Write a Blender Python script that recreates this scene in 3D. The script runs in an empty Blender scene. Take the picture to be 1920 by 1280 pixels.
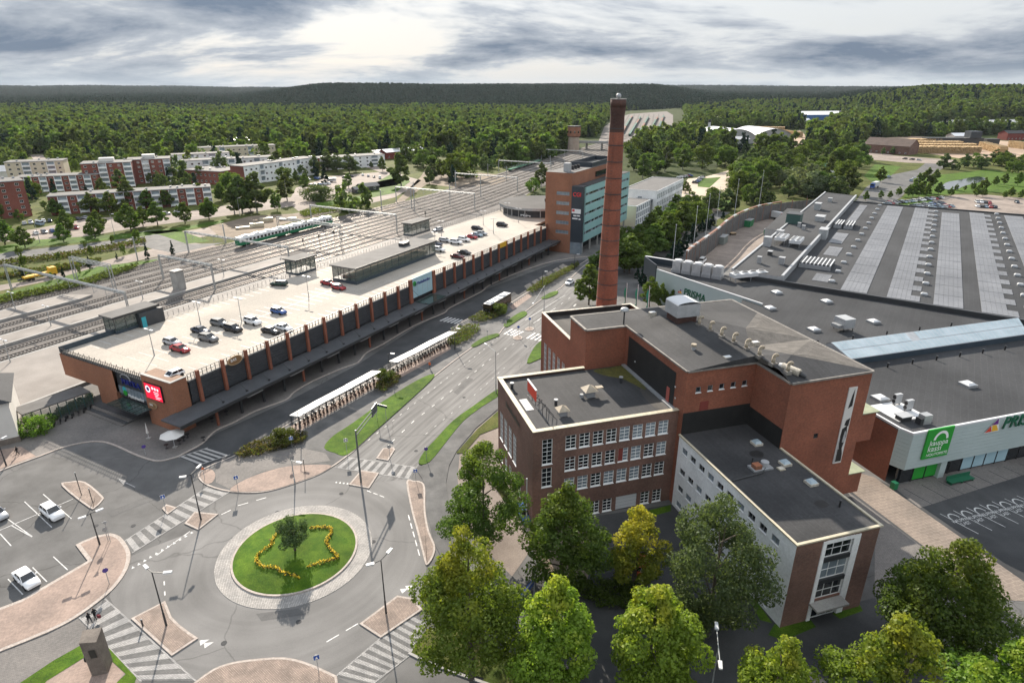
import bpy, bmesh, math, random
from mathutils import Vector, Matrix
random.seed(7)
R = math.radians
scene = bpy.context.scene
C = scene.collection
# ---------------------------------------------------------------- camera
FPX, HZ, CAMH = 1173.0, 165.0, 60.0
PITCH = math.atan((640 - HZ) / FPX)
cam_d = bpy.data.cameras.new('camera'); cam = bpy.data.objects.new('camera', cam_d); C.objects.link(cam)
cam.location = (0, 0, CAMH); cam.rotation_euler = (math.pi/2 - PITCH, 0, 0)
cam_d.sensor_width = 36; cam_d.lens = FPX / 1920 * 36; cam_d.clip_end = 30000; cam_d.clip_start = 0.5
scene.camera = cam
# ---------------------------------------------------------------- light
SUN_EL, SUN_AZ = R(26.5), R(17.0)     # the sun stands ahead, a little to the left
world = bpy.data.worlds.new('World'); scene.world = world; world.use_nodes = True
nt = world.node_tree; nt.nodes.clear()
def N(t, typ, **kw):
    n = t.nodes.new(typ)
    for k, v in kw.items():
        if k.startswith('i_'):
            n.inputs[int(k[2:]) if k[2:].isdigit() else k[2:].replace('_', ' ')].default_value = v
        else: setattr(n, k, v)
    return n
def M2(t, op, a, b=None, c=None):
    n = t.nodes.new('ShaderNodeMath'); n.operation = op
    for i, x in enumerate((a, b, c)):
        if x is None: continue
        if isinstance(x, (int, float)): n.inputs[i].default_value = x
        else: t.links.new(x, n.inputs[i])
    return n.outputs[0]
def mixc(t, f, a, b, mode='MIX'):
    n = t.nodes.new('ShaderNodeMix'); n.data_type = 'RGBA'; n.blend_type = mode
    for i, x in ((0, f), (6, a), (7, b)):
        if isinstance(x, (int, float)): n.inputs[i].default_value = x
        elif isinstance(x, tuple): n.inputs[i].default_value = (*x, 1)[:4]
        else: t.links.new(x, n.inputs[i])
    return n.outputs[2]
def ramp(t, x, stops):
    n = t.nodes.new('ShaderNodeValToRGB'); e = n.color_ramp.elements
    while len(e) < len(stops): e.new(0.5)
    for el, (p, c) in zip(e, stops):
        el.position = p; el.color = (c, c, c, 1) if isinstance(c, (int, float)) else (*c, 1)
    t.links.new(x, n.inputs[0]); return n.outputs[0]
sky = N(nt, 'ShaderNodeTexSky', sky_type='NISHITA', sun_disc=False, sun_elevation=SUN_EL, sun_rotation=-SUN_AZ, altitude=100, air_density=1.0, dust_density=1.5)
tc = N(nt, 'ShaderNodeTexCoord')
sep = N(nt, 'ShaderNodeSeparateXYZ'); nt.links.new(tc.outputs['Generated'], sep.inputs[0])
zc = M2(nt, 'ADD', M2(nt, 'MAXIMUM', sep.outputs[2], 0.0), 0.19)
comb = N(nt, 'ShaderNodeCombineXYZ')
nt.links.new(M2(nt, 'DIVIDE', sep.outputs[0], zc), comb.inputs[0])
nt.links.new(M2(nt, 'DIVIDE', sep.outputs[1], zc), comb.inputs[1])
cloud = N(nt, 'ShaderNodeTexNoise', i_Scale=0.95, i_Detail=10.0, i_Roughness=0.60, i_Distortion=0.25)
mp = N(nt, 'ShaderNodeMapping'); mp.inputs['Location'].default_value = (3.3, 8.7, 5.5); mp.inputs['Scale'].default_value = (0.75, 1.0, 1.0)
nt.links.new(comb.outputs[0], mp.inputs[0]); nt.links.new(mp.outputs[0], cloud.inputs['Vector'])
dens = ramp(nt, cloud.outputs[0], [(0.40, 0.0), (0.50, 1.0)])
thick = ramp(nt, cloud.outputs[0], [(0.42, 0.0), (0.62, 1.0)])
veil = N(nt, 'ShaderNodeTexNoise', i_Scale=0.9, i_Detail=5.0, i_Roughness=0.6); nt.links.new(mp.outputs[0], veil.inputs['Vector'])
bright = mixc(nt, M2(nt, 'MULTIPLY', veil.outputs[0], 0.9), (0.34, 0.365, 0.39), (0.62, 0.63, 0.64))
dark = mixc(nt, veil.outputs[0], (0.085, 0.116, 0.165), (0.155, 0.192, 0.247))
ccol = mixc(nt, thick, bright, dark)
clear = mixc(nt, 0.85, mixc(nt, 1.0, sky.outputs[0], (0.05, 0.05, 0.05), 'MULTIPLY'), (0.48, 0.495, 0.51))
skyc = mixc(nt, dens, clear, ccol)
low = ramp(nt, sep.outputs[2], [(0.0, 1.0), (0.035, 0.0)])     # thin grey-blue air right above the horizon
skyc = mixc(nt, M2(nt, 'MULTIPLY', low, 0.6), skyc, (0.36, 0.40, 0.43))
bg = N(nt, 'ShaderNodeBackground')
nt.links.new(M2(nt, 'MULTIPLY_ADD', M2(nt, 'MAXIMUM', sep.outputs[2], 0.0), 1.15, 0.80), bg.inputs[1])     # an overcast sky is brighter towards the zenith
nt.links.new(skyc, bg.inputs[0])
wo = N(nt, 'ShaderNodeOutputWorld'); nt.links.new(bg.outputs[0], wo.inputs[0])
sl = bpy.data.lights.new('sun', 'SUN'); sl.energy = 5.0; sl.angle = R(0.55); sl.color = (1.0, 0.90, 0.77)
sun = bpy.data.objects.new('sun', sl); C.objects.link(sun)
sd = Vector((-math.sin(SUN_AZ)*math.cos(SUN_EL), math.cos(SUN_AZ)*math.cos(SUN_EL), math.sin(SUN_EL)))
sun.rotation_euler = sd.to_track_quat('Z', 'Y').to_euler(); sun.location = sd * 300
vs = scene.view_settings; vs.view_transform = 'Standard'; vs.look = 'None'; vs.gamma = 1.0; vs.exposure = 0.95; vs.use_curve_mapping = False
scene.cycles.max_bounces = 6; scene.cycles.diffuse_bounces = 3; scene.cycles.glossy_bounces = 3; scene.cycles.transmission_bounces = 4
scene.cycles.transparent_max_bounces = 8; scene.cycles.volume_bounces = 0
scene.cycles.use_denoising = True
scene.cycles.sample_clamp_indirect = 6.0; scene.cycles.caustics_reflective = False; scene.cycles.caustics_refractive = False
# ---------------------------------------------------------------- helpers
def P(px, py, z=0.0):
    """world point at height z seen at this place of the 1920x1280 photograph"""
    x, zz = (px - 960) / FPX, -(py - 640) / FPX
    c, s = math.cos(PITCH), math.sin(PITCH)
    w = Vector((x, c + s * zz, -s + c * zz)); t = (z - CAMH) / w.z
    return Vector((w.x * t, w.y * t, z))
class Frame:
    def __init__(s, o, deg):
        s.o = Vector((o[0], o[1], 0)); a = R(deg); s.a = a
        s.u = Vector((math.cos(a), math.sin(a), 0)); s.v = Vector((-math.sin(a), math.cos(a), 0))
    def __call__(s, u, v, z=0.0): return s.o + s.u*u + s.v*v + Vector((0, 0, z))
    def inv(s, p): d = Vector((p.x - s.o.x, p.y - s.o.y, 0)); return d.dot(s.u), d.dot(s.v)
FA = Frame((2.95, 75.4), 16.7)      # brick works and supermarket
FS = Frame((-61.8, 101.9), 61.9)    # station
class MB:
    def __init__(s): s.v = []; s.f = []; s.m = []
    def face(s, pts, m=0):
        n = len(s.v); s.v += [tuple(p) for p in pts]; s.f.append(tuple(range(n, n + len(pts)))); s.m.append(m); return s
    def prism(s, pts, z0, z1, m=0, top=None, bottom=False):
        pts = [(p[0], p[1]) for p in pts]
        ar = sum(pts[i-1][0]*pts[i][1] - pts[i][0]*pts[i-1][1] for i in range(len(pts)))
        if ar < 0: pts = pts[::-1]
        k = len(pts); n = len(s.v)
        s.v += [(x, y, z0) for x, y in pts] + [(x, y, z1) for x, y in pts]
        for i in range(k):
            j = (i + 1) % k; s.f.append((n+i, n+j, n+k+j, n+k+i)); s.m.append(m)
        s.f.append(tuple(range(n+k, n+2*k))); s.m.append(m if top is None else top)
        if bottom: s.f.append(tuple(range(n+k-1, n-1, -1))); s.m.append(m)
        return s
    def box(s, c, sz, rz=0.0, m=0, top=None, mat=None):
        """c = centre of the bottom face"""
        hx, hy = sz[0]/2, sz[1]/2; ca, sa = math.cos(rz), math.sin(rz)
        pts = [(c[0]+x*ca-y*sa, c[1]+x*sa+y*ca) for x, y in ((-hx,-hy),(hx,-hy),(hx,hy),(-hx,hy))]
        return s.prism(pts, c[2], c[2]+sz[2], m, top, True)
    def fbox(s, F, u0, u1, v0, v1, z0, z1, m=0, top=None):
        return s.prism([F(u0,v0), F(u1,v0), F(u1,v1), F(u0,v1)], z0, z1, m, top, True)
    def cyl(s, p0, p1, r0, r1=None, n=8, m=0, caps=True):
        p0, p1 = Vector(p0), Vector(p1); r1 = r0 if r1 is None else r1
        d = (p1 - p0)
        if d.length < 1e-6: return s
        d.normalize(); a = d.orthogonal().normalized(); b = d.cross(a); k = len(s.v)
        for p, r in ((p0, r0), (p1, r1)):
            for i in range(n):
                t = 2*math.pi*i/n; s.v.append(tuple(p + a*(r*math.cos(t)) + b*(r*math.sin(t))))
        for i in range(n):
            j = (i+1) % n; s.f.append((k+i, k+j, k+n+j, k+n+i)); s.m.append(m)
        if caps:
            s.f.append(tuple(range(k+n-1, k-1, -1))); s.m.append(m); s.f.append(tuple(range(k+n, k+2*n))); s.m.append(m)
        return s
    def tube(s, pts, r, n=6, m=0):
        for i in range(len(pts)-1):
            ra = r[i] if isinstance(r, (list, tuple)) else r; rb = r[i+1] if isinstance(r, (list, tuple)) else r
            s.cyl(pts[i], pts[i+1], ra, rb, n, m)
        return s
    def ball(s, c, r, m=0, seg=10, rings=6, sc=(1,1,1)):
        k = len(s.v); c = Vector(c)
        for i in range(rings+1):
            t = math.pi*i/rings
            for j in range(seg):
                p = 2*math.pi*j/seg; s.v.append((c.x+r*sc[0]*math.sin(t)*math.cos(p), c.y+r*sc[1]*math.sin(t)*math.sin(p), c.z+r*sc[2]*math.cos(t)))
        for i in range(rings):
            for j in range(seg):
                q = (j+1) % seg; s.f.append((k+i*seg+j, k+(i+1)*seg+j, k+(i+1)*seg+q, k+i*seg+q)); s.m.append(m)
        return s
    def wall(s, o, t, W, z0, z1, holes=(), m=0, depth=0.18, rm=None):
        """vertical wall from o along unit t, W long, outer side to the right of t; rectangular openings (x0,x1,za,zb) with reveals"""
        t = Vector(t); n = Vector((t.y, -t.x, 0)); o = Vector((o[0], o[1], 0)); rm = m if rm is None else rm
        def q(x, z, d=0.0): p = o + t*x - n*d; return (p.x, p.y, z)
        xs = sorted({0.0, W} | {h[0] for h in holes} | {h[1] for h in holes}); zs = sorted({z0, z1} | {h[2] for h in holes} | {h[3] for h in holes})
        for i in range(len(xs)-1):
            zr = None
            for j in range(len(zs)-1):
                xc, zc2 = (xs[i]+xs[i+1])/2, (zs[j]+zs[j+1])/2
                if any(h[0] < xc < h[1] and h[2] < zc2 < h[3] for h in holes): continue
                s.face([q(xs[i], zs[j]), q(xs[i+1], zs[j]), q(xs[i+1], zs[j+1]), q(xs[i], zs[j+1])], m)
        for x0, x1, a, b in holes:
            for A_, B_ in (((x0,a),(x0,b)), ((x0,b),(x1,b)), ((x1,b),(x1,a)), ((x1,a),(x0,a))):
                s.face([q(*A_), q(*A_, depth), q(*B_, depth), q(*B_)], rm)
        return s
    def mesh(s, name, mats):
        me = bpy.data.meshes.new(name); me.from_pydata(s.v, [], s.f); me.update()
        for m in (mats if isinstance(mats, (list, tuple)) else [mats]): me.materials.append(m)
        me.polygons.foreach_set('material_index', s.m)
        return me
    def build(s, name, mats, parent=None, smooth=False, loc=None):
        if parent is not None:
            off = Vector((0,0,0)); p = parent
            while p is not None: off += p.location; p = p.parent
            s.v = [(a-off.x, b-off.y, c-off.z) for a, b, c in s.v]
        me = s.mesh(name, mats)
        if smooth: me.polygons.foreach_set('use_smooth', [True]*len(me.polygons))
        return obj(name, me, parent)
def obj(name, me, parent=None, loc=(0,0,0), rz=0.0, kind=None):
    o = bpy.data.objects.new(name, me); C.objects.link(o); o.location = loc; o.rotation_euler = (0,0,rz)
    if parent is not None: o.parent = parent
    if kind: o['kind'] = kind
    return o
def txtmesh(cu):
    t = bpy.data.objects.new('t', cu); me = bpy.data.meshes.new_from_object(t); bpy.data.objects.remove(t); me.name = cu.name
    if not me.materials:
        for m in cu.materials: me.materials.append(m)
    return me
def tag(o, label=None, cat=None, group=None, kind=None):
    for k, v in (('label', label), ('category', cat), ('group', group), ('kind', kind)):
        if v: o[k] = v
    return o
def thing(name, label, cat, loc=(0,0,0), rz=0.0, group=None):
    o = bpy.data.objects.new(name, None); C.objects.link(o); o.location = Vector(loc); o.rotation_euler = (0,0,rz); o.empty_display_size = 0.3
    return tag(o, label, cat, group)
def dup(root, loc, rz=0.0, label=None, group=None, sc=None, parent=None):
    r = root.copy(); C.objects.link(r)
    if parent is None: r.location = loc; r.rotation_euler = (0,0,rz)
    else: r.parent = parent
    if label: r['label'] = label
    if group: r['group'] = group
    if sc is not None: r.scale = sc if isinstance(sc, (tuple, list)) else (sc,)*3
    for ch in root.children: dup(ch, None, parent=r)
    return r
def struct(name, mb, mats, parent=None):
    o = mb.build(name, mats, parent)
    if parent is None: o['kind'] = 'structure'
    return o
def inpoly(x, y, pts):
    r = False; n = len(pts)
    for i in range(n):
        a, b = pts[i-1], pts[i]
        if (a[1] > y) != (b[1] > y) and x < (b[0]-a[0])*(y-a[1])/(b[1]-a[1]) + a[0]: r = not r
    return r
PP = lambda pts, z=0.0: [P(x, y, z) for x, y in pts]
def smooth(pts, n=4, closed=False):
    """Catmull-Rom through pixel or world points"""
    out = []; k = len(pts)
    for i in range(k if closed else k-1):
        p0 = pts[(i-1) % k] if closed or i > 0 else pts[i]; p1 = pts[i]; p2 = pts[(i+1) % k]
        p3 = pts[(i+2) % k] if closed or i+2 < k else p2
        for j in range(n):
            t = j/n; out.append(tuple(0.5*((2*b)+(-a+c)*t+(2*a-5*b+4*c-d)*t*t+(-a+3*b-3*c+d)*t**3) for a, b, c, d in zip(p0, p1, p2, p3)))
    if not closed: out.append(tuple(pts[-1]))
    return out
# ---------------------------------------------------------------- materials
MT = {}
def mat(name, c1, c2=None, scale=1.0, rough=0.8, bump=0.0, metal=0.0, spec=0.5, fine=None, big=None, stretch=None, alpha=None, bscale=None, rz=0.0, trans=0.0, crack=None, polar=None):
    m = bpy.data.materials.new(name); m.use_nodes = True; t = m.node_tree; b = t.nodes['Principled BSDF']
    b.inputs['Roughness'].default_value = rough; b.inputs['Metallic'].default_value = metal; b.inputs['Specular IOR Level'].default_value = spec
    col = None
    if c2 is not None:
        g = N(t, 'ShaderNodeNewGeometry'); mpn = N(t, 'ShaderNodeMapping'); t.links.new(g.outputs['Position'], mpn.inputs[0])
        mpn.vector_type = 'TEXTURE'; mpn.inputs['Rotation'].default_value = (0, 0, rz)
        if stretch: mpn.inputs['Scale'].default_value = stretch
        if polar:      # wear that runs in circles round a point
            ds = N(t, 'ShaderNodeVectorMath', operation='DISTANCE'); t.links.new(g.outputs['Position'], ds.inputs[0]); ds.inputs[1].default_value = polar
            cv = N(t, 'ShaderNodeCombineXYZ'); t.links.new(ds.outputs['Value'], cv.inputs[0]); sc_ = N(t, 'ShaderNodeVectorMath', operation='MULTIPLY_ADD'); t.links.new(g.outputs['Position'], sc_.inputs[0]); sc_.inputs[1].default_value = (.09, .09, 0); t.links.new(cv.outputs[0], sc_.inputs[2]); mpn = sc_
        n1 = N(t, 'ShaderNodeTexNoise', i_Scale=scale, i_Detail=6.0, i_Roughness=0.6); t.links.new(mpn.outputs[0], n1.inputs['Vector'])
        col = mixc(t, ramp(t, n1.outputs[0], [(0.35, 0.0), (0.65, 1.0)]), c1, c2)
        if big:
            n2 = N(t, 'ShaderNodeTexNoise', i_Scale=big[0], i_Detail=4.0); t.links.new(g.outputs['Position'], n2.inputs['Vector'])
            k = 1-big[1]; col = mixc(t, 1.0, col, ramp(t, n2.outputs[0], [(0.35, (k, k, k)), (0.65, (1.12, 1.12, 1.12))]), 'MULTIPLY')
        if fine:
            n3 = N(t, 'ShaderNodeTexNoise', i_Scale=fine[0], i_Detail=2.0); t.links.new(g.outputs['Position'], n3.inputs['Vector'])
            k = 1-fine[1]; col = mixc(t, 1.0, col, ramp(t, n3.outputs[0], [(0.3, (k, k, k)), (0.7, (1.1, 1.1, 1.1))]), 'MULTIPLY')
        if crack:
            nd = N(t, 'ShaderNodeTexNoise', i_Scale=crack[0]*4, i_Detail=3.0); t.links.new(g.outputs['Position'], nd.inputs['Vector']); va = N(t, 'ShaderNodeVectorMath', operation='MULTIPLY_ADD'); t.links.new(nd.outputs[1], va.inputs[0]); va.inputs[1].default_value = (crack[2],)*3; t.links.new(g.outputs['Position'], va.inputs[2])
            vo = N(t, 'ShaderNodeTexVoronoi', feature='DISTANCE_TO_EDGE', i_Scale=crack[0]); t.links.new(va.outputs[0], vo.inputs['Vector']); k = 1-crack[1]
            col = mixc(t, 1.0, col, ramp(t, vo.outputs[0], [(0.0, (k, k, k)), (crack[3], (1, 1, 1))]), 'MULTIPLY')
        t.links.new(col, b.inputs['Base Color'])
        if bump:
            nb = N(t, 'ShaderNodeTexNoise', i_Scale=bscale or scale*6, i_Detail=3.0); t.links.new(g.outputs['Position'], nb.inputs['Vector'])
            bm_ = N(t, 'ShaderNodeBump'); bm_.inputs['Strength'].default_value = bump; bm_.inputs['Distance'].default_value = 0.05
            t.links.new(nb.outputs[0], bm_.inputs['Height']); t.links.new(bm_.outputs[0], b.inputs['Normal'])
    else: b.inputs['Base Color'].default_value = (*c1, 1)
    if alpha is not None: b.inputs['Alpha'].default_value = alpha
    if trans: b.inputs['Transmission Weight'].default_value = trans
    MT[name] = m; return m
def tile_mat(name, c1, c2, cm, bw, bh, mortar=0.02, rz=0.0, wallmode=False, rough=0.85, offset=0.5, big=(0.25, 0.25), spec=0.35, bias=0.0):
    m = bpy.data.materials.new(name); m.use_nodes = True; t = m.node_tree; b = t.nodes['Principled BSDF']
    b.inputs['Roughness'].default_value = rough; b.inputs['Specular IOR Level'].default_value = spec
    g = N(t, 'ShaderNodeNewGeometry')
    if wallmode:
        cr = N(t, 'ShaderNodeVectorMath', operation='CROSS_PRODUCT'); cr.inputs[0].default_value = (0,0,1); t.links.new(g.outputs['True Normal'], cr.inputs[1])
        dt = N(t, 'ShaderNodeVectorMath', operation='DOT_PRODUCT'); t.links.new(g.outputs['Position'], dt.inputs[0]); t.links.new(cr.outputs[0], dt.inputs[1])
        sp = N(t, 'ShaderNodeSeparateXYZ'); t.links.new(g.outputs['Position'], sp.inputs[0])
        cv = N(t, 'ShaderNodeCombineXYZ'); t.links.new(dt.outputs['Value'], cv.inputs[0]); t.links.new(sp.outputs[2], cv.inputs[1]); vec = cv.outputs[0]
    else:
        mpn = N(t, 'ShaderNodeMapping'); mpn.inputs['Rotation'].default_value = (0,0,-rz); t.links.new(g.outputs['Position'], mpn.inputs[0]); vec = mpn.outputs[0]
    br = N(t, 'ShaderNodeTexBrick', offset=offset); br.inputs['Scale'].default_value = 1.0
    for k, v in (('Brick Width', bw), ('Row Height', bh), ('Mortar Size', mortar), ('Bias', bias)): br.inputs[k].default_value = v
    for k, v in (('Color1', c1), ('Color2', c2), ('Mortar', cm)): br.inputs[k].default_value = (*v, 1)
    t.links.new(vec, br.inputs['Vector'])
    n2 = N(t, 'ShaderNodeTexNoise', i_Scale=big[0], i_Detail=5.0); t.links.new(g.outputs['Position'], n2.inputs['Vector']); k = 1-big[1]
    n3 = N(t, 'ShaderNodeTexNoise', i_Scale=3.1, i_Detail=3.0); t.links.new(g.outputs['Position'], n3.inputs['Vector'])
    col = mixc(t, 1.0, br.outputs[0], ramp(t, n2.outputs[0], [(0.35, (k, k, k)), (0.65, (1.12, 1.1, 1.08))]), 'MULTIPLY')
    col = mixc(t, 1.0, col, ramp(t, n3.outputs[0], [(0.3, (0.85, 0.85, 0.85)), (0.7, (1.1, 1.1, 1.1))]), 'MULTIPLY')
    t.links.new(col, b.inputs['Base Color'])
    MT[name] = m; return m
def leaf_mat(name, c1, c2, c3=None, tr=0.48, yscale=0.35, ylo=0.52, yhi=0.7):
    m = bpy.data.materials.new(name); m.use_nodes = True; t = m.node_tree
    for n in list(t.nodes): t.nodes.remove(n)
    g = N(t, 'ShaderNodeNewGeometry'); col = mixc(t, g.outputs['Random Per Island'], c1, c2)
    tcn = N(t, 'ShaderNodeTexCoord'); oi = N(t, 'ShaderNodeObjectInfo')
    if c3:
        nn = N(t, 'ShaderNodeTexNoise', i_Scale=yscale, i_Detail=3.0); t.links.new(tcn.outputs['Object'], nn.inputs['Vector'])
        sp = N(t, 'ShaderNodeSeparateXYZ'); t.links.new(tcn.outputs['Object'], sp.inputs[0])
        w = M2(t, 'ADD', nn.outputs[0], M2(t, 'MULTIPLY', M2(t, 'SUBTRACT', sp.outputs[2], 9.0), 0.030))
        col = mixc(t, ramp(t, w, [(ylo, 0.0), (yhi, 1.0)]), col, c3)
    hs = N(t, 'ShaderNodeHueSaturation'); t.links.new(col, hs.inputs['Color'])
    t.links.new(M2(t, 'ADD', M2(t, 'MULTIPLY', oi.outputs['Random'], 0.035), 0.485), hs.inputs['Hue'])
    t.links.new(M2(t, 'ADD', M2(t, 'MULTIPLY', oi.outputs['Random'], 0.44), 0.78), hs.inputs['Value']); col = hs.outputs[0]
    d = N(t, 'ShaderNodeBsdfDiffuse'); tl = N(t, 'ShaderNodeBsdfTranslucent'); gl = N(t, 'ShaderNodeBsdfGlossy'); gl.inputs['Roughness'].default_value = 0.45
    t.links.new(col, d.inputs[0]); t.links.new(mixc(t, 1.0, col, (1.25, 1.3, 0.7), 'MULTIPLY'), tl.inputs[0]); gl.inputs[0].default_value = (0.3, 0.33, 0.3, 1)
    mx = N(t, 'ShaderNodeMixShader'); mx.inputs[0].default_value = tr; t.links.new(d.outputs[0], mx.inputs[1]); t.links.new(tl.outputs[0], mx.inputs[2])
    m3 = N(t, 'ShaderNodeMixShader'); m3.inputs[0].default_value = 0.03; t.links.new(mx.outputs[0], m3.inputs[1]); t.links.new(gl.outputs[0], m3.inputs[2])
    o = N(t, 'ShaderNodeOutputMaterial'); t.links.new(m3.outputs[0], o.inputs[0]); MT[name] = m; return m
def glow(name, c, s=1.0):
    m = bpy.data.materials.new(name); m.use_nodes = True; b = m.node_tree.nodes['Principled BSDF']
    b.inputs['Base Color'].default_value = (*c, 1); b.inputs['Emission Color'].default_value = (*c, 1); b.inputs['Emission Strength'].default_value = s
    MT[name] = m; return m
mat('asphalt', (0.112, 0.110, 0.108), (0.163, 0.16, 0.157), 0.22, 0.85, 0.15, spec=0.25, fine=(14, 0.25), big=(0.05, 0.25), bscale=30, crack=(.06, .4, 4, .006))
mat('asphalt_road', (0.115, 0.112, 0.109), (0.205, 0.20, 0.194), 0.8, 0.82, 0.15, spec=0.25, fine=(16, 0.22), big=(0.06, 0.18), stretch=(14, 0.6, 1), bscale=30, rz=R(66), crack=(.045, .3, 3, .006))
mat('asphalt_dark', (0.050, 0.052, 0.055), (0.076, 0.077, 0.079), 0.2, 0.85, spec=0.25, bump=0.15, fine=(14, 0.25), big=(0.07, 0.25), bscale=30)
mat('ring_road', (0.158, 0.154, 0.15), (0.20, 0.195, 0.19), 0.45, 0.82, 0.12, spec=0.25, fine=(16, 0.22), big=(0.09, 0.2), bscale=30, polar=(-30.2, 70.0, 0), crack=(.05, .35, 3, .006))
mat('path_asphalt', (0.095, 0.095, 0.095), (0.14, 0.138, 0.135), 0.4, 0.85, 0.1, spec=0.25, fine=(12, 0.2), big=(0.1, 0.2))
tile_mat('pink_paving', (0.36, 0.27, 0.225), (0.30, 0.225, 0.19), (0.22, 0.175, 0.15), 0.28, 0.14, 0.02, R(40), big=(0.3, 0.2))
tile_mat('pink_cobble', (0.38, 0.295, 0.245), (0.29, 0.22, 0.185), (0.17, 0.14, 0.12), 0.2, 0.2, 0.035, R(25), big=(0.5, 0.25))
tile_mat('grey_paving', (0.20, 0.185, 0.175), (0.165, 0.155, 0.148), (0.12, 0.115, 0.11), 0.35, 0.175, 0.02, R(30), big=(0.15, 0.2))
tile_mat('pale_cobble', (0.50, 0.48, 0.455), (0.36, 0.345, 0.33), (0.20, 0.19, 0.18), 0.22, 0.2, 0.035, 0, big=(0.5, 0.2))
tile_mat('cross_light', (0.42, 0.41, 0.40), (0.33, 0.325, 0.32), (0.2, 0.2, 0.2), 0.2, 0.2, 0.03, R(35), big=(0.6, 0.2))
tile_mat('cross_dark', (0.17, 0.168, 0.166), (0.13, 0.13, 0.13), (0.1, 0.1, 0.1), 0.2, 0.2, 0.03, R(35), big=(0.6, 0.25))
tile_mat('slab_paving', (0.225, 0.186, 0.156), (0.20, 0.166, 0.14), (0.30, 0.25, 0.21), 1.2, 0.6, 0.03, R(16.7), big=(0.2, 0.18))
mat('kerb', (0.34, 0.29, 0.255), (0.44, 0.385, 0.345), 1.5, 0.85, fine=(6, 0.2))
mat('kerb_grey', (0.28, 0.27, 0.26), (0.36, 0.35, 0.34), 1.5, 0.85)
mat('paint', (0.38, 0.38, 0.375), (0.66, 0.66, 0.65), 2.0, 0.6, fine=(9, 0.25))
mat('lawn', (0.05, 0.115, 0.008), (0.10, 0.175, 0.014), 0.7, 0.9, 0.6, fine=(9, 0.45), big=(0.12, 0.3), bscale=14, spec=0.15)
mat('rough_grass', (0.065, 0.095, 0.02), (0.14, 0.14, 0.045), 0.35, 0.95, 0.5, fine=(5, 0.4), big=(0.06, 0.3), bscale=8, spec=0.1)
mat('dry_ground', (0.20, 0.16, 0.12), (0.28, 0.225, 0.17), 0.3, 0.95, 0.2, fine=(6, 0.25), big=(0.08, 0.2), spec=0.2)
mat('gravel', (0.23, 0.19, 0.165), (0.31, 0.26, 0.225), 0.25, 0.9, 0.2, fine=(8, 0.25), big=(0.06, 0.2), spec=0.25)
mat('ballast', (0.15, 0.137, 0.128), (0.215, 0.198, 0.185), 0.15, 0.95, 0.3, fine=(5, 0.35), big=(0.04, 0.2), spec=0.2, bscale=9)
mat('forest_floor', (0.03, 0.045, 0.012), (0.055, 0.075, 0.02), 0.05, 1.0, fine=(1.2, 0.4), spec=0.1)
tile_mat('deck', (0.385, 0.352, 0.308), (0.365, 0.332, 0.29), (0.28, 0.255, 0.225), 11.0, 6.2, 0.05, R(61.9), offset=0.0, big=(0.07, 0.16), spec=0.25)
mat('platform', (0.20, 0.178, 0.16), (0.25, 0.226, 0.205), 0.2, 0.85, fine=(5, 0.15), big=(0.08, 0.15))
mat('concrete', (0.29, 0.28, 0.265), (0.37, 0.36, 0.34), 0.5, 0.85, fine=(6, 0.15), big=(0.15, 0.15))
mat('rust_rail', (0.20, 0.17, 0.15), (0.30, 0.26, 0.23), 0.5, 0.4, metal=0.6)
mat('sleeper', (0.20, 0.19, 0.18), (0.30, 0.285, 0.27), 0.7, 0.9)
tile_mat('brick_dark', (0.215, 0.103, 0.076), (0.14, 0.068, 0.053), (0.20, 0.155, 0.13), 0.27, 0.085, 0.012, wallmode=True, big=(0.22, 0.22))
tile_mat('brick_red', (0.30, 0.093, 0.052), (0.22, 0.07, 0.041), (0.24, 0.13, 0.09), 0.27, 0.085, 0.010, wallmode=True, big=(0.18, 0.2))
tile_mat('brick_station', (0.34, 0.135, 0.072), (0.27, 0.106, 0.058), (0.24, 0.155, 0.11), 0.27, 0.085, 0.010, wallmode=True, big=(0.15, 0.14))
tile_mat('brick_chimney', (0.315, 0.098, 0.056), (0.235, 0.073, 0.045), (0.19, 0.095, 0.07), 0.27, 0.085, 0.010, wallmode=True, big=(0.35, 0.22))
tile_mat('brick_soot', (0.10, 0.045, 0.034), (0.07, 0.034, 0.028), (0.09, 0.06, 0.05), 0.27, 0.085, 0.010, wallmode=True, big=(0.4, 0.3))
tile_mat('brick_apartment', (0.25, 0.07, 0.05), (0.19, 0.055, 0.04), (0.2, 0.1, 0.08), 0.27, 0.085, 0.012, wallmode=True, big=(0.1, 0.15))
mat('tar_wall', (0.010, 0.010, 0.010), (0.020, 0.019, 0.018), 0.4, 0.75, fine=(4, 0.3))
tile_mat('roof_felt', (0.057, 0.058, 0.061), (0.050, 0.051, 0.0535), (0.067, 0.068, 0.071), 7.0, 1.0, 0.03, R(106.7), big=(0.12, 0.35), spec=0.25)
mat('roof_felt_worn', (0.05, 0.047, 0.044), (0.10, 0.092, 0.084), 0.35, 0.8, 0.2, spec=0.3, fine=(7, 0.25), big=(0.12, 0.3), stretch=(1, 4, 1), rz=R(16.7), bscale=14)
mat('ribbed_roof', (0.075, 0.067, 0.058), (0.125, 0.113, 0.10), 0.8, 0.75, fine=(6, 0.25), big=(0.2, 0.2))
tile_mat('roof_grey', (0.049, 0.052, 0.057), (0.043, 0.0455, 0.05), (0.058, 0.0605, 0.065), 9.0, 1.05, 0.035, R(56), big=(0.06, 0.3), spec=0.22)
mat('moss', (0.06, 0.062, 0.012), (0.115, 0.105, 0.02), 0.8, 0.95, 0.5, fine=(6, 0.4), bscale=12)
mat('cap_cream', (0.44, 0.39, 0.285), (0.51, 0.455, 0.34), 0.6, 0.55, fine=(3, 0.1))
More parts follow.
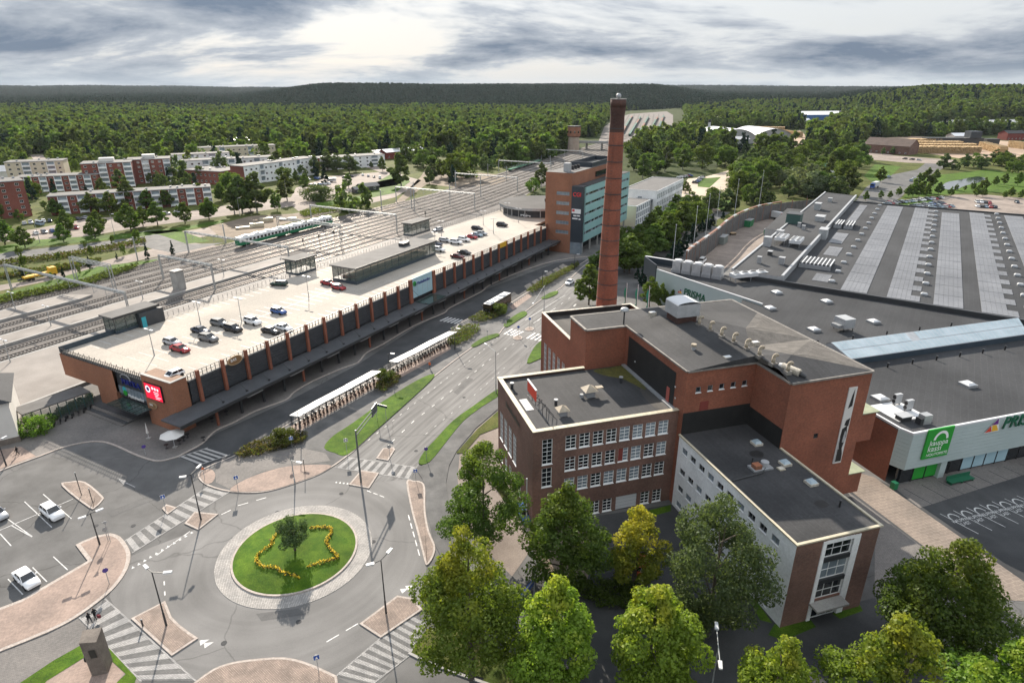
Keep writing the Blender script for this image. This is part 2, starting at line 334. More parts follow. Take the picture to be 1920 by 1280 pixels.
mat('cap_worn', (0.42, 0.37, 0.30), (0.62, 0.58, 0.50), 1.2, 0.7, fine=(5, 0.3))
mat('eave', (0.16, 0.145, 0.13), (0.26, 0.24, 0.215), 1.0, 0.7)
mat('white_plaster', (0.76, 0.765, 0.77), (0.83, 0.835, 0.84), 0.25, 0.85, fine=(3, 0.06), big=(0.15, 0.12))
mat('white_paint', (0.78, 0.78, 0.77)); mat('white_metal', (0.58, 0.59, 0.60), rough=0.45)
mat('shelter_roof', (0.80, 0.80, 0.78), rough=0.22, spec=0.8)
mat('grey_metal', (0.30, 0.31, 0.32), (0.38, 0.39, 0.40), 2.0, 0.5, metal=0.3)
mat('light_metal', (0.36, 0.37, 0.38), (0.44, 0.45, 0.46), 1.0, 0.45, metal=0.2)
mat('dark_metal', (0.035, 0.037, 0.04), rough=0.45); mat('black', (0.012, 0.012, 0.013), rough=0.5)
mat('galvanised', (0.34, 0.355, 0.36), (0.44, 0.455, 0.46), 1.5, 0.5, metal=0.4)
mat('beige_vent', (0.29, 0.24, 0.175), (0.38, 0.325, 0.245), 1.5, 0.6)
mat('glass_green_solid', (0.035, 0.055, 0.05), rough=0.15, spec=0.7)
mat('station_panel', (0.030, 0.034, 0.040), (0.045, 0.050, 0.058), 0.6, 0.55, fine=(4, 0.2))
mat('station_canopy', (0.055, 0.059, 0.065), (0.075, 0.079, 0.086), 0.4, 0.6, fine=(4, 0.15))
mat('blue_parapet', (0.030, 0.048, 0.065), (0.045, 0.065, 0.085), 0.4, 0.4)
mat('teal_panel', (0.26, 0.46, 0.45), (0.295, 0.50, 0.49), 0.15, 0.35, spec=0.5)
mat('pale_teal', (0.40, 0.475, 0.465), (0.44, 0.515, 0.505), 0.2, 0.5)
mat('slate_blue', (0.028, 0.038, 0.050), rough=0.4)
mat('cream_wall', (0.56, 0.49, 0.37), (0.62, 0.55, 0.43), 0.2, 0.85)
mat('pale_wall', (0.60, 0.58, 0.54), (0.68, 0.66, 0.62), 0.2, 0.85)
mat('wood', (0.36, 0.25, 0.145), (0.46, 0.33, 0.2), 2.0, 0.7)
mat('log', (0.46, 0.32, 0.16), (0.62, 0.45, 0.25), 3.0, 0.85, fine=(8, 0.35))
mat('bark', (0.06, 0.048, 0.036), (0.11, 0.09, 0.07), 4.0, 0.95); mat('birch_bark', (0.45, 0.44, 0.41), (0.25, 0.24, 0.22), 3.0, 0.9)
mat('glass_dark', (0.012, 0.016, 0.020), rough=0.06, spec=0.8); mat('glass_pale', (0.16, 0.20, 0.235), (0.24, 0.285, 0.32), 0.4, 0.1, spec=0.9)
mat('glass_sky', (0.30, 0.385, 0.43), (0.44, 0.52, 0.565), 0.25, 0.2, spec=0.9)
mat('glass_green', (0.10, 0.14, 0.13), rough=0.05, spec=0.8, alpha=0.42)
mat('frosted', (0.33, 0.50, 0.56), (0.38, 0.55, 0.61), 0.3, 0.25)
mat('solar', (0.135, 0.14, 0.153), (0.17, 0.175, 0.188), 0.25, 0.5, spec=0.35, big=(0.05, 0.15)); mat('solar_frame', (0.30, 0.31, 0.32), rough=0.4)
mat('water', (0.02, 0.03, 0.035), rough=0.08, spec=0.8)
mat('tyre', (0.015, 0.015, 0.015), rough=0.8); mat('rim', (0.45, 0.46, 0.47), rough=0.3, metal=0.8); mat('car_glass', (0.012, 0.014, 0.017), rough=0.05, spec=0.8)
mat('lamp_glass', (0.75, 0.76, 0.78), rough=0.15); mat('tail_red', (0.35, 0.01, 0.01), rough=0.2)
for n, c in dict(white=(0.78,0.78,0.78), silver=(0.42,0.43,0.45), grey=(0.14,0.145,0.15), black=(0.014,0.014,0.016), red=(0.30,0.012,0.018), darkred=(0.10,0.012,0.014), blue=(0.03,0.09,0.28), navy=(0.018,0.028,0.055), darkgreen=(0.01,0.04,0.03), lightblue=(0.25,0.33,0.40), beige=(0.45,0.40,0.32)).items():
    mat('paint_'+n, c, rough=0.25, spec=0.6)
mat('red', (0.55, 0.02, 0.03), rough=0.5); mat('sign_blue', (0.02, 0.09, 0.38), rough=0.4); mat('yellow', (0.62, 0.36, 0.02), rough=0.6); mat('orange', (0.65, 0.13, 0.02), rough=0.5)
mat('green', (0.02, 0.30, 0.03), rough=0.45); mat('dark_green', (0.01, 0.11, 0.055), rough=0.45); mat('train_green', (0.01, 0.17, 0.075), rough=0.35); mat('train_white', (0.66, 0.67, 0.66), rough=0.35)
mat('purple', (0.13, 0.02, 0.20)); mat('logo_red', (0.6, 0.06, 0.03)); mat('logo_yellow', (0.75, 0.42, 0.03)); mat('cyan', (0.04, 0.35, 0.42)); mat('letter_blue', (0.015, 0.025, 0.22), rough=0.4)
mat('bin_green', (0.015, 0.16, 0.06), rough=0.5); mat('grey_bin', (0.18, 0.21, 0.20), rough=0.6); mat('trailer_red', (0.34, 0.03, 0.03), rough=0.5)
mat('skin', (0.5, 0.32, 0.23), rough=0.6); mat('cloth_black', (0.012, 0.012, 0.014), rough=0.9); mat('cloth_grey', (0.06, 0.06, 0.07), rough=0.9); mat('hair', (0.03, 0.02, 0.015), rough=0.7); mat('cloth_red', (0.14, 0.02, 0.03), rough=0.9)
mat('stone', (0.15, 0.125, 0.105), (0.22, 0.185, 0.155), 1.2, 0.75, fine=(14, 0.35)); mat('bronze', (0.03, 0.03, 0.026), rough=0.5)
mat('parasol', (0.62, 0.60, 0.57), rough=0.9); mat('flower_yellow', (0.74, 0.50, 0.015), rough=0.8); mat('flower_dark', (0.06, 0.03, 0.03), rough=0.9)
mat('sand', (0.42, 0.34, 0.26), (0.50, 0.41, 0.32), 0.1, 0.95); mat('sawdust', (0.30, 0.21, 0.145), (0.38, 0.28, 0.20), 0.06, 0.95, big=(0.02, 0.2)); mat('blue_wall', (0.03, 0.12, 0.34), rough=0.6); mat('roof_white', (0.72, 0.73, 0.74), rough=0.5); mat('house_red', (0.20, 0.04, 0.03), rough=0.8); mat('tile_red', (0.33, 0.09, 0.05), rough=0.8)
mat('rusty', (0.16, 0.07, 0.045), (0.22, 0.10, 0.065), 1.0, 0.8); mat('grey_panel', (0.075, 0.075, 0.078), (0.11, 0.11, 0.113), 0.4, 0.7, fine=(3, 0.2)); mat('dark_teal', (0.035, 0.085, 0.075), rough=0.5); mat('green_copper', (0.24, 0.27, 0.18), (0.32, 0.34, 0.23), 1.0, 0.6); mat('pale_brick', (0.36, 0.28, 0.22), (0.44, 0.35, 0.28), 0.4, 0.9); mat('green_roof', (0.10, 0.24, 0.17), rough=0.6); mat('barn_roof', (0.085, 0.06, 0.05), (0.12, 0.085, 0.07), 0.3, 0.9); mat('door_red', (0.35, 0.09, 0.07), rough=0.7)
glow('led_red', (0.85, 0.012, 0.05), 0.42); glow('led_white', (0.9, 0.85, 0.9), 0.42); glow('led_navy', (0.02, 0.02, 0.12), 0.3); glow('sign_red_lit', (0.6, 0.03, 0.03), 0.12)
leaf_mat('leaf_linden', (0.112, 0.188, 0.027), (0.181, 0.269, 0.045), (0.300, 0.325, 0.037), ylo=0.60, yhi=0.9)
leaf_mat('leaf_yellow', (0.138, 0.198, 0.024), (0.210, 0.276, 0.038), (0.432, 0.396, 0.048), ylo=0.60, yhi=0.95)
leaf_mat('leaf_gold', (0.15, 0.18, 0.025), (0.22, 0.24, 0.036), (0.46, 0.38, 0.045), ylo=0.42, yhi=0.72)
leaf_mat('leaf_dark', (0.069, 0.106, 0.041), (0.121, 0.161, 0.069))
leaf_mat('leaf_deep', (0.066, 0.118, 0.022), (0.111, 0.175, 0.037), (0.154, 0.194, 0.030), ylo=0.60, yhi=0.9)
leaf_mat('leaf_street', (0.076, 0.120, 0.025), (0.124, 0.175, 0.041), (0.172, 0.207, 0.034), ylo=0.6, yhi=0.8)
leaf_mat('leaf_birch', (0.075, 0.107, 0.030), (0.135, 0.173, 0.053), (0.181, 0.200, 0.040), yscale=0.15, ylo=0.62, yhi=0.9)
leaf_mat('leaf_willow', (0.11, 0.14, 0.085), (0.165, 0.19, 0.12))
leaf_mat('needle', (0.014, 0.034, 0.023), (0.028, 0.055, 0.036), tr=0.12)  # spruce green, with the cloud shadow over the hills put into the tone
leaf_mat('leaf_hedge', (0.075, 0.105, 0.022), (0.125, 0.15, 0.042)); leaf_mat('leaf_bronze', (0.075, 0.065, 0.026), (0.145, 0.11, 0.045))
mat('yard_green', (0.03, 0.10, 0.075), (0.05, 0.13, 0.10), .3, .7)
mat('sign_slate', (0.03, 0.045, 0.06), rough=.4); mat('flag_green', (0.03, 0.26, 0.17), rough=.8)
mat('sign_brown', (0.22, 0.12, 0.05), rough=.6)
mat('roof_light', (0.105, 0.102, 0.10), (0.14, 0.136, 0.133), 0.3, 0.85, fine=(5, .1), spec=0.25)
mat('ballast_dark', (0.075, 0.068, 0.062), (0.12, 0.11, 0.10), 0.3, 0.95, 0.2, fine=(6, 0.35), big=(0.05, 0.25))
mat('bus_brown', (0.045, 0.03, 0.012), rough=0.3); mat('sign_violet', (0.10, 0.06, 0.28), rough=.4); mat('paint_orange_', (0.55, 0.10, 0.03), rough=.3)
mat('ballast_pink', (0.115, 0.10, 0.092), (0.165, 0.145, 0.13), 0.02, 0.95, fine=(.3, .2))
mat('asphalt_dark2', (0.10, 0.098, 0.097), (0.13, 0.128, 0.126), .5, .85, spec=.25, fine=(14,.25))
mat('rail_dark', (0.10, 0.11, 0.115), rough=.5)
# ================================================================ SETTING: ground, roads, rails
def sstep(x, a, b):
    t = min(1, max(0, (x-a)/(b-a))); return t*t*(3-2*t)
def hill(x, y):
    if y < 300: return 0.0
    d = math.hypot(x, y); az = x/max(y, 1)
    n = math.sin(x*0.0021+1)*math.cos(y*0.0013)*5 + math.sin(x*0.006+y*0.004)*2.5
    h = (57+n) * sstep(d, 2000, 2900) * sstep(az, -0.45, -0.26) * (1-sstep(az, 0.20, 0.34))
    h += 12 * sstep(d, 2000, 2600) * sstep(az, -0.9, -0.5) * (1-sstep(az, -0.5, -0.35))
    h += (46+n*0.7) * sstep(d, 1250, 2000) * sstep(az, 0.46, 0.62)
    h += 16 * sstep(d, 1500, 2300) * sstep(az, 0.25, 0.34) * (1-sstep(az, 0.5, 0.6))
    h = max(h, (46 + n + 8*math.sin(x*0.0009)) * sstep(d, 4500, 7000))
    return h
ys = [-300, 0, 150, 300, 500, 800] + [1000+i*130 for i in range(24)] + [4200+i*400 for i in range(14)] + [11000, 14000]
mb = MB(); nx = 90
for yv in ys:
    w = 400 + abs(yv)*1.15
    for i in range(nx+1):
        xv = -w + 2*w*i/nx; mb.v.append((xv, yv, hill(xv, yv)-0.12))
for j in range(len(ys)-1):
    for i in range(nx): a = j*(nx+1)+i; mb.f.append((a, a+1, a+nx+2, a+nx+1)); mb.m.append(0)
o = struct('ground', mb, MT['forest_floor']); o.data.polygons.foreach_set('use_smooth', [True]*len(o.data.polygons))
def flat(name, pts, z, m, par=None, px=True):
    q = [P(x, y, 0) for x, y in pts] if px else pts
    b = MB(); b.face([(p[0], p[1], z) for p in q]); 
    if sum(b.v[i-1][0]*b.v[i][1]-b.v[i][0]*b.v[i-1][1] for i in range(len(b.v))) < 0: b.f[0] = b.f[0][::-1]
    return struct(name, b, MT[m], par)
def inset(q, d):
    cx = sum(p[0] for p in q)/len(q); cy = sum(p[1] for p in q)/len(q); out = []
    n = len(q); s = 1 if sum(q[i-1][0]*q[i][1]-q[i][0]*q[i-1][1] for i in range(n)) > 0 else -1
    for i in range(n):
        a, b, c = Vector(q[i-1][:2]), Vector(q[i][:2]), Vector(q[(i+1) % n][:2])
        e1, e2 = (b-a), (c-b)
        e1 = e1.normalized() if e1.length > 1e-6 else Vector((1,0)); e2 = e2.normalized() if e2.length > 1e-6 else e1
        n1, n2 = Vector((-e1.y, e1.x))*s, Vector((-e2.y, e2.x))*s
        m = n1+n2; m = m/max(0.4, m.length**2/2) if m.length > 1e-3 else n1
        out.append((b.x+m.x*d, b.y+m.y*d))
    return out
def island(name, pts, top, h=0.13, kerb='kerb', z=0.0, kw=0.28, px=True, rnd=0):
    if rnd: pts = smooth(pts, rnd, True)
    q = [P(x, y, 0) for x, y in pts] if px else pts
    b = MB(); b.prism(q, z-0.05, z+h, 0); o = struct(name, b, MT[kerb])
    t = MB(); t.face([(x, y, z+h+0.012) for x, y in inset([(p[0], p[1]) for p in q], kw)])
    if sum(t.v[i-1][0]*t.v[i][1]-t.v[i][0]*t.v[i-1][1] for i in range(len(t.v))) < 0: t.f[0] = t.f[0][::-1]
    k = t.build('paving' if 'lawn' not in top else 'turf', MT[top], o)
    return o
# ---- broad ground layers
flat('town_ground', [(-700,150),(-60,130),(60,560),(-60,640),(-900,640)], -0.09, 'rough_grass', px=False)
flat('yard_ground', [(60,230),(300,230),(420,520),(560,640),(470,820),(180,560)], -0.09, 'rough_grass', px=False)
flat('asphalt_area', [(-190,-20),(190,-20),(190,150),(120,262),(62,330),(25,262),(-72,100),(-100,138),(-190,60)], 0.0, 'asphalt', px=False)
# ---- railway
def rshift(a):
    s = a-200
    return 0 if s < 0 else (0.1157*s*s/160 if s < 80 else 0.1157*(s-40))
def RP(a, b, z=0.0): return FS(a, b + rshift(a), z)
AS = [-90,-40,0,40,80,120,160,200,220,240,260,280,320,400,520,640,760,900]
L_ = [RP(a, 127.5 if a < 100 else 121.5) for a in AS]; R_ = [RP(a, 33 if a < 185 else (33+min(1,(a-185)/110)*38)) for a in AS]
mb = MB()
for i in range(len(AS)-1): mb.face([R_[i].to_tuple(), R_[i+1].to_tuple(), L_[i+1].to_tuple(), L_[i].to_tuple()])
mb.v = [(x, y, -0.06) for x, y, z in mb.v]; struct('railway_bed', mb, MT['ballast'])
def track(b, a0, a1, sl=260):
    t = bpy.data.objects.new('railway_track', None); C.objects.link(t); t.location = RP(a0, b); t['kind'] = 'structure'
    pts = [a0 + (a1-a0)*i/40 for i in range(41)]
    for s in (-0.76, 0.76):
        m = MB()
        for i in range(40):
            for bb, zz in ((0,0),):
                q = [RP(pts[i], b+s-0.05), RP(pts[i+1], b+s-0.05), RP(pts[i+1], b+s+0.05), RP(pts[i], b+s+0.05)]
                m.face([(p.x, p.y, 0.24) for p in q]); m.face([(q[0].x,q[0].y,0.05),(q[1].x,q[1].y,0.05),(q[1].x,q[1].y,0.24),(q[0].x,q[0].y,0.24)])
                m.face([(q[2].x,q[2].y,0.05),(q[3].x,q[3].y,0.05),(q[3].x,q[3].y,0.24),(q[2].x,q[2].y,0.24)])
        m.build('rail', MT['rust_rail'], t)
    m = MB(); a = a0
    while a < min(a1, sl):
        q = [RP(a-0.13, b-1.3), RP(a+0.13, b-1.3), RP(a+0.13, b+1.3), RP(a-0.13, b+1.3)]
        m.prism(q, -0.05, 0.07); a += 0.85
    if m.v: tag(m.build('sleeper_bed', MT['sleeper'], t), kind='stuff')
    m = MB()
    for i in range(40):
        q = [RP(pts[i], b-1.55), RP(pts[i+1], b-1.55), RP(pts[i+1], b+1.55), RP(pts[i], b+1.55)]; m.face([(p.x, p.y, -0.03) for p in q])
    m.build('ballast_strip', MT['ballast_dark'], t)
for b, a0, a1 in [(69.5,-45,880),(74.6,-45,880),(89.2,-30,870),(94.6,-30,870),(112.3,-5,860),(117.4,0,860),(121.2,5,230),(80.0,112,600),(84.6,118,600),(100.2,52,700),(105.6,50,760)]: track(b, a0, a1)
def platform(b0, b1, a0, a1, taper=0):
    m = MB(); pts = [FS(a0,b0), FS(a1,b0), FS(a1+taper,(b0+b1)/2), FS(a1,b1), FS(a0,b1)] if not taper else [FS(a0,b0), FS(a1,b0), FS(a1+taper,b0+1), FS(a1,b1), FS(a0,b1)]
    m.prism(pts, -0.05, 0.6, 1, 0); o = struct('station_platform', m, [MT['platform'], MT['concrete']])
    for e in (b0, b1-0.7):
        k = MB(); k.prism([FS(a0+.1,e+.02), FS(a1-.1,e+.02), FS(a1-.1,e+.68), FS(a0+.1,e+.68)], 0.6, 0.625); k.build('edge_strip', MT['concrete'], o)
platform(77.6, 85.4, -70, 104); platform(98.8, 107.8, -70, 37.5, 4); platform(37.5, 66.2, -75, 150)
# ---- sorting yard far away
flat('sorting_yard', [(1122,266),(1133,238),(1152,224),(1180,214),(1250,209),(1262,216),(1262,236),(1215,266)], 0.03, 'ballast_pink')
# ---- residential streets left
for nm, pts, z, m in [
 ('apartment_street', [(-40,500),(60,482),(200,470),(320,455),(420,437),(560,412),(640,395),(740,370),(772,352),(790,338),(760,330),(730,315),(690,300),(640,300),(660,305),(720,325),(752,345),(735,360),(640,385),(540,402),(400,425),(240,448),(100,470),(-40,480)], -0.05, 'gravel'),
 ('parking_lot', [(-40,455),(30,452),(150,445),(250,428),(470,398),(560,385),(560,368),(470,378),(360,395),(240,405),(160,410),(60,430),(-40,440)], -0.05, 'gravel'),
 ('parking_lot', [(540,380),(555,352),(620,330),(720,322),(740,336),(735,345),(690,352),(640,365),(600,382),(560,396)], -0.06, 'gravel'),
 ('lower_parking', [(-40,540),(60,525),(180,492),(270,470),(340,452),(420,462),(380,470),(300,480),(250,490),(120,520),(0,545)], -0.05, 'gravel'),
 ('lower_parking', [(-40,478),(150,458),(230,448),(262,452),(130,472),(0,500),(-40,505)], -0.04, 'path_asphalt'),
 ('turning_place', [(250,435),(300,430),(352,458),(420,455),(330,475),(280,465),(240,452)], -0.035, 'path_asphalt'),
 ('house_lane', [(55,290),(80,290),(110,330),(95,335)], -0.05, 'gravel'),
 ('sandy_field', [(800,312),(880,322),(960,330),(940,345),(860,352),(800,345),(740,390),(700,400),(740,380),(790,330)], -0.05, 'dry_ground'),
 ('sandy_field', [(390,425),(470,405),(560,400),(600,405),(560,412),(470,440),(420,450)], -0.045, 'dry_ground')]:
    flat(nm, pts, z, m)
for pts in [[(-20,465),(60,450),(250,437),(330,427),(420,412),(420,417),(330,434),(250,445),(60,463),(-20,480)], [(270,435),(330,430),(395,452),(350,457),(300,440)], [(590,380),(690,365),(695,372),(600,392)], [(660,350),(760,330),(745,347),(665,360)], [(700,345),(735,325),(770,340),(740,362),(690,372)], [(1190,455),(1240,410),(1230,440),(1200,465)], [(300,485),(260,500),(160,530),(20,560),(-30,575),(-30,560),(80,530),(180,500)]]:
    flat('lawn', pts, -0.03, 'lawn')
# ---- east side: gravel lane, side street, lorry road, pond, timber field
flat('gravel_lane', [(1270,362),(1290,335),(1320,332),(1372,318),(1375,330),(1362,355),(1340,378),(1352,395),(1345,408),(1320,412),(1310,395),(1325,370),(1290,385),(1272,378)], -0.05, 'sand')
flat('side_street', [(1085,500),(1135,452),(1180,440),(1210,430),(1250,445),(1330,395),(1370,398),(1330,420),(1240,480),(1150,520)], -0.04, 'path_asphalt')
flat('avenue', [(1090,530),(1180,470),(1260,420),(1330,375),(1345,385),(1290,425),(1230,470),(1150,530)], -0.035, 'path_asphalt')
flat('main_street', [(1590,395),(1625,350),(1660,330),(1720,318),(1740,302),(1790,305),(1760,320),(1710,345),(1690,370),(1650,392)], -0.05, 'path_asphalt')
flat('north_road', [(1640,300),(1560,275),(1530,250),(1520,235),(1530,232),(1545,245),(1560,260),(1590,275),(1680,292),(1790,300),(1790,308),(1700,305)], -0.04, 'gravel')
flat('car_park', [(1590,400),(1680,385),(1790,365),(1850,365),(1960,375),(1960,420),(1780,410)], -0.05, 'gravel')
flat('timber_field', [(1620,262),(1700,255),(1960,268),(1960,300),(1820,300),(1700,282)], -0.05, 'sawdust')
flat('saw_yard', [(1400,255),(1500,245),(1520,262),(1500,278),(1420,275)], -0.05, 'sawdust')
flat('pond_lawn', [(1690,372),(1740,330),(1850,318),(1960,330),(1960,360),(1800,362)], -0.045, 'lawn')
flat('roadside_lawn', [(1590,398),(1640,385),(1760,366),(1740,385),(1640,405)], -0.03, 'lawn')
flat('roadside_lawn', [(1640,308),(1690,312),(1670,330),(1640,345),(1620,330)], -0.045, 'lawn')
flat('lane_lawn', [(1330,372),(1375,376),(1360,395),(1338,390)], -0.04, 'lawn')
flat('lane_lawn', [(1310,335),(1352,332),(1330,352),(1308,350)], -0.04, 'lawn')
o = flat('water', smooth([(1765,352),(1775,342),(1800,337),(1830,331),(1850,335),(1835,342),(1810,348),(1790,356)], 4, True), -0.02, 'water')
# ---- supermarket surroundings
flat('loading_yard', [(1285,505),(1300,490),(1340,462),(1372,432),(1410,415),(1440,405),(1470,395),(1475,410),(1395,500),(1330,505)], 0.02, 'gravel')
flat('forecourt', [(1560,960),(1600,880),(1675,912),(1920,840),(2100,800),(2100,1000),(1960,1130),(1900,1100)], 0.015, 'asphalt_dark')
o = flat('storefront_paving', [(1675,912),(1920,840),(2000,818),(2000,868),(1920,890),(1725,952),(1690,925)], 0.03, 'grey_paving')
mb = MB()
for i in range(9):
    a = FA(60.5+i*3.6, -8.3); b = FA(61.4+i*3.6, -14.0); d = FA.u*0.16
    mb.face([(a+Vector((0,0,.042))).to_tuple(), (b+Vector((0,0,.042))).to_tuple(), (b+d+Vector((0,0,.042))).to_tuple(), (a+d+Vector((0,0,.042))).to_tuple()])
mb.build('drain_strip', MT['asphalt_dark'], o)
flat('slab_walk', [(1607,885),(1640,895),(1920,1090),(1960,1130),(1860,1122),(1800,1075),(1588,915)], 0.03, 'slab_paving')
flat('side_path', [(1585,918),(1800,1078),(1870,1130),(1960,1180),(1960,1300),(1640,1110),(1640,985)], 0.02, 'grey_paving')
# ---- brick-works court
flat('factory_court', [(985,960),(1010,1010),(960,1080),(900,1020),(870,960),(858,900),(862,850),(893,804),(940,765),(960,860)], 0.02, 'gravel')
flat('court_asphalt', [(1000,985),(1260,945),(1460,1165),(1640,1120),(1700,1200),(1700,1290),(1000,1290),(930,1180),(1010,1060)], 0.02, 'asphalt_dark')
flat('court_gravel', [(990,975),(1060,970),(1120,1010),(1100,1090),(1010,1070)], 0.03, 'dry_ground')
for pts in [[(1452,1170),(1520,1162),(1530,1175),(1470,1200),(1440,1190)], [(1560,1150),(1610,1130),(1618,1145),(1575,1160)], [(1195,962),(1258,946),(1258,958),(1200,974)], [(1380,1080),(1400,1100),(1448,1168),(1425,1162)]]:
    flat('lawn', pts, 0.045, 'lawn')
# ---- station forecourt
KERB = [(-60,915),(0,884),(75,856),(120,839),(160,830),(190,829),(215,836),(250,852),(278,862),(300,865),(330,858),(347,850),(380,832),(405,808),(440,792),(480,771),(537,750),(552,736),(585,716),(640,692),(672,680),(688,662),(720,645),(777,611),(832,588),(845,577),(902,548),(917,536),(970,512),(1042,489),(1107,481)]
k3 = [P(x, y) for x, y in smooth(KERB, 3)]
inner = [FS(a, 4.0) for a in (160, 120, 80, 40, 0, -4)] + [FS(-3, 36), FS(-40, 36), FS(-75, 30), P(-60, 800)]
b = MB(); b.prism([(p.x, p.y) for p in k3+inner], -0.05, 0.11); pv = struct('station_pavement', b, MT['grey_paving'])
b = MB()
for i in range(len(k3)-1):
    p, q = k3[i], k3[i+1]; n = Vector((-(q-p).y, (q-p).x, 0)).normalized()*0.32; e = n*0.09
    b.face([(p.x-e.x, p.y-e.y, .135), (q.x-e.x, q.y-e.y, .135), (q.x+n.x, q.y+n.y, .135), (p.x+n.x, p.y+n.y, .135)])
    b.face([(p.x-e.x, p.y-e.y, -.05), (q.x-e.x, q.y-e.y, -.05), (q.x-e.x, q.y-e.y, .135), (p.x-e.x, p.y-e.y, .135)])
b.build('kerb', MT['kerb'], pv)
flat('entrance_paving', [FS(-4,3), FS(14,3), FS(14,36.5), FS(-4,36.5)], 0.118, 'grey_paving', px=False)
flat('pink_corner', [(-40,900),(0,880),(68,856),(40,838),(-40,850)], 0.13, 'pink_paving')
flat('bus_lane', [(347,851),(405,812),(540,752),(670,684),(780,613),(915,541),(1042,493),(1100,486),(1085,497),(990,547),(945,575),(860,607),(835,640),(705,707),(545,792),(480,832),(437,855),(372,880)], 0.012, 'asphalt_dark')
# ---- the long island between the bus lane and the street
BUSSIDE = [(372,896),(377,882),(400,870),(437,855),(480,832),(545,792),(640,742),(705,707),(760,675),(835,638),(856,612),(877,598),(945,574),(990,547),(1040,521),(1085,497),(1112,480)]
ROADSIDE = [(1120,481),(1090,503),(1052,540),(1016,562),(985,585),(946,614),(934,628),(890,649),(815,706),(755,760),(670,840),(652,855),(627,873),(600,889),(567,902),(517,918),(480,924),(430,922),(390,911)]
isl = [P(x, y) for x, y in smooth(BUSSIDE + ROADSIDE, 3, True)]
island('long_island', [(p.x, p.y) for p in isl], 'path_asphalt', 0.12, px=False)
LAWNZ = 0.17
for nm, pts in [('lawn', [(608,840),(625,818),(660,795),(720,752),(780,715),(812,702),(808,714),(756,762),(700,812),(652,853),(628,850)]), ('lawn', [(884,648),(905,634),(930,626),(936,630),(912,640),(890,651)]), ('lawn', [(945,608),(965,592),(982,584),(988,590),(970,602),(950,614)]), ('lawn', [(1014,560),(1030,550),(1045,546),(1044,552),(1026,560)])]:
    b = MB(); q = [P(x, y) for x, y in smooth(pts, 3, True)]; b.prism([(p.x, p.y) for p in q], 0.1, LAWNZ); struct(nm, b, MT['lawn'])
flat('pink_apron', smooth([(432,921),(450,905),(490,888),(540,875),(590,872),(622,874),(600,888),(567,901),(517,917),(480,922)], 3, True), 0.155, 'pink_paving')
flat('pink_apron', smooth([(376,895),(380,884),(395,880),(404,890),(400,903),(388,908)], 3, True), 0.155, 'pink_paving')
flat('pink_apron', [(404,872),(440,858),(560,840),(610,850),(620,865),(560,872),(490,885),(450,903),(430,917),(405,905)], 0.145, 'grey_paving')
flat('cycle_paving', [(730,704),(790,672),(840,645),(846,655),(800,682),(738,716)], 0.15, 'pink_paving'); flat('cycle_paving', [(545,800),(705,712),(712,722),(552,815)], 0.15, 'pink_paving'); flat('cycle_paving', [(955,575),(990,551),(998,556),(962,582)], 0.15, 'pink_paving')
# ---- main road, east pavement and lawns
flat('main_road', [(627,873),(652,855),(755,761),(815,707),(890,650),(935,628),(985,587),(1052,541),(1100,500),(1135,485),(1150,500),(1110,540),(1040,600),(1015,640),(1000,652),(989,680),(930,735),(850,790),(817,825),(795,850),(785,872),(770,897),(700,905)], 0.012, 'asphalt_road')
flat('ring_road', smooth([(627,874),(700,868),(772,880),(770,905),(785,960),(800,1050),(790,1120),(760,1220),(700,1290),(630,1268),(567,1240),(480,1236),(400,1255),(370,1276),(260,1180),(205,1118),(240,1066),(250,1040),(380,985),(400,930),(480,926),(560,904)], 3, True), 0.010, 'ring_road')
PATH = [(780,880),(800,868),(842,820),(870,787),(935,738),(1000,680),(1030,672),(1030,690),(935,766),(892,803),(856,846),(842,873),(836,905),(845,960),(860,1000),(900,1060),(960,1130),(1000,1200),(960,1240),(900,1150),(830,1050),(815,1020),(800,960),(797,915),(792,898)]
b = MB(); b.prism([(p.x, p.y) for p in PP(PATH)], -0.05, 0.10); struct('east_pavement', b, MT['path_asphalt'])
for pts in [[(785,869),(795,848),(817,824),(850,789),(890,760),(932,731),(936,742),(905,762),(870,789),(842,822),(806,866)], [(988,681),(1001,653),(1014,640),(1040,625),(1040,660),(1010,674)]]:
    b = MB(); q = [P(x, y) for x, y in smooth(pts, 3, True)]; b.prism([(p.x, p.y) for p in q], -0.03, 0.16); struct('lawn', b, MT['lawn'])
for pts in [[(855,850),(895,805),(935,770),(938,800),(900,815),(870,850)], [(925,910),(935,905),(990,975),(985,985),(960,960)], [(770,1225),(800,1235),(850,1255),(930,1278),(960,1275),(930,1215),(860,1170),(800,1180)], [(930,1215),(1010,1240),(1100,1270),(1000,1300),(900,1290)]]:
    flat('rough_grass', pts, 0.105+pts[0][0]*1e-5, 'rough_grass')
b = MB(); q = [P(x, y) for x, y in smooth([(765,1226),(800,1243),(850,1262),(900,1280),(960,1300)], 3)]
for i in range(len(q)-1):
    n = Vector((-(q[i+1]-q[i]).y, (q[i+1]-q[i]).x, 0)).normalized()*0.3; b.prism([q[i], q[i+1], q[i+1]+n, q[i]+n], 0, 0.14)
struct('kerb_line', b, MT['kerb_grey'])
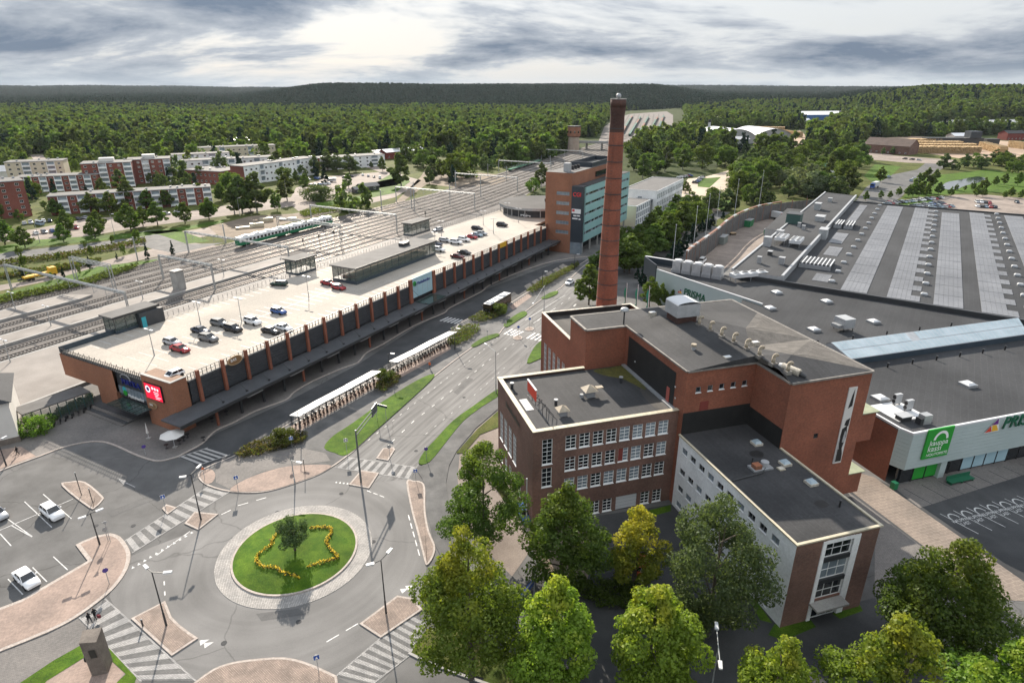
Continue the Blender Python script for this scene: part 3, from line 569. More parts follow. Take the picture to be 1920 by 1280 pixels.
# ---- roundabout
RC = Vector((-30.2, 70.0, 0)); RR = 8.15
def ring(r, n=64): return [(RC.x+r*math.cos(2*math.pi*i/n), RC.y+r*math.sin(2*math.pi*i/n)) for i in range(n)]
b = MB(); b.prism(ring(10.45), -0.02, 0.05, 1, 0); ra = struct('roundabout', b, [MT['pale_cobble'], MT['kerb_grey']])
b = MB(); b.prism(ring(RR+0.28), 0.04, 0.2); b.build('kerb', MT['kerb'], ra)
b = MB(); n = 64; k = 6
for j in range(k+1):
    for i in range(n):
        r = RR*j/k; z = 0.2 + 0.55*(1-(j/k)**2); b.v.append((RC.x+r*math.cos(2*math.pi*i/n), RC.y+r*math.sin(2*math.pi*i/n), z))
for j in range(k):
    for i in range(n): q = (i+1) % n; b.f.append((j*n+i, (j+1)*n+i, (j+1)*n+q, j*n+q)); b.m.append(0)
b.build('turf', MT['lawn'], ra, True)
# ---- splitter islands
for nm, pts in [('traffic_island', [(346,982),(365,960),(410,964),(372,994)]), ('traffic_island', [(304,954),(312,946),(332,952),(314,965)]), ('traffic_island', [(246,1160),(310,1127),(322,1157),(337,1172),(357,1187),(372,1197),(322,1230)]), ('traffic_island', [(674,1170),(745,1117),(775,1122),(792,1143),(714,1196)]), ('traffic_island', [(654,909),(677,882),(711,887),(692,916)]), ('traffic_island', [(705,860),(718,841),(738,839),(741,843),(728,864)])]:
    island(nm, pts, 'pink_cobble', 0.14)
for nm, pts in [('traffic_island', [(116,911),(130,904),(160,904),(192,930),(193,938),(180,951),(167,952)]), ('traffic_island', [(762,904),(776,902),(790,904),(797,915),(798,960),(805,997),(816,1024),(812,1045),(800,1060),(794,1045),(782,997),(772,960)]), ('traffic_island', [(962,633),(970,629),(979,632),(978,636),(970,638),(963,636)]), ('traffic_island', [(984,618),(992,613),(1001,616),(998,620),(990,621)])]:
    island(nm, pts, 'pink_cobble', 0.14, rnd=3)
island('traffic_island', smooth([(362,1282),(400,1255),(437,1242),(480,1236),(530,1233),(567,1240),(605,1255),(632,1268)], 3) + [(640,1340),(362,1340)], 'pink_cobble', 0.14)
island('corner_pavement', [(-60,1165),(0,1140),(40,1125),(165,1052),(142,1022),(155,1015),(180,1005)] + smooth([(207,1000),(225,1006),(240,1025),(245,1042),(240,1065),(225,1090),(200,1116),(145,1157),(87,1187),(0,1222)], 3) + [(-60,1250)], 'pink_paving', 0.12, kw=0.5)
flat('monument_path', [(-60,1252),(0,1224),(87,1190),(146,1160),(165,1178),(265,1277),(270,1330),(-60,1330)], 0.015, 'grey_paving')
flat('monument_plaza', [(85,1278),(160,1232),(190,1222),(234,1262),(214,1285),(200,1330),(80,1330)], 0.03, 'pink_paving')
flat('lawn', [(30,1285),(100,1238),(150,1210),(158,1232),(88,1276),(70,1295)], 0.04, 'lawn'); flat('lawn', [(186,1203),(200,1210),(256,1270),(250,1288),(214,1284),(236,1263),(190,1220)], 0.045, 'lawn')
# ---- crossings
def lerp(a, b, t): return (a[0]+(b[0]-a[0])*t, a[1]+(b[1]-a[1])*t)
def crossing(q, n, ml, md, z=0.03, border=True, duty=0.5):
    A0, A1, B1, B0 = [P(*p) for p in q]; b = MB()
    if md: b.face([(p.x, p.y, z) for p in (A0, A1, B1, B0)], 1)
    for i in range(n):
        t0, t1 = (i+(1-duty)/2)/n, (i+(1+duty)/2)/n
        b.face([(p[0], p[1], z+0.006) for p in (lerp(A0,B0,t0), lerp(A1,B1,t0), lerp(A1,B1,t1), lerp(A0,B0,t1))], 0)
    if border:
        for s, e in ((A0, B0), (A1, B1)):
            d = (e-s).normalized(); nn = Vector((-d.y, d.x, 0))*0.09; b.face([(p.x, p.y, z+0.01) for p in (s-nn, e-nn, e+nn, s+nn)], 0)
    for i, fc in enumerate(b.f):
        p0, p1, p2 = (Vector(b.v[j]) for j in fc[:3])
        if (p1-p0).cross(p2-p0).z < 0: b.f[i] = fc[::-1]
    return struct('crosswalk', b, [MT[ml], MT[md or ml]])
crossing([(197,1122),(149,1157),(265,1277),(368,1277)], 9, 'cross_light', 'cross_dark')
crossing([(247,1037),(232,1015),(390,912),(430,922)], 10, 'cross_light', 'cross_dark')
crossing([(652,857),(628,876),(770,898),(782,876)], 9, 'cross_light', 'cross_dark')
crossing([(712,1197),(768,1228),(697,1283),(630,1267)], 6, 'cross_light', 'cross_dark'); crossing([(770,1150),(800,1165),(768,1228),(712,1197)], 5, 'cross_light', 'cross_dark')
crossing([(335,857),(372,872),(432,852),(390,839)], 5, 'kerb_grey', 'asphalt_dark')
crossing([(822,601),(837,594),(878,602),(861,608)][0:1]+[(838,594),(877,601),(862,609)], 6, 'paint', None, 0.03, False)
crossing([(942,626),(958,616),(985,622),(966,631)], 4, 'paint', None, 0.03, False); crossing([(984,634),(1000,623),(1030,630),(1014,640)], 4, 'paint', None, 0.03, False)
# ---- painted lines
def dashes(name, pts, n, ln, w, z=0.022, px=True, m='paint'):
    q = [P(*p) for p in pts] if px else [Vector(p) for p in pts]; L = [0]
    for i in range(1, len(q)): L.append(L[-1]+(q[i]-q[i-1]).length)
    b = MB()
    def at(s):
        for i in range(1, len(q)):
            if s <= L[i] or i == len(q)-1: t = (s-L[i-1])/max(1e-6, L[i]-L[i-1]); return q[i-1].lerp(q[i], t), (q[i]-q[i-1]).normalized()
    for k in range(n):
        s = L[-1]*(k/(n-1) if n > 1 else 0.5); l = ln if ln else L[-1]
        p, d = at(s); nn = Vector((-d.y, d.x, 0))*w/2
        b.face([(x.x, x.y, z) for x in (p-d*l/2-nn, p+d*l/2-nn, p+d*l/2+nn, p-d*l/2+nn)])
    return struct(name, b, MT[m])
dashes('lane_marking', [(737,826),(775,790),(818,756),(853,727),(887,700),(917,675),(949,653),(962,645)], 15, 1.1, 0.13)
dashes('lane_marking', [(692,824),(740,786),(780,754),(830,715),(895,665),(932,634)], 22, 0.7, 0.09)
dashes('lane_marking', [(800,812),(852,770),(890,740),(915,717),(945,690)], 12, 0.7, 0.08)
for a, b_ in [((985,600),(1060,553)), ((1010,600),(1080,550)), ((1000,606),(1040,578))]: dashes('lane_marking', [a, b_], 1 if a[0] != 1010 else 6, 0 if a[0] != 1010 else 1.6, 0.16)
dashes('lane_marking', [(1065,585),(1090,560)], 3, 2.2, 0.5)
dashes('lane_marking', [(424,960),(455,945),(490,935)], 3, 1.5, 0.15); dashes('lane_marking', [(300,1036),(350,1000)], 4, 1.1, 0.13); dashes('lane_marking', [(624,1196),(660,1175)], 2, 1.6, 0.15)
dashes('lane_marking', [(767,970),(785,1035)], 5, 1.3, 0.14); dashes('lane_marking', [(692,921),(716,930)], 3, 0.9, 0.13); dashes('lane_marking', [(308,1093),(309,1112)], 2, 0.8, 0.16)
b = MB()
def tooth(px, py, dirv, s=0.42, z=0.024):
    p = P(px, py); d = dirv.normalized(); n = Vector((-d.y, d.x, 0)); f_ = [(x.x, x.y, z) for x in (p-n*s*0.7, p+n*s*0.7, p+d*s*1.7)]
    if (Vector(f_[1])-Vector(f_[0])).cross(Vector(f_[2])-Vector(f_[0])).z < 0: f_ = f_[::-1]
    b.face(f_)
for i in range(11): t = i/10; tooth(250+t*110, 1065-t*65.5, P(240,1030)-P(258,1068), 0.3)
for i in range(5): tooth(630+i*7, 905+i*0.8, Vector((0.1,1,0)), 0.24)
for x, y in ((375,1205),(383,1210),(752,1108),(762,1102)): tooth(x, y, Vector((1,0.6,0)), 0.6)
struct('give_way_marking', b, MT['paint'])
for a, c in [((81,926),(134,972)), ((46,940),(97,988)), ((-6,958),(60,1005)), ((22,985),(60,1006)), ((0,1000),(21,1023)), ((-10,998),(137,935)), ((100,1043),(127,1068)), ((61,1063),(88,1090)), ((15,1085),(43,1114))]: dashes('bay_line', [a, c], 1, 0, 0.13, 0.02)
b = MB(); q = PP([(220,896),(232,909),(237,901)]); b.face([(p.x, p.y, .022) for p in q]); q = PP([(234,905),(253,914),(254,912),(235,903)]); b.face([(p.x, p.y, .022) for p in q]); struct('arrow_marking', b, MT['cross_light'])
# loading bays in front of the supermarket
for i in range(9):
    u = 60.3+i*2.62; s = 0.36
    a, c = FA(u+0.1, -15.0, .03), FA(u+1.3, -20.2, .03); dashes('bay_line', [a, c], 1, 0, 0.12, 0.035, px=False)
    b = MB(); ctr = FA(u+1.35, -16.6); r0, r1 = 0.72, 0.9; dd = FA.v
    pr = None
    for k in range(13):
        t = math.pi*(k/12)*1.0+0.1
        v = FA.u*math.cos(t) + FA.v*math.sin(t)*1.35; p, q = ctr+v*r0, ctr+v*r1
        if pr: b.face([(x.x, x.y, .035) for x in (pr[0], pr[1], q, p)])
        pr = (p, q)
    struct('arch_marking', b, MT['paint'])
    for k, (tx, dv) in enumerate((('KAUPPA', -17.35), ('LAST', -18.15))):
        cu = bpy.data.curves.new('bay_text', 'FONT'); cu.body = tx; cu.size = 0.85; cu.align_x = 'CENTER'; cu.materials.append(MT['paint']); cu.fill_mode = 'FRONT'; cu.space_character = 0.85
        o = obj('bay_lettering', txtmesh(cu), None, FA(u+1.55+k*0.25, dv, 0.036), FA.a, 'structure')

for px, py in ((640,925),(520,960),(300,1150),(780,845),(700,1015),(250,985),(560,1165),(420,1205),(870,745),(180,985),(640,720),(500,790)):
    c = P(px, py); b = MB(); b.prism([(c.x+.34*math.cos(k*.52), c.y+.34*math.sin(k*.52)) for k in range(12)], 0, .035); struct('manhole_cover', b, MT['asphalt_dark'])
for q in ([(480,1150),(560,1140),(570,1152),(490,1164)],[(200,960),(290,925),(300,932),(210,968)],[(655,835),(690,800),(696,804),(664,838)],[(850,735),(880,708),(888,711),(858,740)]): flat('asphalt_patch', q, 0.016, 'asphalt_dark2')
# ================================================================ BUILDINGS
WC = {}
def wloc(o):
    v = Vector((0,0,0))
    while o is not None: v += o.location; o = o.parent
    return v
def window(par, o, t, w, h, cols=2, rows=2, fm='white_paint', gm='glass_dark', depth=0.16, sill=True, fw=0.09, name='window', mw=0.05):
    key = (round(w,2), round(h,2), cols, rows, fm, gm, depth, sill, fw)
    if key not in WC:
        f = MB()
        def bx(x0, x1, z0, z1): f.prism([(x0, depth-0.07), (x1, depth-0.07), (x1, depth-0.005), (x0, depth-0.005)], z0, z1, 0, None, True)
        bx(0, fw, 0, h); bx(w-fw, w, 0, h); bx(fw, w-fw, 0, fw); bx(fw, w-fw, h-fw, h)
        for i in range(1, cols): x = w*i/cols; bx(x-mw/2, x+mw/2, fw, h-fw)
        for j in range(1, rows): z = h*j/rows; bx(fw, w-fw, z-mw*0.4, z+mw*0.4)
        g = MB(); g.face([(0, depth, 0), (w, depth, 0), (w, depth, h), (0, depth, h)])
        s = None
        if sill: s = MB().prism([(-0.06, -0.1), (w+0.06, -0.1), (w+0.06, depth), (-0.06, depth)], -0.09, 0.012, 0, None, True).mesh('sill', MT['white_paint'])
        WC[key] = (f.mesh('window', MT[fm]), g.mesh('glass', MT[gm]), s)
    f, g, s = WC[key]; a = math.atan2(t[1], t[0]); L = Vector(o) - wloc(par)
    wn = obj(name, f, par, L, a); obj('glass', g, wn)
    if s: obj('sill', s, wn)
    return wn
def text(par, body, size, pos, t, m, ext=0.03, name='lettering', sx=1.0, shear=0.0, align='LEFT'):
    cu = bpy.data.curves.new(name, 'FONT'); cu.body = body; cu.size = size; cu.extrude = ext; cu.align_x = align; cu.shear = shear; cu.materials.append(MT[m])
    o = bpy.data.objects.new(name, txtmesh(cu)); C.objects.link(o); o.parent = par; o.location = Vector(pos) - (wloc(par) if par else Vector((0,0,0)))
    o.rotation_euler = (math.pi/2, 0, math.atan2(t[1], t[0])); o.scale = (sx, 1, 1); return o
def part(name, mb, m, par, smooth=False): return mb.build(name, MT[m] if isinstance(m, str) else [MT[x] for x in m], par, smooth)
UP = Vector((0,0,1))
# ---------------- station building -------------------------------------------------
st = thing('station_building', 'long low brick station building with rooftop car park beside the tracks', 'building', FS(0,0))
DK = 9.6; SW = 36.0; SL = 161.3
m = MB(); m.prism([FS(0.4,0.3), FS(SL,0.3), FS(SL,6), FS(196,6), FS(193,SW-2), FS(0.4,SW-0.3)], DK-0.7, DK, 1, 0, True); part('parking_deck', m, ('deck', 'concrete'), st)
tE = -FS.v
m = MB(); m.prism([FS(0,0), FS(0,8.7), FS(3.2,8.7), FS(3.2,0)], 0, 10.5, 0); part('corner_pier', m, 'brick_station', st)
m = MB(); m.prism([FS(-.08,-.08), FS(-.08,8.78), FS(.5,8.78), FS(.5,.5), FS(3.28,.5), FS(3.28,-.08)], 10.5, 10.62); part('pier_cap', m, 'concrete', st)
m = MB(); m.wall(FS(0,SW), tE, SW-18, 4.4, 9.2); m.face([FS(0,SW,4.4), FS(0,18,4.4), FS(6,18,4.4), FS(6,SW,4.4)][::-1]); m.wall(FS(30,SW), -FS.u, 30, 4.4, 9.2); part('end_wall', m, 'brick_station', st)
m = MB(); m.prism([FS(0.03,18.4), FS(0.03,24.6), FS(3,24.6), FS(3,18.4)], 0, 4.4, 0); part('brick_leg', m, 'brick_station', st)
m = MB(); m.prism([FS(0.6,8.7), FS(0.6,18.2), FS(0.9,18.2), FS(0.9,8.7)], 3.6, 9.3, 0); part('entrance_front', m, 'station_panel', st)
m = MB()
for i in range(9):
    b0 = 9.2+i*1.0; m.prism([FS(0.5,b0), FS(0.5,b0+.86), FS(0.6,b0+.86), FS(0.6,b0)], 4.3, 5.9)
part('entrance_glass', m, 'glass_pale', st)
m = MB(); m.prism([FS(2.6,3), FS(2.6,18), FS(2.8,18), FS(2.8,3)], 0, 3.6); part('entrance_doors', m, 'glass_dark', st)
m = MB(); m.prism([FS(-2.8,7.6), FS(-2.8,17.5), FS(0.7,17.5), FS(0.7,7.6)], 3.3, 3.42)
part('entrance_canopy', m, 'dark_metal', st)
for i in range(6):
    m = MB(); m.prism([FS(-2.75,7.75+i*1.62), FS(-2.75,9.15+i*1.62), FS(0.3,9.15+i*1.62), FS(0.3,7.75+i*1.62)], 3.43, 3.47); part('canopy_pane', m, 'glass_green_solid', st) if 'glass_green_solid' in MT else part('canopy_pane', m, 'glass_pale', st)
for k in range(4):
    m = MB(); m.prism([FS(-3.6+k*.7,12.4), FS(-3.6+k*.7,25.5), FS(2,25.5), FS(2,12.4)], 0.1+k*0.16, 0.26+k*0.16); part('step', m, 'station_canopy' if k % 2 else 'grey_paving', st)
# letters on the entrance front
text(st, 'MATKA', 1.7, FS(0.52,16.4,6.6), tE, 'letter_blue', 0.12); text(st, 'Matkahuolto', 0.95, FS(0.42,15.2,4.0), tE, 'white_paint', 0.05)
m = MB()
for i in range(14): t = math.pi*i/13; m.cyl(FS(.45, 14.9+1.5*math.cos(t), 8.0+0.85*math.sin(t)), FS(.45, 14.9+1.5*math.cos(t+.24), 8.0+0.85*math.sin(t+.24)), .1, n=5)
part('arc_emblem', m, 'light_metal', st)
m = MB(); m.cyl(FS(.4,16.1,5.4), FS(.55,16.1,5.4), .62, n=6); part('emblem', m, 'cyan', st); m = MB(); m.cyl(FS(.3,15.9,4.75), FS(.45,15.9,4.75), .6, n=6); part('emblem', m, 'green', st)
# long street front
NB = 28
pil = [5.4 + 5.52*i for i in range(NB+1)]
m = MB(); m.fbox(FS, 3.2, SL, 0.25, 0.6, 4.6, 9.3); part('facade_backing', m, 'black', st)
bays = [(3.2, pil[0])] + [(pil[i], pil[i+1]) for i in range(NB) if pil[i+1] < SL+1]
pan = {}
for a0, a1 in bays:
    if 71 < (a0+a1)/2 < 82: continue
    a1 = min(a1, SL); w = a1-a0-0.8
    m = MB()
    for k in range(7): m.fbox(FS, a0+.4, a1-.4, 0.02+0.02*(k % 2), 0.24, 5.0+k*0.62, 5.0+k*0.62+0.56)
    part('facade_panel', m, 'station_panel', st)
    m = MB()
    m.fbox(FS, a0+.3, a1-.3, 0.05, 0.3, 9.36, 9.6)
    part('facade_sill', m, 'concrete', st)
    m = MB(); n = max(2, int(w/0.9))
    for k in range(n+1): x = a0+.4+w*k/n; m.box(FS(x,.18,9.6), (.1,.1,1.25), FS.a)
    for zz in (10.2, 10.82): m.fbox(FS, a0+.4, a1-.4, .13, .23, zz, zz+.09)
    part('railing', m, 'dark_metal', st)
for a in pil:
    if a > SL or 73 < a < 81: continue
    m = MB(); big = abs(a-71.64) < 1 or abs(a-82.7) < 1.5
    w = .58 if big else .28
    m.fbox(FS, a-w, a+w, -.5, .1, 4.6, 11.3 if big else 11.05, 0); part('brick_pilaster', m, 'brick_red', st)
    m = MB(); m.cyl(FS(a+.2,-.5,8.6), FS(a+1.4,-4.2,4.75), .035, n=5); m.box(FS(a+1.4,-4.2,4.62), (.35,.35,.28), FS.a); part('tie_rod', m, 'dark_metal', st)
m = MB(); m.fbox(FS, 72.3, 82.0, -.15, .05, 5.7, 11.3); part('glass_sign_panel', m, 'frosted', st)
for k in range(1, 4): m = MB(); m.fbox(FS, 72.3+k*2.42-.02, 72.3+k*2.42+.02, -.17, -.15, 5.7, 11.3); part('panel_joint', m, 'grey_metal', st)
tL = FS.u
text(st, 'Matkahuolto', 1.25, FS(74.6,-.22,9.15), tL, 'letter_blue', 0.03, sx=0.98)
m = MB(); m.cyl(FS(73.5,-.3,9.75), FS(73.5,-.16,9.75), .75, n=6); part('emblem', m, 'green', st); m = MB(); m.cyl(FS(73.75,-.36,9.5), FS(73.75,-.31,9.5), .5, n=6); part('emblem', m, 'dark_green', st)
m = MB(); m.fbox(FS, -3.0, 162.5, -5.2, 0.2, 4.25, 4.55, 0); part('street_canopy', m, 'station_canopy', st)
m = MB(); m.fbox(FS, -3.1, 162.6, -5.4, -5.2, 4.0, 4.6, 0); part('canopy_edge', m, 'dark_metal', st)
m = MB(); m.prism([FS(73,-5.1), FS(81.5,-5.1), FS(81.5,-.55), FS(73,-.55)], 4.62, 4.7); part('glass_canopy', m, 'glass_green_solid', st)
m = MB(); m.fbox(FS, 3.2, SL, 3.0, 3.3, 0, 4.25); part('arcade_wall', m, 'station_panel', st)
for i in range(28):
    a0 = 5.6+i*5.52
    if a0+5 > SL: break
    m = MB(); m.fbox(FS, a0+.4, a0+4.6, 2.9, 2.99, .5, 3.4); part('shop_window', m, 'glass_pale' if i % 3 == 0 else 'glass_dark', st)
    m = MB(); m.fbox(FS, a0-.3, a0+.1, -3.6, -3.2, .1, 4.25); part('arcade_column', m, 'brick_red' if i % 4 == 0 else 'dark_metal', st)
    if i % 2: m = MB(); m.fbox(FS, a0+.6, a0+4.4, -4.9, -4.7, 3.5, 3.75); part('canopy_light', m, 'light_metal', st)
# railings of the car park: end, rear
m = MB()
for k in range(45): m.box(FS(.15, 8.9+k*.6, 9.2), (.09,.09,1.3+.35*(k % 3 == 0)), FS.a)
for zz in (9.8, 10.4): m.prism([FS(.1,8.8), FS(.1,SW), FS(.16,SW), FS(.16,8.8)], zz, zz+.06)
part('end_railing', m, 'dark_metal', st)
m = MB(); m.fbox(FS, .1, 23, SW-.4, SW-.15, DK-.2, 10.7); part('rear_parapet', m, 'blue_parapet', st)
for j in range(12):
    a0 = 23+j*14; m = MB()
    for k in range(10): m.box(FS(a0+k*1.4, SW-.3 if a0 < 150 else SW-2.2, DK), (.07,.07,1.2), FS.a)
    for zz in (.35, .75, 1.15): m.fbox(FS, a0, a0+14, (SW-.33 if a0 < 150 else SW-2.23), (SW-.27 if a0 < 150 else SW-2.17), DK+zz, DK+zz+.05)
    part('rear_railing', m, 'rail_dark', st)
# bay lines on the deck
m = MB()
for b0, b1 in ((11.5,16.2),(16.4,21.2),(30.5,35.0),(1.0,5.6)):
    for i in range(62):
        a = 5+i*2.5
        if 64 < a < 105 and b0 in (11.5, 16.4): continue
        m.prism([FS(a,b0), FS(a+.11,b0), FS(a+.11,b1), FS(a,b1)], DK, DK+.012)
m.prism([FS(8,16.25), FS(62,16.25), FS(62,16.37), FS(8,16.37)], DK, DK+.014)
part('bay_lines', m, 'paint', st)
# LED screen and bar signs
def onwall(name, label, cat, mbs, loc):
    o = thing(name, label, cat, loc)
    for nm, b, mm in mbs: b.build(nm, MT[mm], o)
    return o
E0 = FS(-.02,0)
led = thing('led_screen', 'bright red LED advertising screen on the brick corner pier of the station', 'screen', FS(-.2,5.3,6.2))
m = MB(); m.prism([FS(-.3,2.8), FS(-.3,7.8), FS(-.02,7.8), FS(-.02,2.8)], 6.0, 9.3, 0, None, True); part('housing', m, 'black', led)
m = MB(); m.wall(FS(-.31,7.7), tE, 4.8, 6.1, 9.2); scr = part('display', m, 'led_red', led)
m = MB()
def disc(b, z, r0, r1, d=.33, n=20):
    for i in range(n):
        t0, t1 = 2*math.pi*i/n, 2*math.pi*(i+1)/n
        m.face([FS(-d, b-r0*math.cos(t0), z+r0*math.sin(t0)), FS(-d, b-r1*math.cos(t0), z+r1*math.sin(t0)), FS(-d, b-r1*math.cos(t1), z+r1*math.sin(t1)), FS(-d, b-r0*math.cos(t1), z+r0*math.sin(t1))][::-1])
disc(6.75, 8.05, .42, .72); disc(5.3, 8.5, 0, .3); disc(4.55, 8.45, .0, .3); disc(3.8, 8.4, 0, .28)
for i, (x, w) in enumerate(((5.2,1.5),(5.1,1.4),(5.0,1.0),(4.9,1.7),(4.9,1.2))): m.wall(FS(-.33,x), tE, w, 7.7-i*.32, 7.82-i*.32)
part('picture', m, 'led_white', scr); m = MB(); disc(6.75, 8.05, 0, .41, .325); part('picture_disc', m, 'led_navy', scr)
def oval(name, label, c, t, rx, rz, txt):
    o = thing(name, label, 'sign', c); n = Vector((t.y, -t.x, 0)); k = 24
    ptsf = lambda r, d: [c + t*(rx*r*math.cos(2*math.pi*i/k)) + UP*(rz*r*math.sin(2*math.pi*i/k)) + n*d for i in range(k)]
    m = MB(); A_, B_ = ptsf(1, 0), ptsf(1, .22)
    for i in range(k): m.face([A_[i], A_[(i+1) % k], B_[(i+1) % k], B_[i]])
    m.face(B_); part('board', m, 'wood', o)
    m = MB(); m.face(ptsf(.86, .23)); part('face_plate', m, 'sign_brown', o)
    text(o, txt, rz*0.9, c - t*rx*.62 + n*.25 - UP*rz*.1, t, 'white_paint', .02, sx=.9)
oval('bar_sign', 'oval wooden bar sign on the brick corner pier below the red screen', FS(-.02,6.7,4.5), tE, 1.15, .62, 'BAR')
oval('bar_sign', 'oval wooden bar sign on the rail above the long street front', FS(13.6,-.35,10.0), tL, 1.75, .95, 'BAR')
o = thing('yellow_banner', 'yellow banner on the car park rail near the office tower', 'banner', FS(125,-.2,9.6)); m = MB(); m.fbox(FS, 121, 126.8, -.3, -.24, 9.4, 11.1); part('cloth', m, 'yellow', o)
# glazed hall and stair shelters on the deck
def glassbox(name, label, a0, a1, b0, b1, z1, nu, nv, skirt=.9, open_back=False):
    o = thing(name, label, 'glass pavilion' if 'pavilion' in name else 'stair shelter', FS(a0,b0,DK))
    m = MB(); m.fbox(FS, a0-.1, a1+.1, b0-.1, b1+.1, DK, DK+skirt); part('base_wall', m, 'blue_parapet', o)
    m = MB(); m.fbox(FS, a0-.5, a1+.5, b0-.5, b1+.5, z1-.35, z1); part('roof', m, 'roof_light', o)
    m = MB(); m.fbox(FS, a0-.55, a1+.55, b0-.55, b0-.5, z1-.45, z1+.06); part('roof_edge', m, 'dark_metal', o)
    for i in range(nu):
        w = (a1-a0)/nu
        for bb in (b0, b1):
            m = MB(); m.fbox(FS, a0+i*w+.05, a0+(i+1)*w-.05, bb-.02, bb+.02, DK+skirt, z1-.35); part('pane', m, 'glass_green', o)
            m = MB(); m.box(FS(a0+i*w, bb, DK+skirt), (.1,.12,z1-.35-DK-skirt), FS.a); part('mullion', m, 'dark_metal', o)
    for j in range(nv):
        w = (b1-b0)/nv
        for aa in (a0, a1):
            m = MB(); m.fbox(FS, aa-.02, aa+.02, b0+j*w+.05, b0+(j+1)*w-.05, DK+skirt, z1-.35); part('pane', m, 'glass_green', o)
            m = MB(); m.box(FS(aa, b0+j*w, DK+skirt), (.12,.1,z1-.35-DK-skirt), FS.a); part('mullion', m, 'dark_metal', o)
    return o
pav = glassbox('glass_pavilion', 'long glazed pavilion with a flat grey roof on the car park deck', 65.5, 103.6, 13.6, 22.0, 14.3, 12, 4)
m = MB(); m.fbox(FS, 67, 102, 15.5, 20, DK+.9, DK+1.6); part('wooden_floor', m, 'wood', pav)
m = MB(); m.fbox(FS, 92, 94.8, 17.2, 19.2, 14.3, 15.3); m.cyl(FS(95.3,18,14.3), FS(95.3,18,15.5), .5, n=10); part('roof_fan', m, 'dark_metal', pav)
glassbox('stair_shelter', 'glass stair shelter at the near end of the car park with a dark lift wall', 11.6, 21.5, 35.0, 39.0, 13.6, 4, 2, .7)
o = thing('lift_wall', 'dark panelled lift wall beside the near glass stair shelter', 'lift', FS(17,34.6,DK)); m = MB(); m.fbox(FS, 16.6, 22.4, 33.8, 34.9, DK, 12.9); part('panel', m, 'station_panel', o); m = MB(); m.fbox(FS, 16.9, 17.9, 33.65, 33.79, DK, 12.0); part('door', m, 'cyan', o)
glassbox('stair_shelter', 'glass stair shelter at the rear rail left of the long pavilion', 64.5, 71.8, 34.8, 39.2, 14.2, 4, 2, .7)
glassbox('stair_shelter', 'glass stair shelter at the rear rail near the far end of the car park', 122, 133, 36.5, 40.2, 14.4, 4, 2, .7)
# round ramp house behind the deck
rm = thing('ramp_house', 'low round roofed ramp house at the far end of the car park', 'building', FS(190,22)); cc = FS(190,18)
pts = [cc + Vector((17.5*math.cos(t), 17.5*math.sin(t), 0)) for t in [2*math.pi*i/32 for i in range(32)]]
m = MB(); m.prism(pts, 12.6, 13.6, 0, 1, True); part('roof', m, ('grey_metal', 'roof_felt'), rm)
m = MB(); m.prism([cc + (p-cc)*.9 for p in pts], 0, 12.6); part('wall', m, 'station_panel', rm)
for i in range(0, 32, 2): m = MB(); m.cyl(cc+(pts[i]-cc)*.96, cc+(pts[i]-cc)*.96+UP*12.6, .18, n=6); part('column', m, 'light_metal', rm)
for i in range(2): m = MB(); m.cyl(cc+Vector((3,2-2*i,13.6)), cc+Vector((3,2-2*i,14.8)), .4, n=8); part('roof_vent', m, 'black', rm)
# ---------------- office tower at the far end ---------------------------------------
ot = thing('office_tower', 'brick and turquoise office tower at the far end of the station', 'building', FS(161.5,-9.4))
tO = -FS.v; A0 = 161.5
m = MB(); hol = []
for k in range(5): z = 23.5-k*3.68; hol.append((1.5+3.1, 1.5+8.5, z-1.35, z))
m.wall(FS(A0,1.5), tO, 10.9, 0, 30.4, hol, depth=.25); m.wall(FS(A0,-9.4), FS.u, 50, 25, 30.4); m.wall(FS(A0+50,1.5), -FS.u, 50, 0, 30.4); m.wall(FS(A0+50,-9.4), FS.v, 10.9, 0, 30.4)
part('brick_wall', m, 'brick_station', ot)
for h in hol: window(ot, FS(A0,1.5-h[0],h[2]), tO, h[1]-h[0], 1.35, 4, 1, 'grey_metal', 'glass_pale', .22, False, .06)
m = MB(); m.fbox(FS, A0+.1, A0+49.9, -9.3, 1.4, 30.2, 30.45); part('roof', m, 'roof_light', ot)
m = MB()
for u0, u1, v0, v1 in ((A0+22,A0+50,-8.6,-8.3),(A0+22,A0+50,.6,.9),(A0+22,A0+22.3,-8.3,.6),(A0+49.7,A0+50,-8.3,.6)): m.fbox(FS, u0, u1, v0, v1, 30.45, 32.2)
part('roof_screen', m, 'slate_blue', ot)
m = MB(); m.fbox(FS, A0+3, A0+5.5, -6.6, -4.4, 30.45, 33.6); part('plant_box', m, 'light_metal', ot)
for i in range(3): m = MB(); m.fbox(FS, A0+10+i*3, A0+10.8+i*3, -5.5, -4.6, 30.45, 31.9); part('roof_vent', m, 'black', ot)
m = MB(); m.cyl(FS(A0+7,-3,30.4), FS(A0+7,-3,38), .06, n=5); part('antenna', m, 'grey_metal', ot)
m = MB(); m.fbox(FS, A0-.05, A0+3.5, -13.9, -9.4, 4.6, 25.8); dp = part('dark_panel', m, 'slate_blue', ot)
text(dp, 'CGI', 2.1, FS(A0-.1,-9.95,22.1), tO, 'sign_red_lit', .08, sx=.95)
m = MB(); m.fbox(FS, A0-.15, A0-.05, -13.4, -9.7, 15.7, 17.4); part('white_sign', m, 'white_paint', dp)
m = MB(); m.fbox(FS, A0-.2, A0-.16, -10.9, -9.9, 16.4, 17.2); part('red_mark', m, 'red', dp)
m = MB()
for i, (b0, w, z) in enumerate(((-10.4,1.3,14.6),(-11.9,1.2,14.65),(-10,2.2,13.5),(-12.6,.8,13.4))): m.fbox(FS, A0-.1, A0-.06, b0-w, b0, z, z+.5)
part('small_lettering', m, 'white_paint', dp)
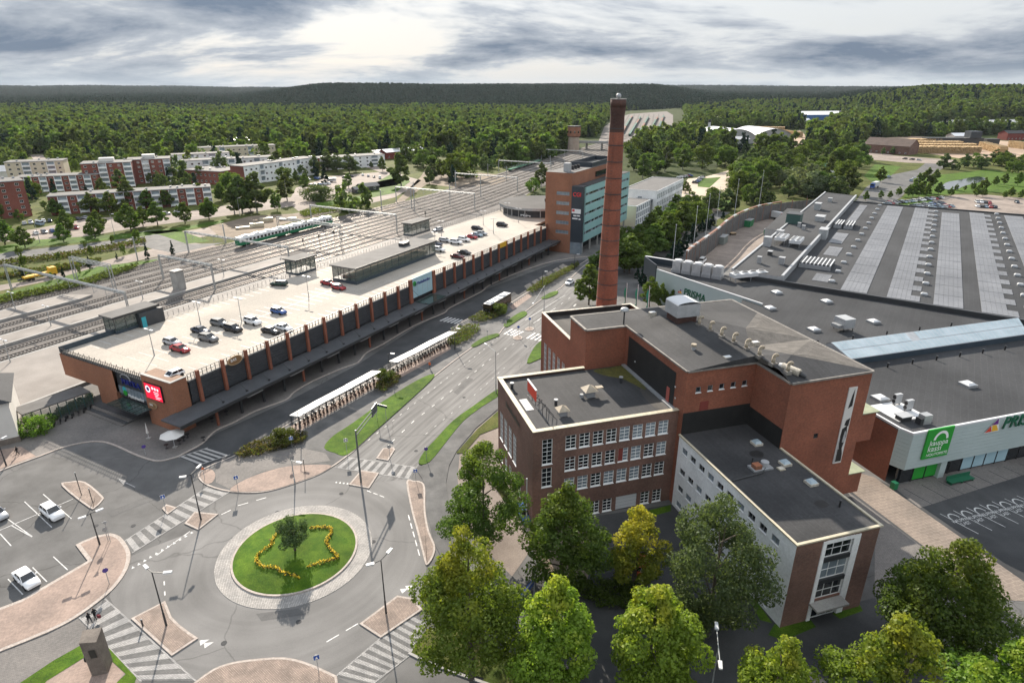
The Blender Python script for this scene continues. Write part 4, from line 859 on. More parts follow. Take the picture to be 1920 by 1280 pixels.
TA0, TA1, TB = A0+1.9, 216.5, -13.9
m = MB(); hol = [(1.0, TA1-TA0-1.0, 22.0-k*3.68, 23.0-k*3.68) for k in range(5)]
m.wall(FS(TA0,TB), FS.u, TA1-TA0, 4.4, 25.4, hol, depth=.22); m.wall(FS(TA1,TB), FS.v, 8, 4.4, 25.4); m.face([FS(TA0,TB,4.4), FS(TA1,TB,4.4), FS(TA1,-4,4.4), FS(TA0,-4,4.4)][::-1])
part('turquoise_wall', m, 'teal_panel', ot)
random.seed(3)
for k, h in enumerate(hol):
    x = h[0]
    while x < h[1]-1.6:
        w = random.choice((1.2,1.2,2.4,1.8)); gm = 'glass_dark' if random.random() < .62 else 'glass_pale'
        w = min(w, h[1]-x); window(ot, FS(TA0+x,TB,h[2]), FS.u, w, 1.0, 1, 1, 'grey_metal', gm, .2, False, .05); x += w
    m = MB(); m.fbox(FS, TA0+h[0], TA1-1, TB+.23, TB+.3, h[2], h[3]); part('window_backing', m, 'black', ot)
m = MB(); m.prism([FS(TA0,TB), FS(TA1,TB), FS(TA1,-9.45), FS(TA0,-9.45)], 25.3, 25.55); part('terrace_roof', m, 'roof_felt', ot)
m = MB(); m.fbox(FS, A0+24, A0+49, -9.9, -9.42, 26.6, 28.6); part('terrace_glazing', m, 'glass_dark', ot)
for i in range(7): m = MB(); m.cyl(FS(TA0+.6+i*8.4,TB+.6,0), FS(TA0+.6+i*8.4,TB+.6,4.4), .38, n=10); part('column', m, 'concrete', ot)
m = MB(); m.fbox(FS, A0+3, TA1-2, -9.6, -9.2, 0, 4.4); part('lobby_glass', m, 'glass_dark', ot); m = MB(); m.fbox(FS, A0-.02, A0+3, -13.6, -9.4, 0, 4.6); part('lobby_glass', m, 'glass_pale', ot)
# ---------------- white office behind it ---------------------------------------------
def simple_block(name, label, F, u0, u1, v0, v1, h, wallm, roofm, faces, fm='white_paint', gm='glass_dark', cap='light_metal', group=None, cat='building', wd=.15, sill=False, extra=None, zb=-.2, bands=None):
    """box building with real window openings; faces: {side: (n, w, h, [row heights], cols, rows)}"""
    o = thing(name, label, cat, F((u0+u1)/2, (v0+v1)/2), group=group); mb_ = MB(); wins = []
    sides = {'S': (F(u0,v0), F.u, u1-u0), 'E': (F(u1,v0), F.v, v1-v0), 'N': (F(u1,v1), -F.u, u1-u0), 'W': (F(u0,v1), -F.v, v1-v0)}
    for k, (oo, t, W) in sides.items():
        hol = []
        if k in faces:
            n, w, hh, zs, cols, rows = faces[k][:6]; m0 = faces[k][6] if len(faces[k]) > 6 else (W/n-w)/2; pit = (W-2*m0-w)/max(1, n-1)
            for i in range(n):
                x = m0+i*pit
                for z in zs: hol.append((x, x+w, z, z+hh)); wins.append((oo, t, x, z, w, hh, cols, rows))
        mb_.wall(oo, t, W, zb, h, hol, depth=wd)
    part('wall', mb_, wallm, o)
    for oo, t, x, z, w, hh, cols, rows in wins: window(o, oo + t*x + UP*z, t, w, hh, cols, rows, fm, random.choice(gm) if isinstance(gm, list) else gm, wd-.02, sill, .07)
    m = MB(); m.prism([F(u0+.25,v0+.25), F(u1-.25,v0+.25), F(u1-.25,v1-.25), F(u0+.25,v1-.25)], h-.5, h-.12); part('roof', m, roofm, o)
    m = MB()
    for a, b, c, d in ((u0-.06,u1+.06,v0-.06,v0+.26),(u0-.06,u1+.06,v1-.26,v1+.06),(u0-.06,u0+.26,v0+.26,v1-.26),(u1-.26,u1+.06,v0+.26,v1-.26)): m.fbox(F, a, b, c, d, h, h+.12)
    part('roof_edge', m, cap, o)
    return o
FW = Frame(FS(222,-17.5), 61.9)
simple_block('office_block', 'white office block with glazed side beyond the turquoise tower', FW, 28, 80, -.5, 17, 12.8, 'white_plaster', 'roof_light', {'S': (16,2.3,2.6,[.8,4.6,8.6],2,2), 'W': (1,2.2,1.6,[8.0],2,1)}, gm='glass_pale', cap='white_metal')
o = simple_block('office_block', 'low cream and white wing in front of the white office block', FW, 0, 22, 1, 12, 9.5, 'white_plaster', 'roof_light', {'S': (7,2.3,2.4,[.6,3.6,6.6],2,2)}, gm='glass_pale', cap='white_metal')
m = MB(); m.wall(FW(-.03,12), -FW.v, 11, 0, 9.4); part('cream_end', m, 'cream_wall', o)
o = simple_block('office_link', 'dark glazed link between the two white office wings', FW, 22, 28, 1.5, 10, 8.8, 'slate_blue', 'roof_felt', {'S': (3,1.6,6.5,[.6],2,4)}, gm='glass_dark')
# ---------------- brick works: office block ------------------------------------------
HA = 15.9
A = thing('brick_office', 'dark brick factory office with cream coping and white gridded windows', 'building', FA(11,9))
u, v = FA.u, FA.v
hol = [(1.35,2.9,10.35,14.45), (1.35,2.9,6.55,9.75)]; wl = []
for i in range(8):
    x = 4.85+i*2.1
    for zt, r in ((14.52,0), (10.93,1), (7.4,2)): hol.append((x, x+1.62, zt-2.25, zt)); wl.append((x, zt-2.25, r, i))
for x in (9.2, 11.25, 17.6, 19.65): hol.append((x, x+1.5, .2, 2.42)); wl.append((x, .2, 3, 9))
hol.append((13.42, 17.0, 0.0, 2.44))
m = MB(); m.wall(FA(0,0), u, 22.75, -1.5, HA, hol, depth=.2)
hl = [(18.4-(17.2-i*2.48), 18.4-(17.2-i*2.48)+1.75, 5.4, 10.5) for i in range(4)] + [(18.4-(16.9-i*2.48), 18.4-(16.9-i*2.48)+1.3, 1.2, 3.4) for i in range(5)]
m.wall(FA(0,18.4), -v, 18.4, -1.5, HA, hl, depth=.2); m.wall(FA(22.75,0), v, 18.4, 8, HA); m.wall(FA(22.75,18.4), -u, 22.75, 0, HA)
part('brick_wall', m, 'brick_dark', A)
window(A, FA(1.35,0,10.35), u, 1.55, 4.1, 2, 6); window(A, FA(1.35,0,6.55), u, 1.55, 3.2, 2, 4)
for x, z, r, i in wl:
    g = 'glass_dark' if (r < 2 and i < 4) or r == 3 or random.random() < .3 else 'glass_pale'
    wn = window(A, FA(x,0,z), u, 1.62 if r < 3 else 1.5, 2.25 if r < 3 else 2.22, 2 if r < 3 else 2, 4, 'white_paint', g, mw=.07)
    if r == 1 and i == 4: mm = MB(); q = FA(x+.06,.1,z+.06); mm.fbox(FA, x+.06, x+.8, .07, .1, z+.06, z+2.19); mm.build('boarded_pane', MT['house_red'], A)
m = MB(); m.fbox(FA, 13.42, 17.0, .16, .2, 0, 2.44); gd = part('garage_door', m, 'white_metal', A)
for k in range(1, 4): m = MB(); m.fbox(FA, 13.42, 17.0, .145, .16, k*.61-.02, k*.61+.02); part('door_rib', m, 'grey_metal', gd)
for h in hl: window(A, FA(0,18.4-h[0],h[2]), -v, h[1]-h[0], h[3]-h[2], 3, 6 if h[3] > 5 else 3, 'white_paint', 'glass_dark', mw=.06, depth=.14)
m = MB()
for i, w in enumerate((.9,.5,.6,.5,.5,.55,.3,.5,.6,.5,.5,.45,.6)): x = 18.4-13.3+i*.56; m.wall(FA(-.12,18.4-x), -v, .42, 13.35, 13.35+(.95 if i in (0, 5, 9) else .62))
part('black_lettering', m, 'black', A)
m = MB(); m.prism([FA(.7,.7), FA(22.7,.7), FA(22.7,17.8), FA(.7,17.8)], HA-1, HA-.35); rf = part('roof', m, 'roof_felt', A)
m = MB(); m.face([(p[0],p[1],HA-.335) for p in smooth([FA(*q) for q in ((16.5,17.3),(19.5,17.5),(22.4,17.4),(22.5,13),(21.6,8),(20.6,10.5),(19.6,13),(17.5,14.8))], 3, True)]); part('moss_patch', m, 'moss', rf)
m = MB(); m.face([(p[0],p[1],HA-.336) for p in smooth([FA(*q) for q in ((20.5,8),(22.4,9),(22.5,1.4),(20.0,2.2))], 3, True)]); part('lichen_patch', m, 'roof_felt_worn', rf)
def caps(F, p0, p1, w, z, n, par, mm='cap_cream', t=.1):
    """coping in single sheets along p0-p1, with open joints"""
    d = (p1-p0); L = d.length; d = d.normalized(); nn = Vector((-d.y, d.x, 0)); me = None
    for i in range(n):
        l = L/n; a = p0 + d*(i*l+.015)
        if me is None: me = MB().prism([(0,0),(l-.03,0),(l-.03,w),(0,w)], 0, t, 0, None, True).mesh('coping_sheet', MT[mm])
        obj('coping_sheet', me, par, a + UP*z - wloc(par), math.atan2(d.y, d.x))
caps(FA, FA(-.12,-.12), FA(22.8,-.12), .75, HA, 13, A); caps(FA, FA(.63,.63), FA(.63,17.6), .75, HA, 10, A); caps(FA, FA(15.2,18.5), FA(-.12,18.5), .75, HA+.004, 9, A)
m = MB(); m.fbox(FA, 22.0, 22.7, .7, 17.8, HA-.35, HA-.15); part('roof_gutter', m, 'grey_metal', A)
# things on that roof
ZR = HA-.35
def mushroom(label, uu, vv, s, wing=False):
    o = thing('roof_ventilator', label, 'ventilator', FA(uu,vv,ZR))
    m = MB(); m.fbox(FA, uu-.6*s, uu+.6*s, vv-.6*s, vv+.6*s, ZR, ZR+.95*s); part('shaft', m, 'grey_metal', o)
    m = MB(); b = [FA(uu-.95*s,vv-.95*s,ZR+.95*s), FA(uu+.95*s,vv-.95*s,ZR+.95*s), FA(uu+.95*s,vv+.95*s,ZR+.95*s), FA(uu-.95*s,vv+.95*s,ZR+.95*s)]; t = FA(uu,vv,ZR+1.75*s)
    for i in range(4): m.face([b[i], b[(i+1) % 4], t])
    m.face(b[::-1]); part('pyramid_cap', m, 'beige_vent', o)
    if wing: m = MB(); m.fbox(FA, uu+.9*s, uu+1.9*s, vv-.4, vv+.4, ZR+1.05*s, ZR+1.18*s); part('side_cap', m, 'beige_vent', o); m = MB(); m.box(FA(uu-1.2*s,vv-.2,ZR), (.5,.5,.6), FA.a); part('side_box', m, 'grey_metal', o)
mushroom('square vent with a pyramid cap near the front of the brick office roof', 5.9, 4.2, .95); mushroom('larger square vent with pyramid cap and side wing on the brick office roof', 12.1, 8.7, 1.15, True)
for lb, uu, vv in (('small round vent pipe near the left corner of the brick office roof', 1.3, 14.6), ('small round vent pipe behind the front pyramid vent on the brick office roof', 6.0, 7.2), ('small round vent pipe beside the moss on the brick office roof', 18.9, 11.6)):
    o = thing('vent_pipe', lb, 'vent', FA(uu,vv,ZR)); m = MB(); m.cyl(FA(uu,vv,ZR), FA(uu,vv,ZR+.9), .24, n=10); part('pipe', m, 'dark_metal', o); m = MB(); m.cyl(FA(uu,vv,ZR+.9), FA(uu,vv,ZR+1.05), .34, n=10); part('cap', m, 'grey_metal', o)
bl = thing('roof_billboard', 'small red and white billboard on slanted struts on the brick office roof', 'billboard', FA(2.4,9,ZR))
m = MB(); m.fbox(FA, 2.9, 3.02, 7.6, 11.6, ZR+.9, ZR+2.7); part('board', m, 'logo_red', bl); m = MB(); m.fbox(FA, 2.82, 3.1, 7.55, 11.65, ZR+2.7, ZR+2.85); part('top_rail', m, 'white_metal', bl)
for k in range(6):
    vv = 3.0+k*1.6; m = MB(); m.cyl(FA(2.96,vv,ZR), FA(2.96,vv,ZR+(.9 if vv > 7.4 else 2.2)), .05, n=5); m.cyl(FA(2.96,vv,ZR+1.9 if vv < 7.4 else ZR+.9), FA(4.6,vv,ZR+.02), .045, n=5); part('strut', m, 'dark_metal', bl)
m = MB(); m.fbox(FA, 2.85, 3.1, 2.5, 11.6, ZR, ZR+.12); part('rail', m, 'dark_metal', bl)
m = MB(); m.fbox(FA, 1.2, 2.4, 6.8, 10.5, ZR, ZR+.06); part('ballast_plate', m, 'grey_metal', bl)
# ---------------- brick works: hall ---------------------------------------------------
HB = 22.7
B = thing('brick_hall', 'tall red brick boiler hall with tarred wall patches and row of goose-neck vents', 'building', FA(35,8))
pb = [(15.3,18.2),(22.7,18.2),(22.7,-1.1),(34.2,-1.1),(34.2,-8.6),(48,-8.6),(48,25.1),(15.3,25.1)]
sq = [(1.7+i*1.95, 1.7+i*1.95+.85, 19.0, 19.9) for i in range(5)]
m = MB(); 
for i in range(len(pb)):
    p, q = pb[i], pb[(i+1) % len(pb)]; d = FA(*q)-FA(*p); L = d.length
    m.wall(FA(*p), d.normalized(), L, -1, HB, sq if i == 2 else ([(5.6,6.4,13.0,13.8)] if i == 4 else ()), depth=.2)
part('brick_wall', m, 'brick_red', B)
for h in sq: window(B, FA(22.7+h[0],-1.1,h[2]), u, .85, .9, 1, 1, 'grey_metal', 'glass_dark', sill=True)
window(B, FA(34.2+5.6,-8.6,13), u, .8, .8, 1, 1, 'dark_metal', 'glass_dark', sill=False)
mk = MB(); mk.fbox(FA, 25.4, 26.8, -1.16, -1.1, 16.0, 17.4); part('red_patch', mk, 'house_red', B)
m = MB(); m.wall(FA(22.66,17.0), -v, 15.3, HA-.3, 21.2); part('tarred_wall', m, 'tar_wall', B); m = MB(); m.wall(FA(22.72,-1.14), u, 11.46, 12.0, 15.9); m.wall(FA(34.16,-1.12), -v, 7.4, 12.0, 15.4); part('tarred_wall', m, 'tar_wall', B)
m = MB(); m.fbox(FA, 22.55, 22.64, 2.9, 3.7, HA-.2, HA+2.2); part('roof_door', m, 'door_red', B) if 'door_red' in MT else part('roof_door', m, 'house_red', B)
for vv, z in ((1.5,18.9),(1.2,17.2),(14.2,17.6)): m = MB(); m.box(FA(22.6,vv,z), (.1,.22,.22), FA.a); part('lamp', m, 'white_metal', B)
# roof skin: low folded slopes
def rp(a, b, z): return FA(a, b, z)
E_ = HB+.02
q = dict(a=(22.5,-1.3,E_), b=(22.5,18,E_), b2=(15.1,18,E_), b3=(15.1,25.3,E_), c=(48.2,25.3,E_), r0=(31.6,19.0,E_+1.3), r1=(34.0,-1.3,E_+1.15), d=(34.2,-1.3,E_), e=(34.0,-8.8,E_), f=(48.2,-8.8,E_), g=(48.2,4.0,E_), h=(48.2,17.5,E_), x1=(38.6,8.0,E_+1.5), x2=(38.3,-3.2,E_+1.5), vl=(36.0,3.2,E_+.5), r1b=(34.0,-6.0,E_+.9))
F_ = lambda *k: [rp(*q[i]) for i in k]
m = MB(); m.face(F_('a','r1','r0','b')); m.face(F_('a','d','r1')) ; m.face(F_('b2','b','r0','c','b3')); part('roof', m, 'roof_felt', B)
m = MB(); m.face(F_('r0','r1','vl','x1')); m.face(F_('r0','x1','h','c')); m.face(F_('r1','r1b','x2','vl')); m.face(F_('r1b','e','x2')); m.face(F_('e','f','x2')); part('roof_slope', m, 'roof_felt', B)
m = MB(); m.face(F_('x1','g','h')); m.face(F_('x1','vl','g')); m.face(F_('x2','f','g')); m.face(F_('x2','g','vl')); m.face(F_('d','r1b','r1')); part('ribbed_slope', m, 'ribbed_roof', B)
m = MB()
for (a, b_, c) in (('x1','g','h'), ('x2','f','g')):
    p0, p1, p2 = F_(a, b_, c)
    for k in range(1, 22):
        e = p1.lerp(p2, k/22); s_ = 1-abs(2*k/22-1)
        tpt = e.lerp(p0, s_*.97 if k != 11 else .95); dd = (tpt-e)
        if dd.length > .6: nn = Vector((-dd.y, dd.x, 0)).normalized()*.035; m.face([e-nn+UP*.05, e+nn+UP*.05, tpt+nn+UP*.05, tpt-nn+UP*.05]); 
part('roof_seams', m, 'eave', B)
m = MB()
for i in range(len(pb)):
    p, r_ = FA(*pb[i]), FA(*pb[(i+1) % len(pb)]); d = (r_-p).normalized(); n = Vector((d.y,-d.x,0)); m.prism([p+n*.25-d*.0, r_+n*.25, r_-n*.15, p-n*.15], HB-.22, HB+.04+.006*i, 0, None, True)
part('eave', m, 'eave', B)
# lower wing with parapet
m = MB(); pc = [(15.32,25.1),(35,25.1),(35,40.5),(15.32,40.5)]
hw = [(1.6+i*2.5, 3.2+i*2.5, 5, 12.5) for i in range(5)]
m.wall(FA(35,25.12), v, 15.4, -1, 18.2); m.wall(FA(35,40.5), -u, 19.7, -1, 18.2); m.wall(FA(15.32,40.5), -v, 15.4, -1, 18.2, hw); part('brick_wall', m, 'brick_red', B)
for h in hw: window(B, FA(15.32,40.5-h[0],5), -v, 1.6, 7.5, 3, 7, 'white_paint', 'glass_dark', mw=.06)
m = MB(); m.prism([FA(15.7,25.2), FA(34.7,25.2), FA(34.7,40.2), FA(15.7,40.2)], 16, 17.3); part('wing_roof', m, 'roof_felt_worn', B)
caps(FA, FA(15.85,25.2), FA(15.85,40.5), .6, 18.2, 9, B, 'cap_worn'); caps(FA, FA(35.05,40.6), FA(15.25,40.6), .55, 18.204, 11, B, 'cap_worn'); caps(FA, FA(35.1,25.4), FA(35.1,40.5), .55, 18.208, 8, B, 'cap_worn')
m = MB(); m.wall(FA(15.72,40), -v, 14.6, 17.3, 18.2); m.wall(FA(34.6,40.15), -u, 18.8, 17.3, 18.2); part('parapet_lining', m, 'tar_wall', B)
# side bays with green roofs on the east wall
for z0, z1 in ((10.8,15.6),(1.5,5.2)):
    m = MB(); m.fbox(FA, 48, 50.9, -8.3, -4.6, z0, z1); part('side_bay', m, 'brick_red', B)
    m = MB(); m.fbox(FA, 47.9, 51.2, -8.6, -4.3, z1, z1+.15); part('bay_roof', m, 'green_copper', B) if 'green_copper' in MT else part('bay_roof', m, 'moss_metal', B) if 'moss_metal' in MT else part('bay_roof', m, 'cap_worn', B)
# picture board on the front
bn = thing('picture_banner', 'tall narrow black and white picture banner on the hall front', 'banner', FA(44.5,-8.7,8)); X0, X1 = 44.3, 45.75
m = MB(); m.fbox(FA, X0, X1, -8.75, -8.62, 8.0, 20.6); part('board', m, 'parasol', bn)
m = MB()
for pts in ([(.1,0.3),(1.35,.3),(1.3,1.5),(.95,2.8),(.2,2.4)], [(.4,2.6),(1.0,2.5),(1.35,4.6),(1.1,6.4),(.3,5.9),(.2,4.2)], [(.5,6.5),(1.3,6.2),(1.35,7.6),(.7,7.3)], [(.5,9.2),(1.2,9.6),(1.05,12.4),(.8,11.4)]): m.face([FA(X0+x, -8.76, 8.0+z) for x, z in pts])
part('printed_shape', m, 'black', bn); m = MB()
for pts in ([(.75,3.6),(1.25,3.5),(1.2,5.2),(.9,5.6)], [(.1,.2),(.3,.2),(.3,4.6),(.1,4.0)]): m.face([FA(X0+x, -8.765, 8.0+z) for x, z in pts])
part('printed_shape', m, 'light_metal', bn)
# ---------------- brick works: white wing ---------------------------------------------
HD = 12.4
D = thing('white_wing', 'white plastered wing with red brick end wall and tall stair window', 'building', FA(28,-13))
U0, U1, V0, V1 = 22.55, 34.3, -26.3, -1.1
hw = []
for r, zt in enumerate((10.95, 7.4, 4.4, 1.6)):
    for i in range(10): x = -1.1-(-2.17-i*2.235); hw.append((x, x+1.4, zt-1.0, zt))
m = MB(); m.wall(FA(U0,V1), -v, V1-V0, -1, HD, hw, depth=.22); part('white_wall', m, 'white_plaster', D)
for k, h in enumerate(hw): window(D, FA(U0,V1-h[0],h[2]), -v, 1.4, 1.0, 2, 1, 'grey_metal', 'glass_pale' if (k*7) % 3 == 0 else 'glass_dark', .2, True, .07)
m = MB(); m.wall(FA(U0,V0), u, U1-U0, -1, HD, [(4.2,8.1,.0,2.5),(4.2,8.1,3.1,11.7)], depth=.3); m.wall(FA(U1,V0), v, V1-V0, -1, HD); part('brick_end', m, 'brick_dark', D)
m = MB()
for a, b_, c, d in ((3.7,4.2,-.1,11.9),(8.1,9.0,-.1,11.9),(4.2,8.1,11.5,11.95)): m.fbox(FA, U0+a, U0+b_, V0-.12, V0+.25, c, d)
sf = part('stair_surround', m, 'white_plaster', D)
for z, h in ((3.1,2.3),(6.1,2.6),(9.3,2.3)): window(D, FA(U0+4.2,V0,z), u, 3.9, h, 3, 2, 'white_paint', 'glass_pale' if z == 6.1 else 'glass_dark', .25, False, .1)
for z in (5.45, 8.7): m = MB(); m.fbox(FA, U0+4.2, U0+8.1, V0-.05, V0+.25, z, z+.6); part('spandrel', m, 'dark_metal', D)
m = MB(); m.fbox(FA, U0+3.6, U0+8.2, V0-1.5, V0+.1, 2.6, 2.85); part('door_canopy', m, 'concrete', D)
window(D, FA(U0+4.3,V0,.05), u, 3.7, 2.4, 3, 1, 'white_paint', 'glass_dark', .25, False, .12, 'door')
m = MB(); m.prism([FA(U0+.2,V0+.2), FA(U1-.2,V0+.2), FA(U1-.2,V1), FA(U0+.2,V1)], HD-.4, HD-.05); part('roof', m, 'roof_felt', D)
m = MB()
for a, b_, c, d in ((U0-.2,U1+.2,V0-.2,V0+.15),(U0-.2,U0+.12,V0+.15,V1),(U1-.12,U1+.2,V0+.15,-8.6)): m.fbox(FA, a, b_, c, d, HD-.1, HD+.1)
part('coping', m, 'cap_cream', D)
m = MB(); m.face([(p[0],p[1],HD-.035) for p in smooth([FA(*q_) for q_ in ((29.4,-8.2),(30.7,-8.0),(31.2,-9.0),(30.2,-9.9),(29.2,-9.2))], 3, True)]); part('wet_stain', m, 'tar_wall', D); m = MB(); m.face([(p[0],p[1],HD-.035) for p in smooth([FA(*q_) for q_ in ((29.8,-20.5),(31.2,-20.2),(31.4,-21.3),(30.1,-21.6))], 3, True)]); part('wet_stain', m, 'tar_wall', D)
def hatch(label, F, uu, vv, z, w=1.3, l=1.3, h=.35, m1='cap_worn', m2='glass_sky', grp=None):
    o = thing('roof_hatch', label, 'roof light', F(uu,vv,z), group=grp)
    m = MB(); m.fbox(F, uu-w/2, uu+w/2, vv-l/2, vv+l/2, z, z+h); part('kerb_frame', m, m1, o)
    m = MB(); b = [F(uu-w*.42,vv-l*.42,z+h), F(uu+w*.42,vv-l*.42,z+h), F(uu+w*.42,vv+l*.42,z+h), F(uu-w*.42,vv+l*.42,z+h)]; t = [p.lerp(F(uu,vv,z+h), .35)+UP*.28 for p in b]
    for i in range(4): m.face([b[i], b[(i+1) % 4], t[(i+1) % 4], t[i]])
    m.face(t); part('dome', m, m2, o)
ZD = HD-.05
hatch('domed roof light nearest the hall on the white wing', FA, 31.8, -6.6, ZD); hatch('domed roof light in the middle of the white wing roof', FA, 32.2, -12.2, ZD); hatch('domed roof light farthest from the hall on the white wing', FA, 32.4, -17.0, ZD)
o = thing('roof_plate', 'flat yellowish cover plate on the white wing roof', 'roof hatch', FA(30.9,-13.0,ZD)); m = MB(); m.fbox(FA, 30.5, 31.4, -13.4, -12.6, ZD, ZD+.14); part('lid', m, 'cap_cream', o); m = MB(); m.fbox(FA, 30.55, 31.35, -13.35, -12.65, ZD+.14, ZD+.17); part('rim', m, 'cap_worn', o)
o = thing('duct_unit', 'round metal fan unit with pipes on the white wing roof', 'fan unit', FA(28.6,-12.1,ZD))
m = MB(); m.cyl(FA(29.1,-11.9,ZD+.25), FA(29.1,-11.9,ZD+.85), .55, n=14); part('drum', m, 'light_metal', o); m = MB(); m.fbox(FA, 27.2, 28.2, -12.6, -11.6, ZD+.25, ZD+.8); part('motor', m, 'brick_station', o); m = MB(); m.cyl(FA(27.6,-11.2,ZD), FA(27.6,-11.2,ZD+1.3), .12, n=8); m.tube([FA(28.9,-12.4,ZD+.2), FA(27.8,-13.2,ZD+.15), FA(22.9,-13.6,ZD+.12)], .09); part('pipe', m, 'dark_metal', o); m = MB(); m.fbox(FA, 26.9, 29.9, -12.8, -11.2, ZD, ZD+.25); part('base_frame', m, 'grey_metal', o)
o = thing('vent_pipe', 'thin black vent pipe near the end of the white wing roof', 'vent', FA(32.3,-22,ZD)); m = MB(); m.cyl(FA(32.3,-22,ZD), FA(32.3,-22,ZD+.9), .12, n=8); part('pipe', m, 'black', o); m = MB(); m.cyl(FA(32.3,-22,ZD+.9), FA(32.3,-22,ZD+1.0), .18, n=8); part('cap', m, 'dark_metal', o)
# vents on the hall roof
for i in range(8):
    t = i/7; uu, vv = 32.6+t*2.0, 12.0-t*19.0; z0 = E_+1.2-.35*max(0,(t-.6)/.4)
    place = ['first from the metal fan house', 'second from the metal fan house', 'third from the metal fan house', 'fourth from the metal fan house', 'fourth from the steel drum', 'third from the steel drum', 'second from the steel drum', 'nearest the steel drum'][i]
    o = thing('goose_neck_vent', 'beige goose-neck vent on the hall roof ridge, '+place, 'ventilator', FA(uu,vv,z0), group='goose-neck vents on the hall roof')
    m = MB(); m.fbox(FA, uu-.42, uu+.42, vv-.42, vv+.42, z0-.3, z0+.25); part('base', m, 'eave', o)
    m = MB(); pts = [FA(uu, vv, z0+.2), FA(uu,vv,z0+1.05)] + [FA(uu+.34-.34*math.cos(a_), vv, z0+1.05+.34*math.sin(a_)) for a_ in [R(25*k) for k in range(1, 7)]]
    m.tube(pts, [.27,.25,.25,.25,.24,.24,.23,.22], 9); part('neck', m, 'beige_vent', o, True)
o = thing('fan_house', 'large light grey metal fan house on a brick shaft on the hall roof', 'plant room', FA(31.5,15.5,E_)); m = MB(); m.fbox(FA, 29.6, 33.2, 13.8, 17.2, E_, E_+2.2); part('brick_shaft', m, 'brick_soot', o)
m = MB(); m.fbox(FA, 29.3, 33.5, 13.5, 17.5, E_+2.2, E_+4.3); part('housing', m, 'light_metal', o); m = MB()
for k in range(8): a0, a1 = math.pi*k/8, math.pi*(k+1)/8; m.face([FA(31.4-2.1*math.cos(a0),13.5,E_+4.3+.45*math.sin(a0)), FA(31.4-2.1*math.cos(a1),13.5,E_+4.3+.45*math.sin(a1)), FA(31.4-2.1*math.cos(a1),17.5,E_+4.3+.45*math.sin(a1)), FA(31.4-2.1*math.cos(a0),17.5,E_+4.3+.45*math.sin(a0))][::-1])
part('vaulted_lid', m, 'white_metal', o)
o = thing('steel_drum', 'lying white steel drum with elbow pipe at the hall roof edge', 'tank', FA(35.6,-6.8,E_+.3)); m = MB(); m.cyl(FA(35.2,-5.2,E_+.9), FA(36.2,-7.6,E_+.75), .55, n=14); part('drum', m, 'cap_worn', o); m = MB(); m.cyl(FA(36.2,-7.6,E_+.7), FA(36.8,-8.1,E_+.3), .35, .3, 10); part('elbow', m, 'dark_metal', o); m = MB(); m.cyl(FA(35.0,-4.8,E_+.9), FA(35.2,-5.2,E_+.9), .4, .5, 12); part('end_cap', m, 'light_metal', o)
o = thing('roof_siren', 'mushroom topped siren on a pole at the hall roof edge', 'siren', FA(22.3,18.6,E_)); m = MB(); m.cyl(FA(22.3,18.6,E_), FA(22.3,18.6,E_+2.6), .13, n=8); part('pole', m, 'dark_metal', o); m = MB(); m.cyl(FA(22.3,18.6,E_+2.5), FA(22.3,18.6,E_+2.8), .7, .7, 14); m.ball(FA(22.3,18.6,E_+2.8), .7, sc=(1,1,.45)); part('dome', m, 'light_metal', o, True)
for lb, uu, vv in (('flat pale roof hatch behind the goose-neck vents', 29.0, 21.0), ('flat pale roof hatch on the hall slope facing the white wing', 30.0, .2), ('flat pale roof hatch beside the ridge right of the vents', 37.0, 3.3)):
    o = thing('roof_plate', lb, 'roof hatch', FA(uu,vv,E_)); zz = E_+.3 if uu < 35 else E_+.6; m = MB(); m.fbox(FA, uu-.6, uu+.6, vv-.4, vv+.4, zz-.3, zz+.5); part('lid', m, 'cap_worn', o); m = MB(); m.fbox(FA, uu-.5, uu+.5, vv-.3, vv+.3, zz+.5, zz+.56); part('rim', m, 'white_metal', o)
o = thing('vent_pipe', 'small capped vent with blue collar on the hall slope', 'vent', FA(27,4.5,E_)); m = MB(); m.cyl(FA(27,4.5,E_), FA(27,4.5,E_+1.1), .3, n=10); part('pipe', m, 'lightmetal' if 'lightmetal' in MT else 'light_metal', o); m = MB(); m.cyl(FA(27,4.5,E_+1.1), FA(27,4.5,E_+1.45), .42, n=10); part('cap', m, 'beige_vent', o)
# ---------------- chimney -------------------------------------------------------------
CH = Vector((19.95, 125.6, 0)); ch = thing('factory_chimney', 'tall tapered red brick factory chimney with iron bands', 'chimney', CH)
def crad(z): return 2.57 - (2.57-1.24)*z/58.0
m = MB()
for k in range(29): m.cyl(CH+UP*(k*1.9), CH+UP*((k+1)*1.9), crad(k*1.9), crad((k+1)*1.9), 28, caps=False)
part('shaft', m, 'brick_chimney', ch, True)
m = MB(); m.cyl(CH+UP*55.1, CH+UP*56.6, crad(55)+.02, crad(56)+.18, 28, caps=False); m.cyl(CH+UP*56.6, CH+UP*58.0, crad(56)+.18, crad(57)+.2, 28); part('crown', m, 'brick_soot', ch, True)
m = MB(); m.cyl(CH+UP*52.2, CH+UP*55.1, crad(52.2)+.015, crad(55.1)+.015, 28, caps=False); part('sooty_top', m, 'brick_soot', ch, True)
for i in range(17):
    z = 4+i*3.05; m = MB(); m.cyl(CH+UP*z, CH+UP*(z+.16), crad(z)+.06, crad(z)+.06, 28); part('iron_band', m, 'dark_metal', ch)
m = MB(); m.cyl(CH+UP*58, CH+UP*58.15, 1.5, 1.5, 24); part('top_rim', m, 'concrete', ch); m = MB(); m.ball(CH+UP*58.6, .5); m.cyl(CH+UP*58.1, CH+UP*58.5, .25, n=8); part('beacon', m, 'grey_metal', ch, True)
m = MB()
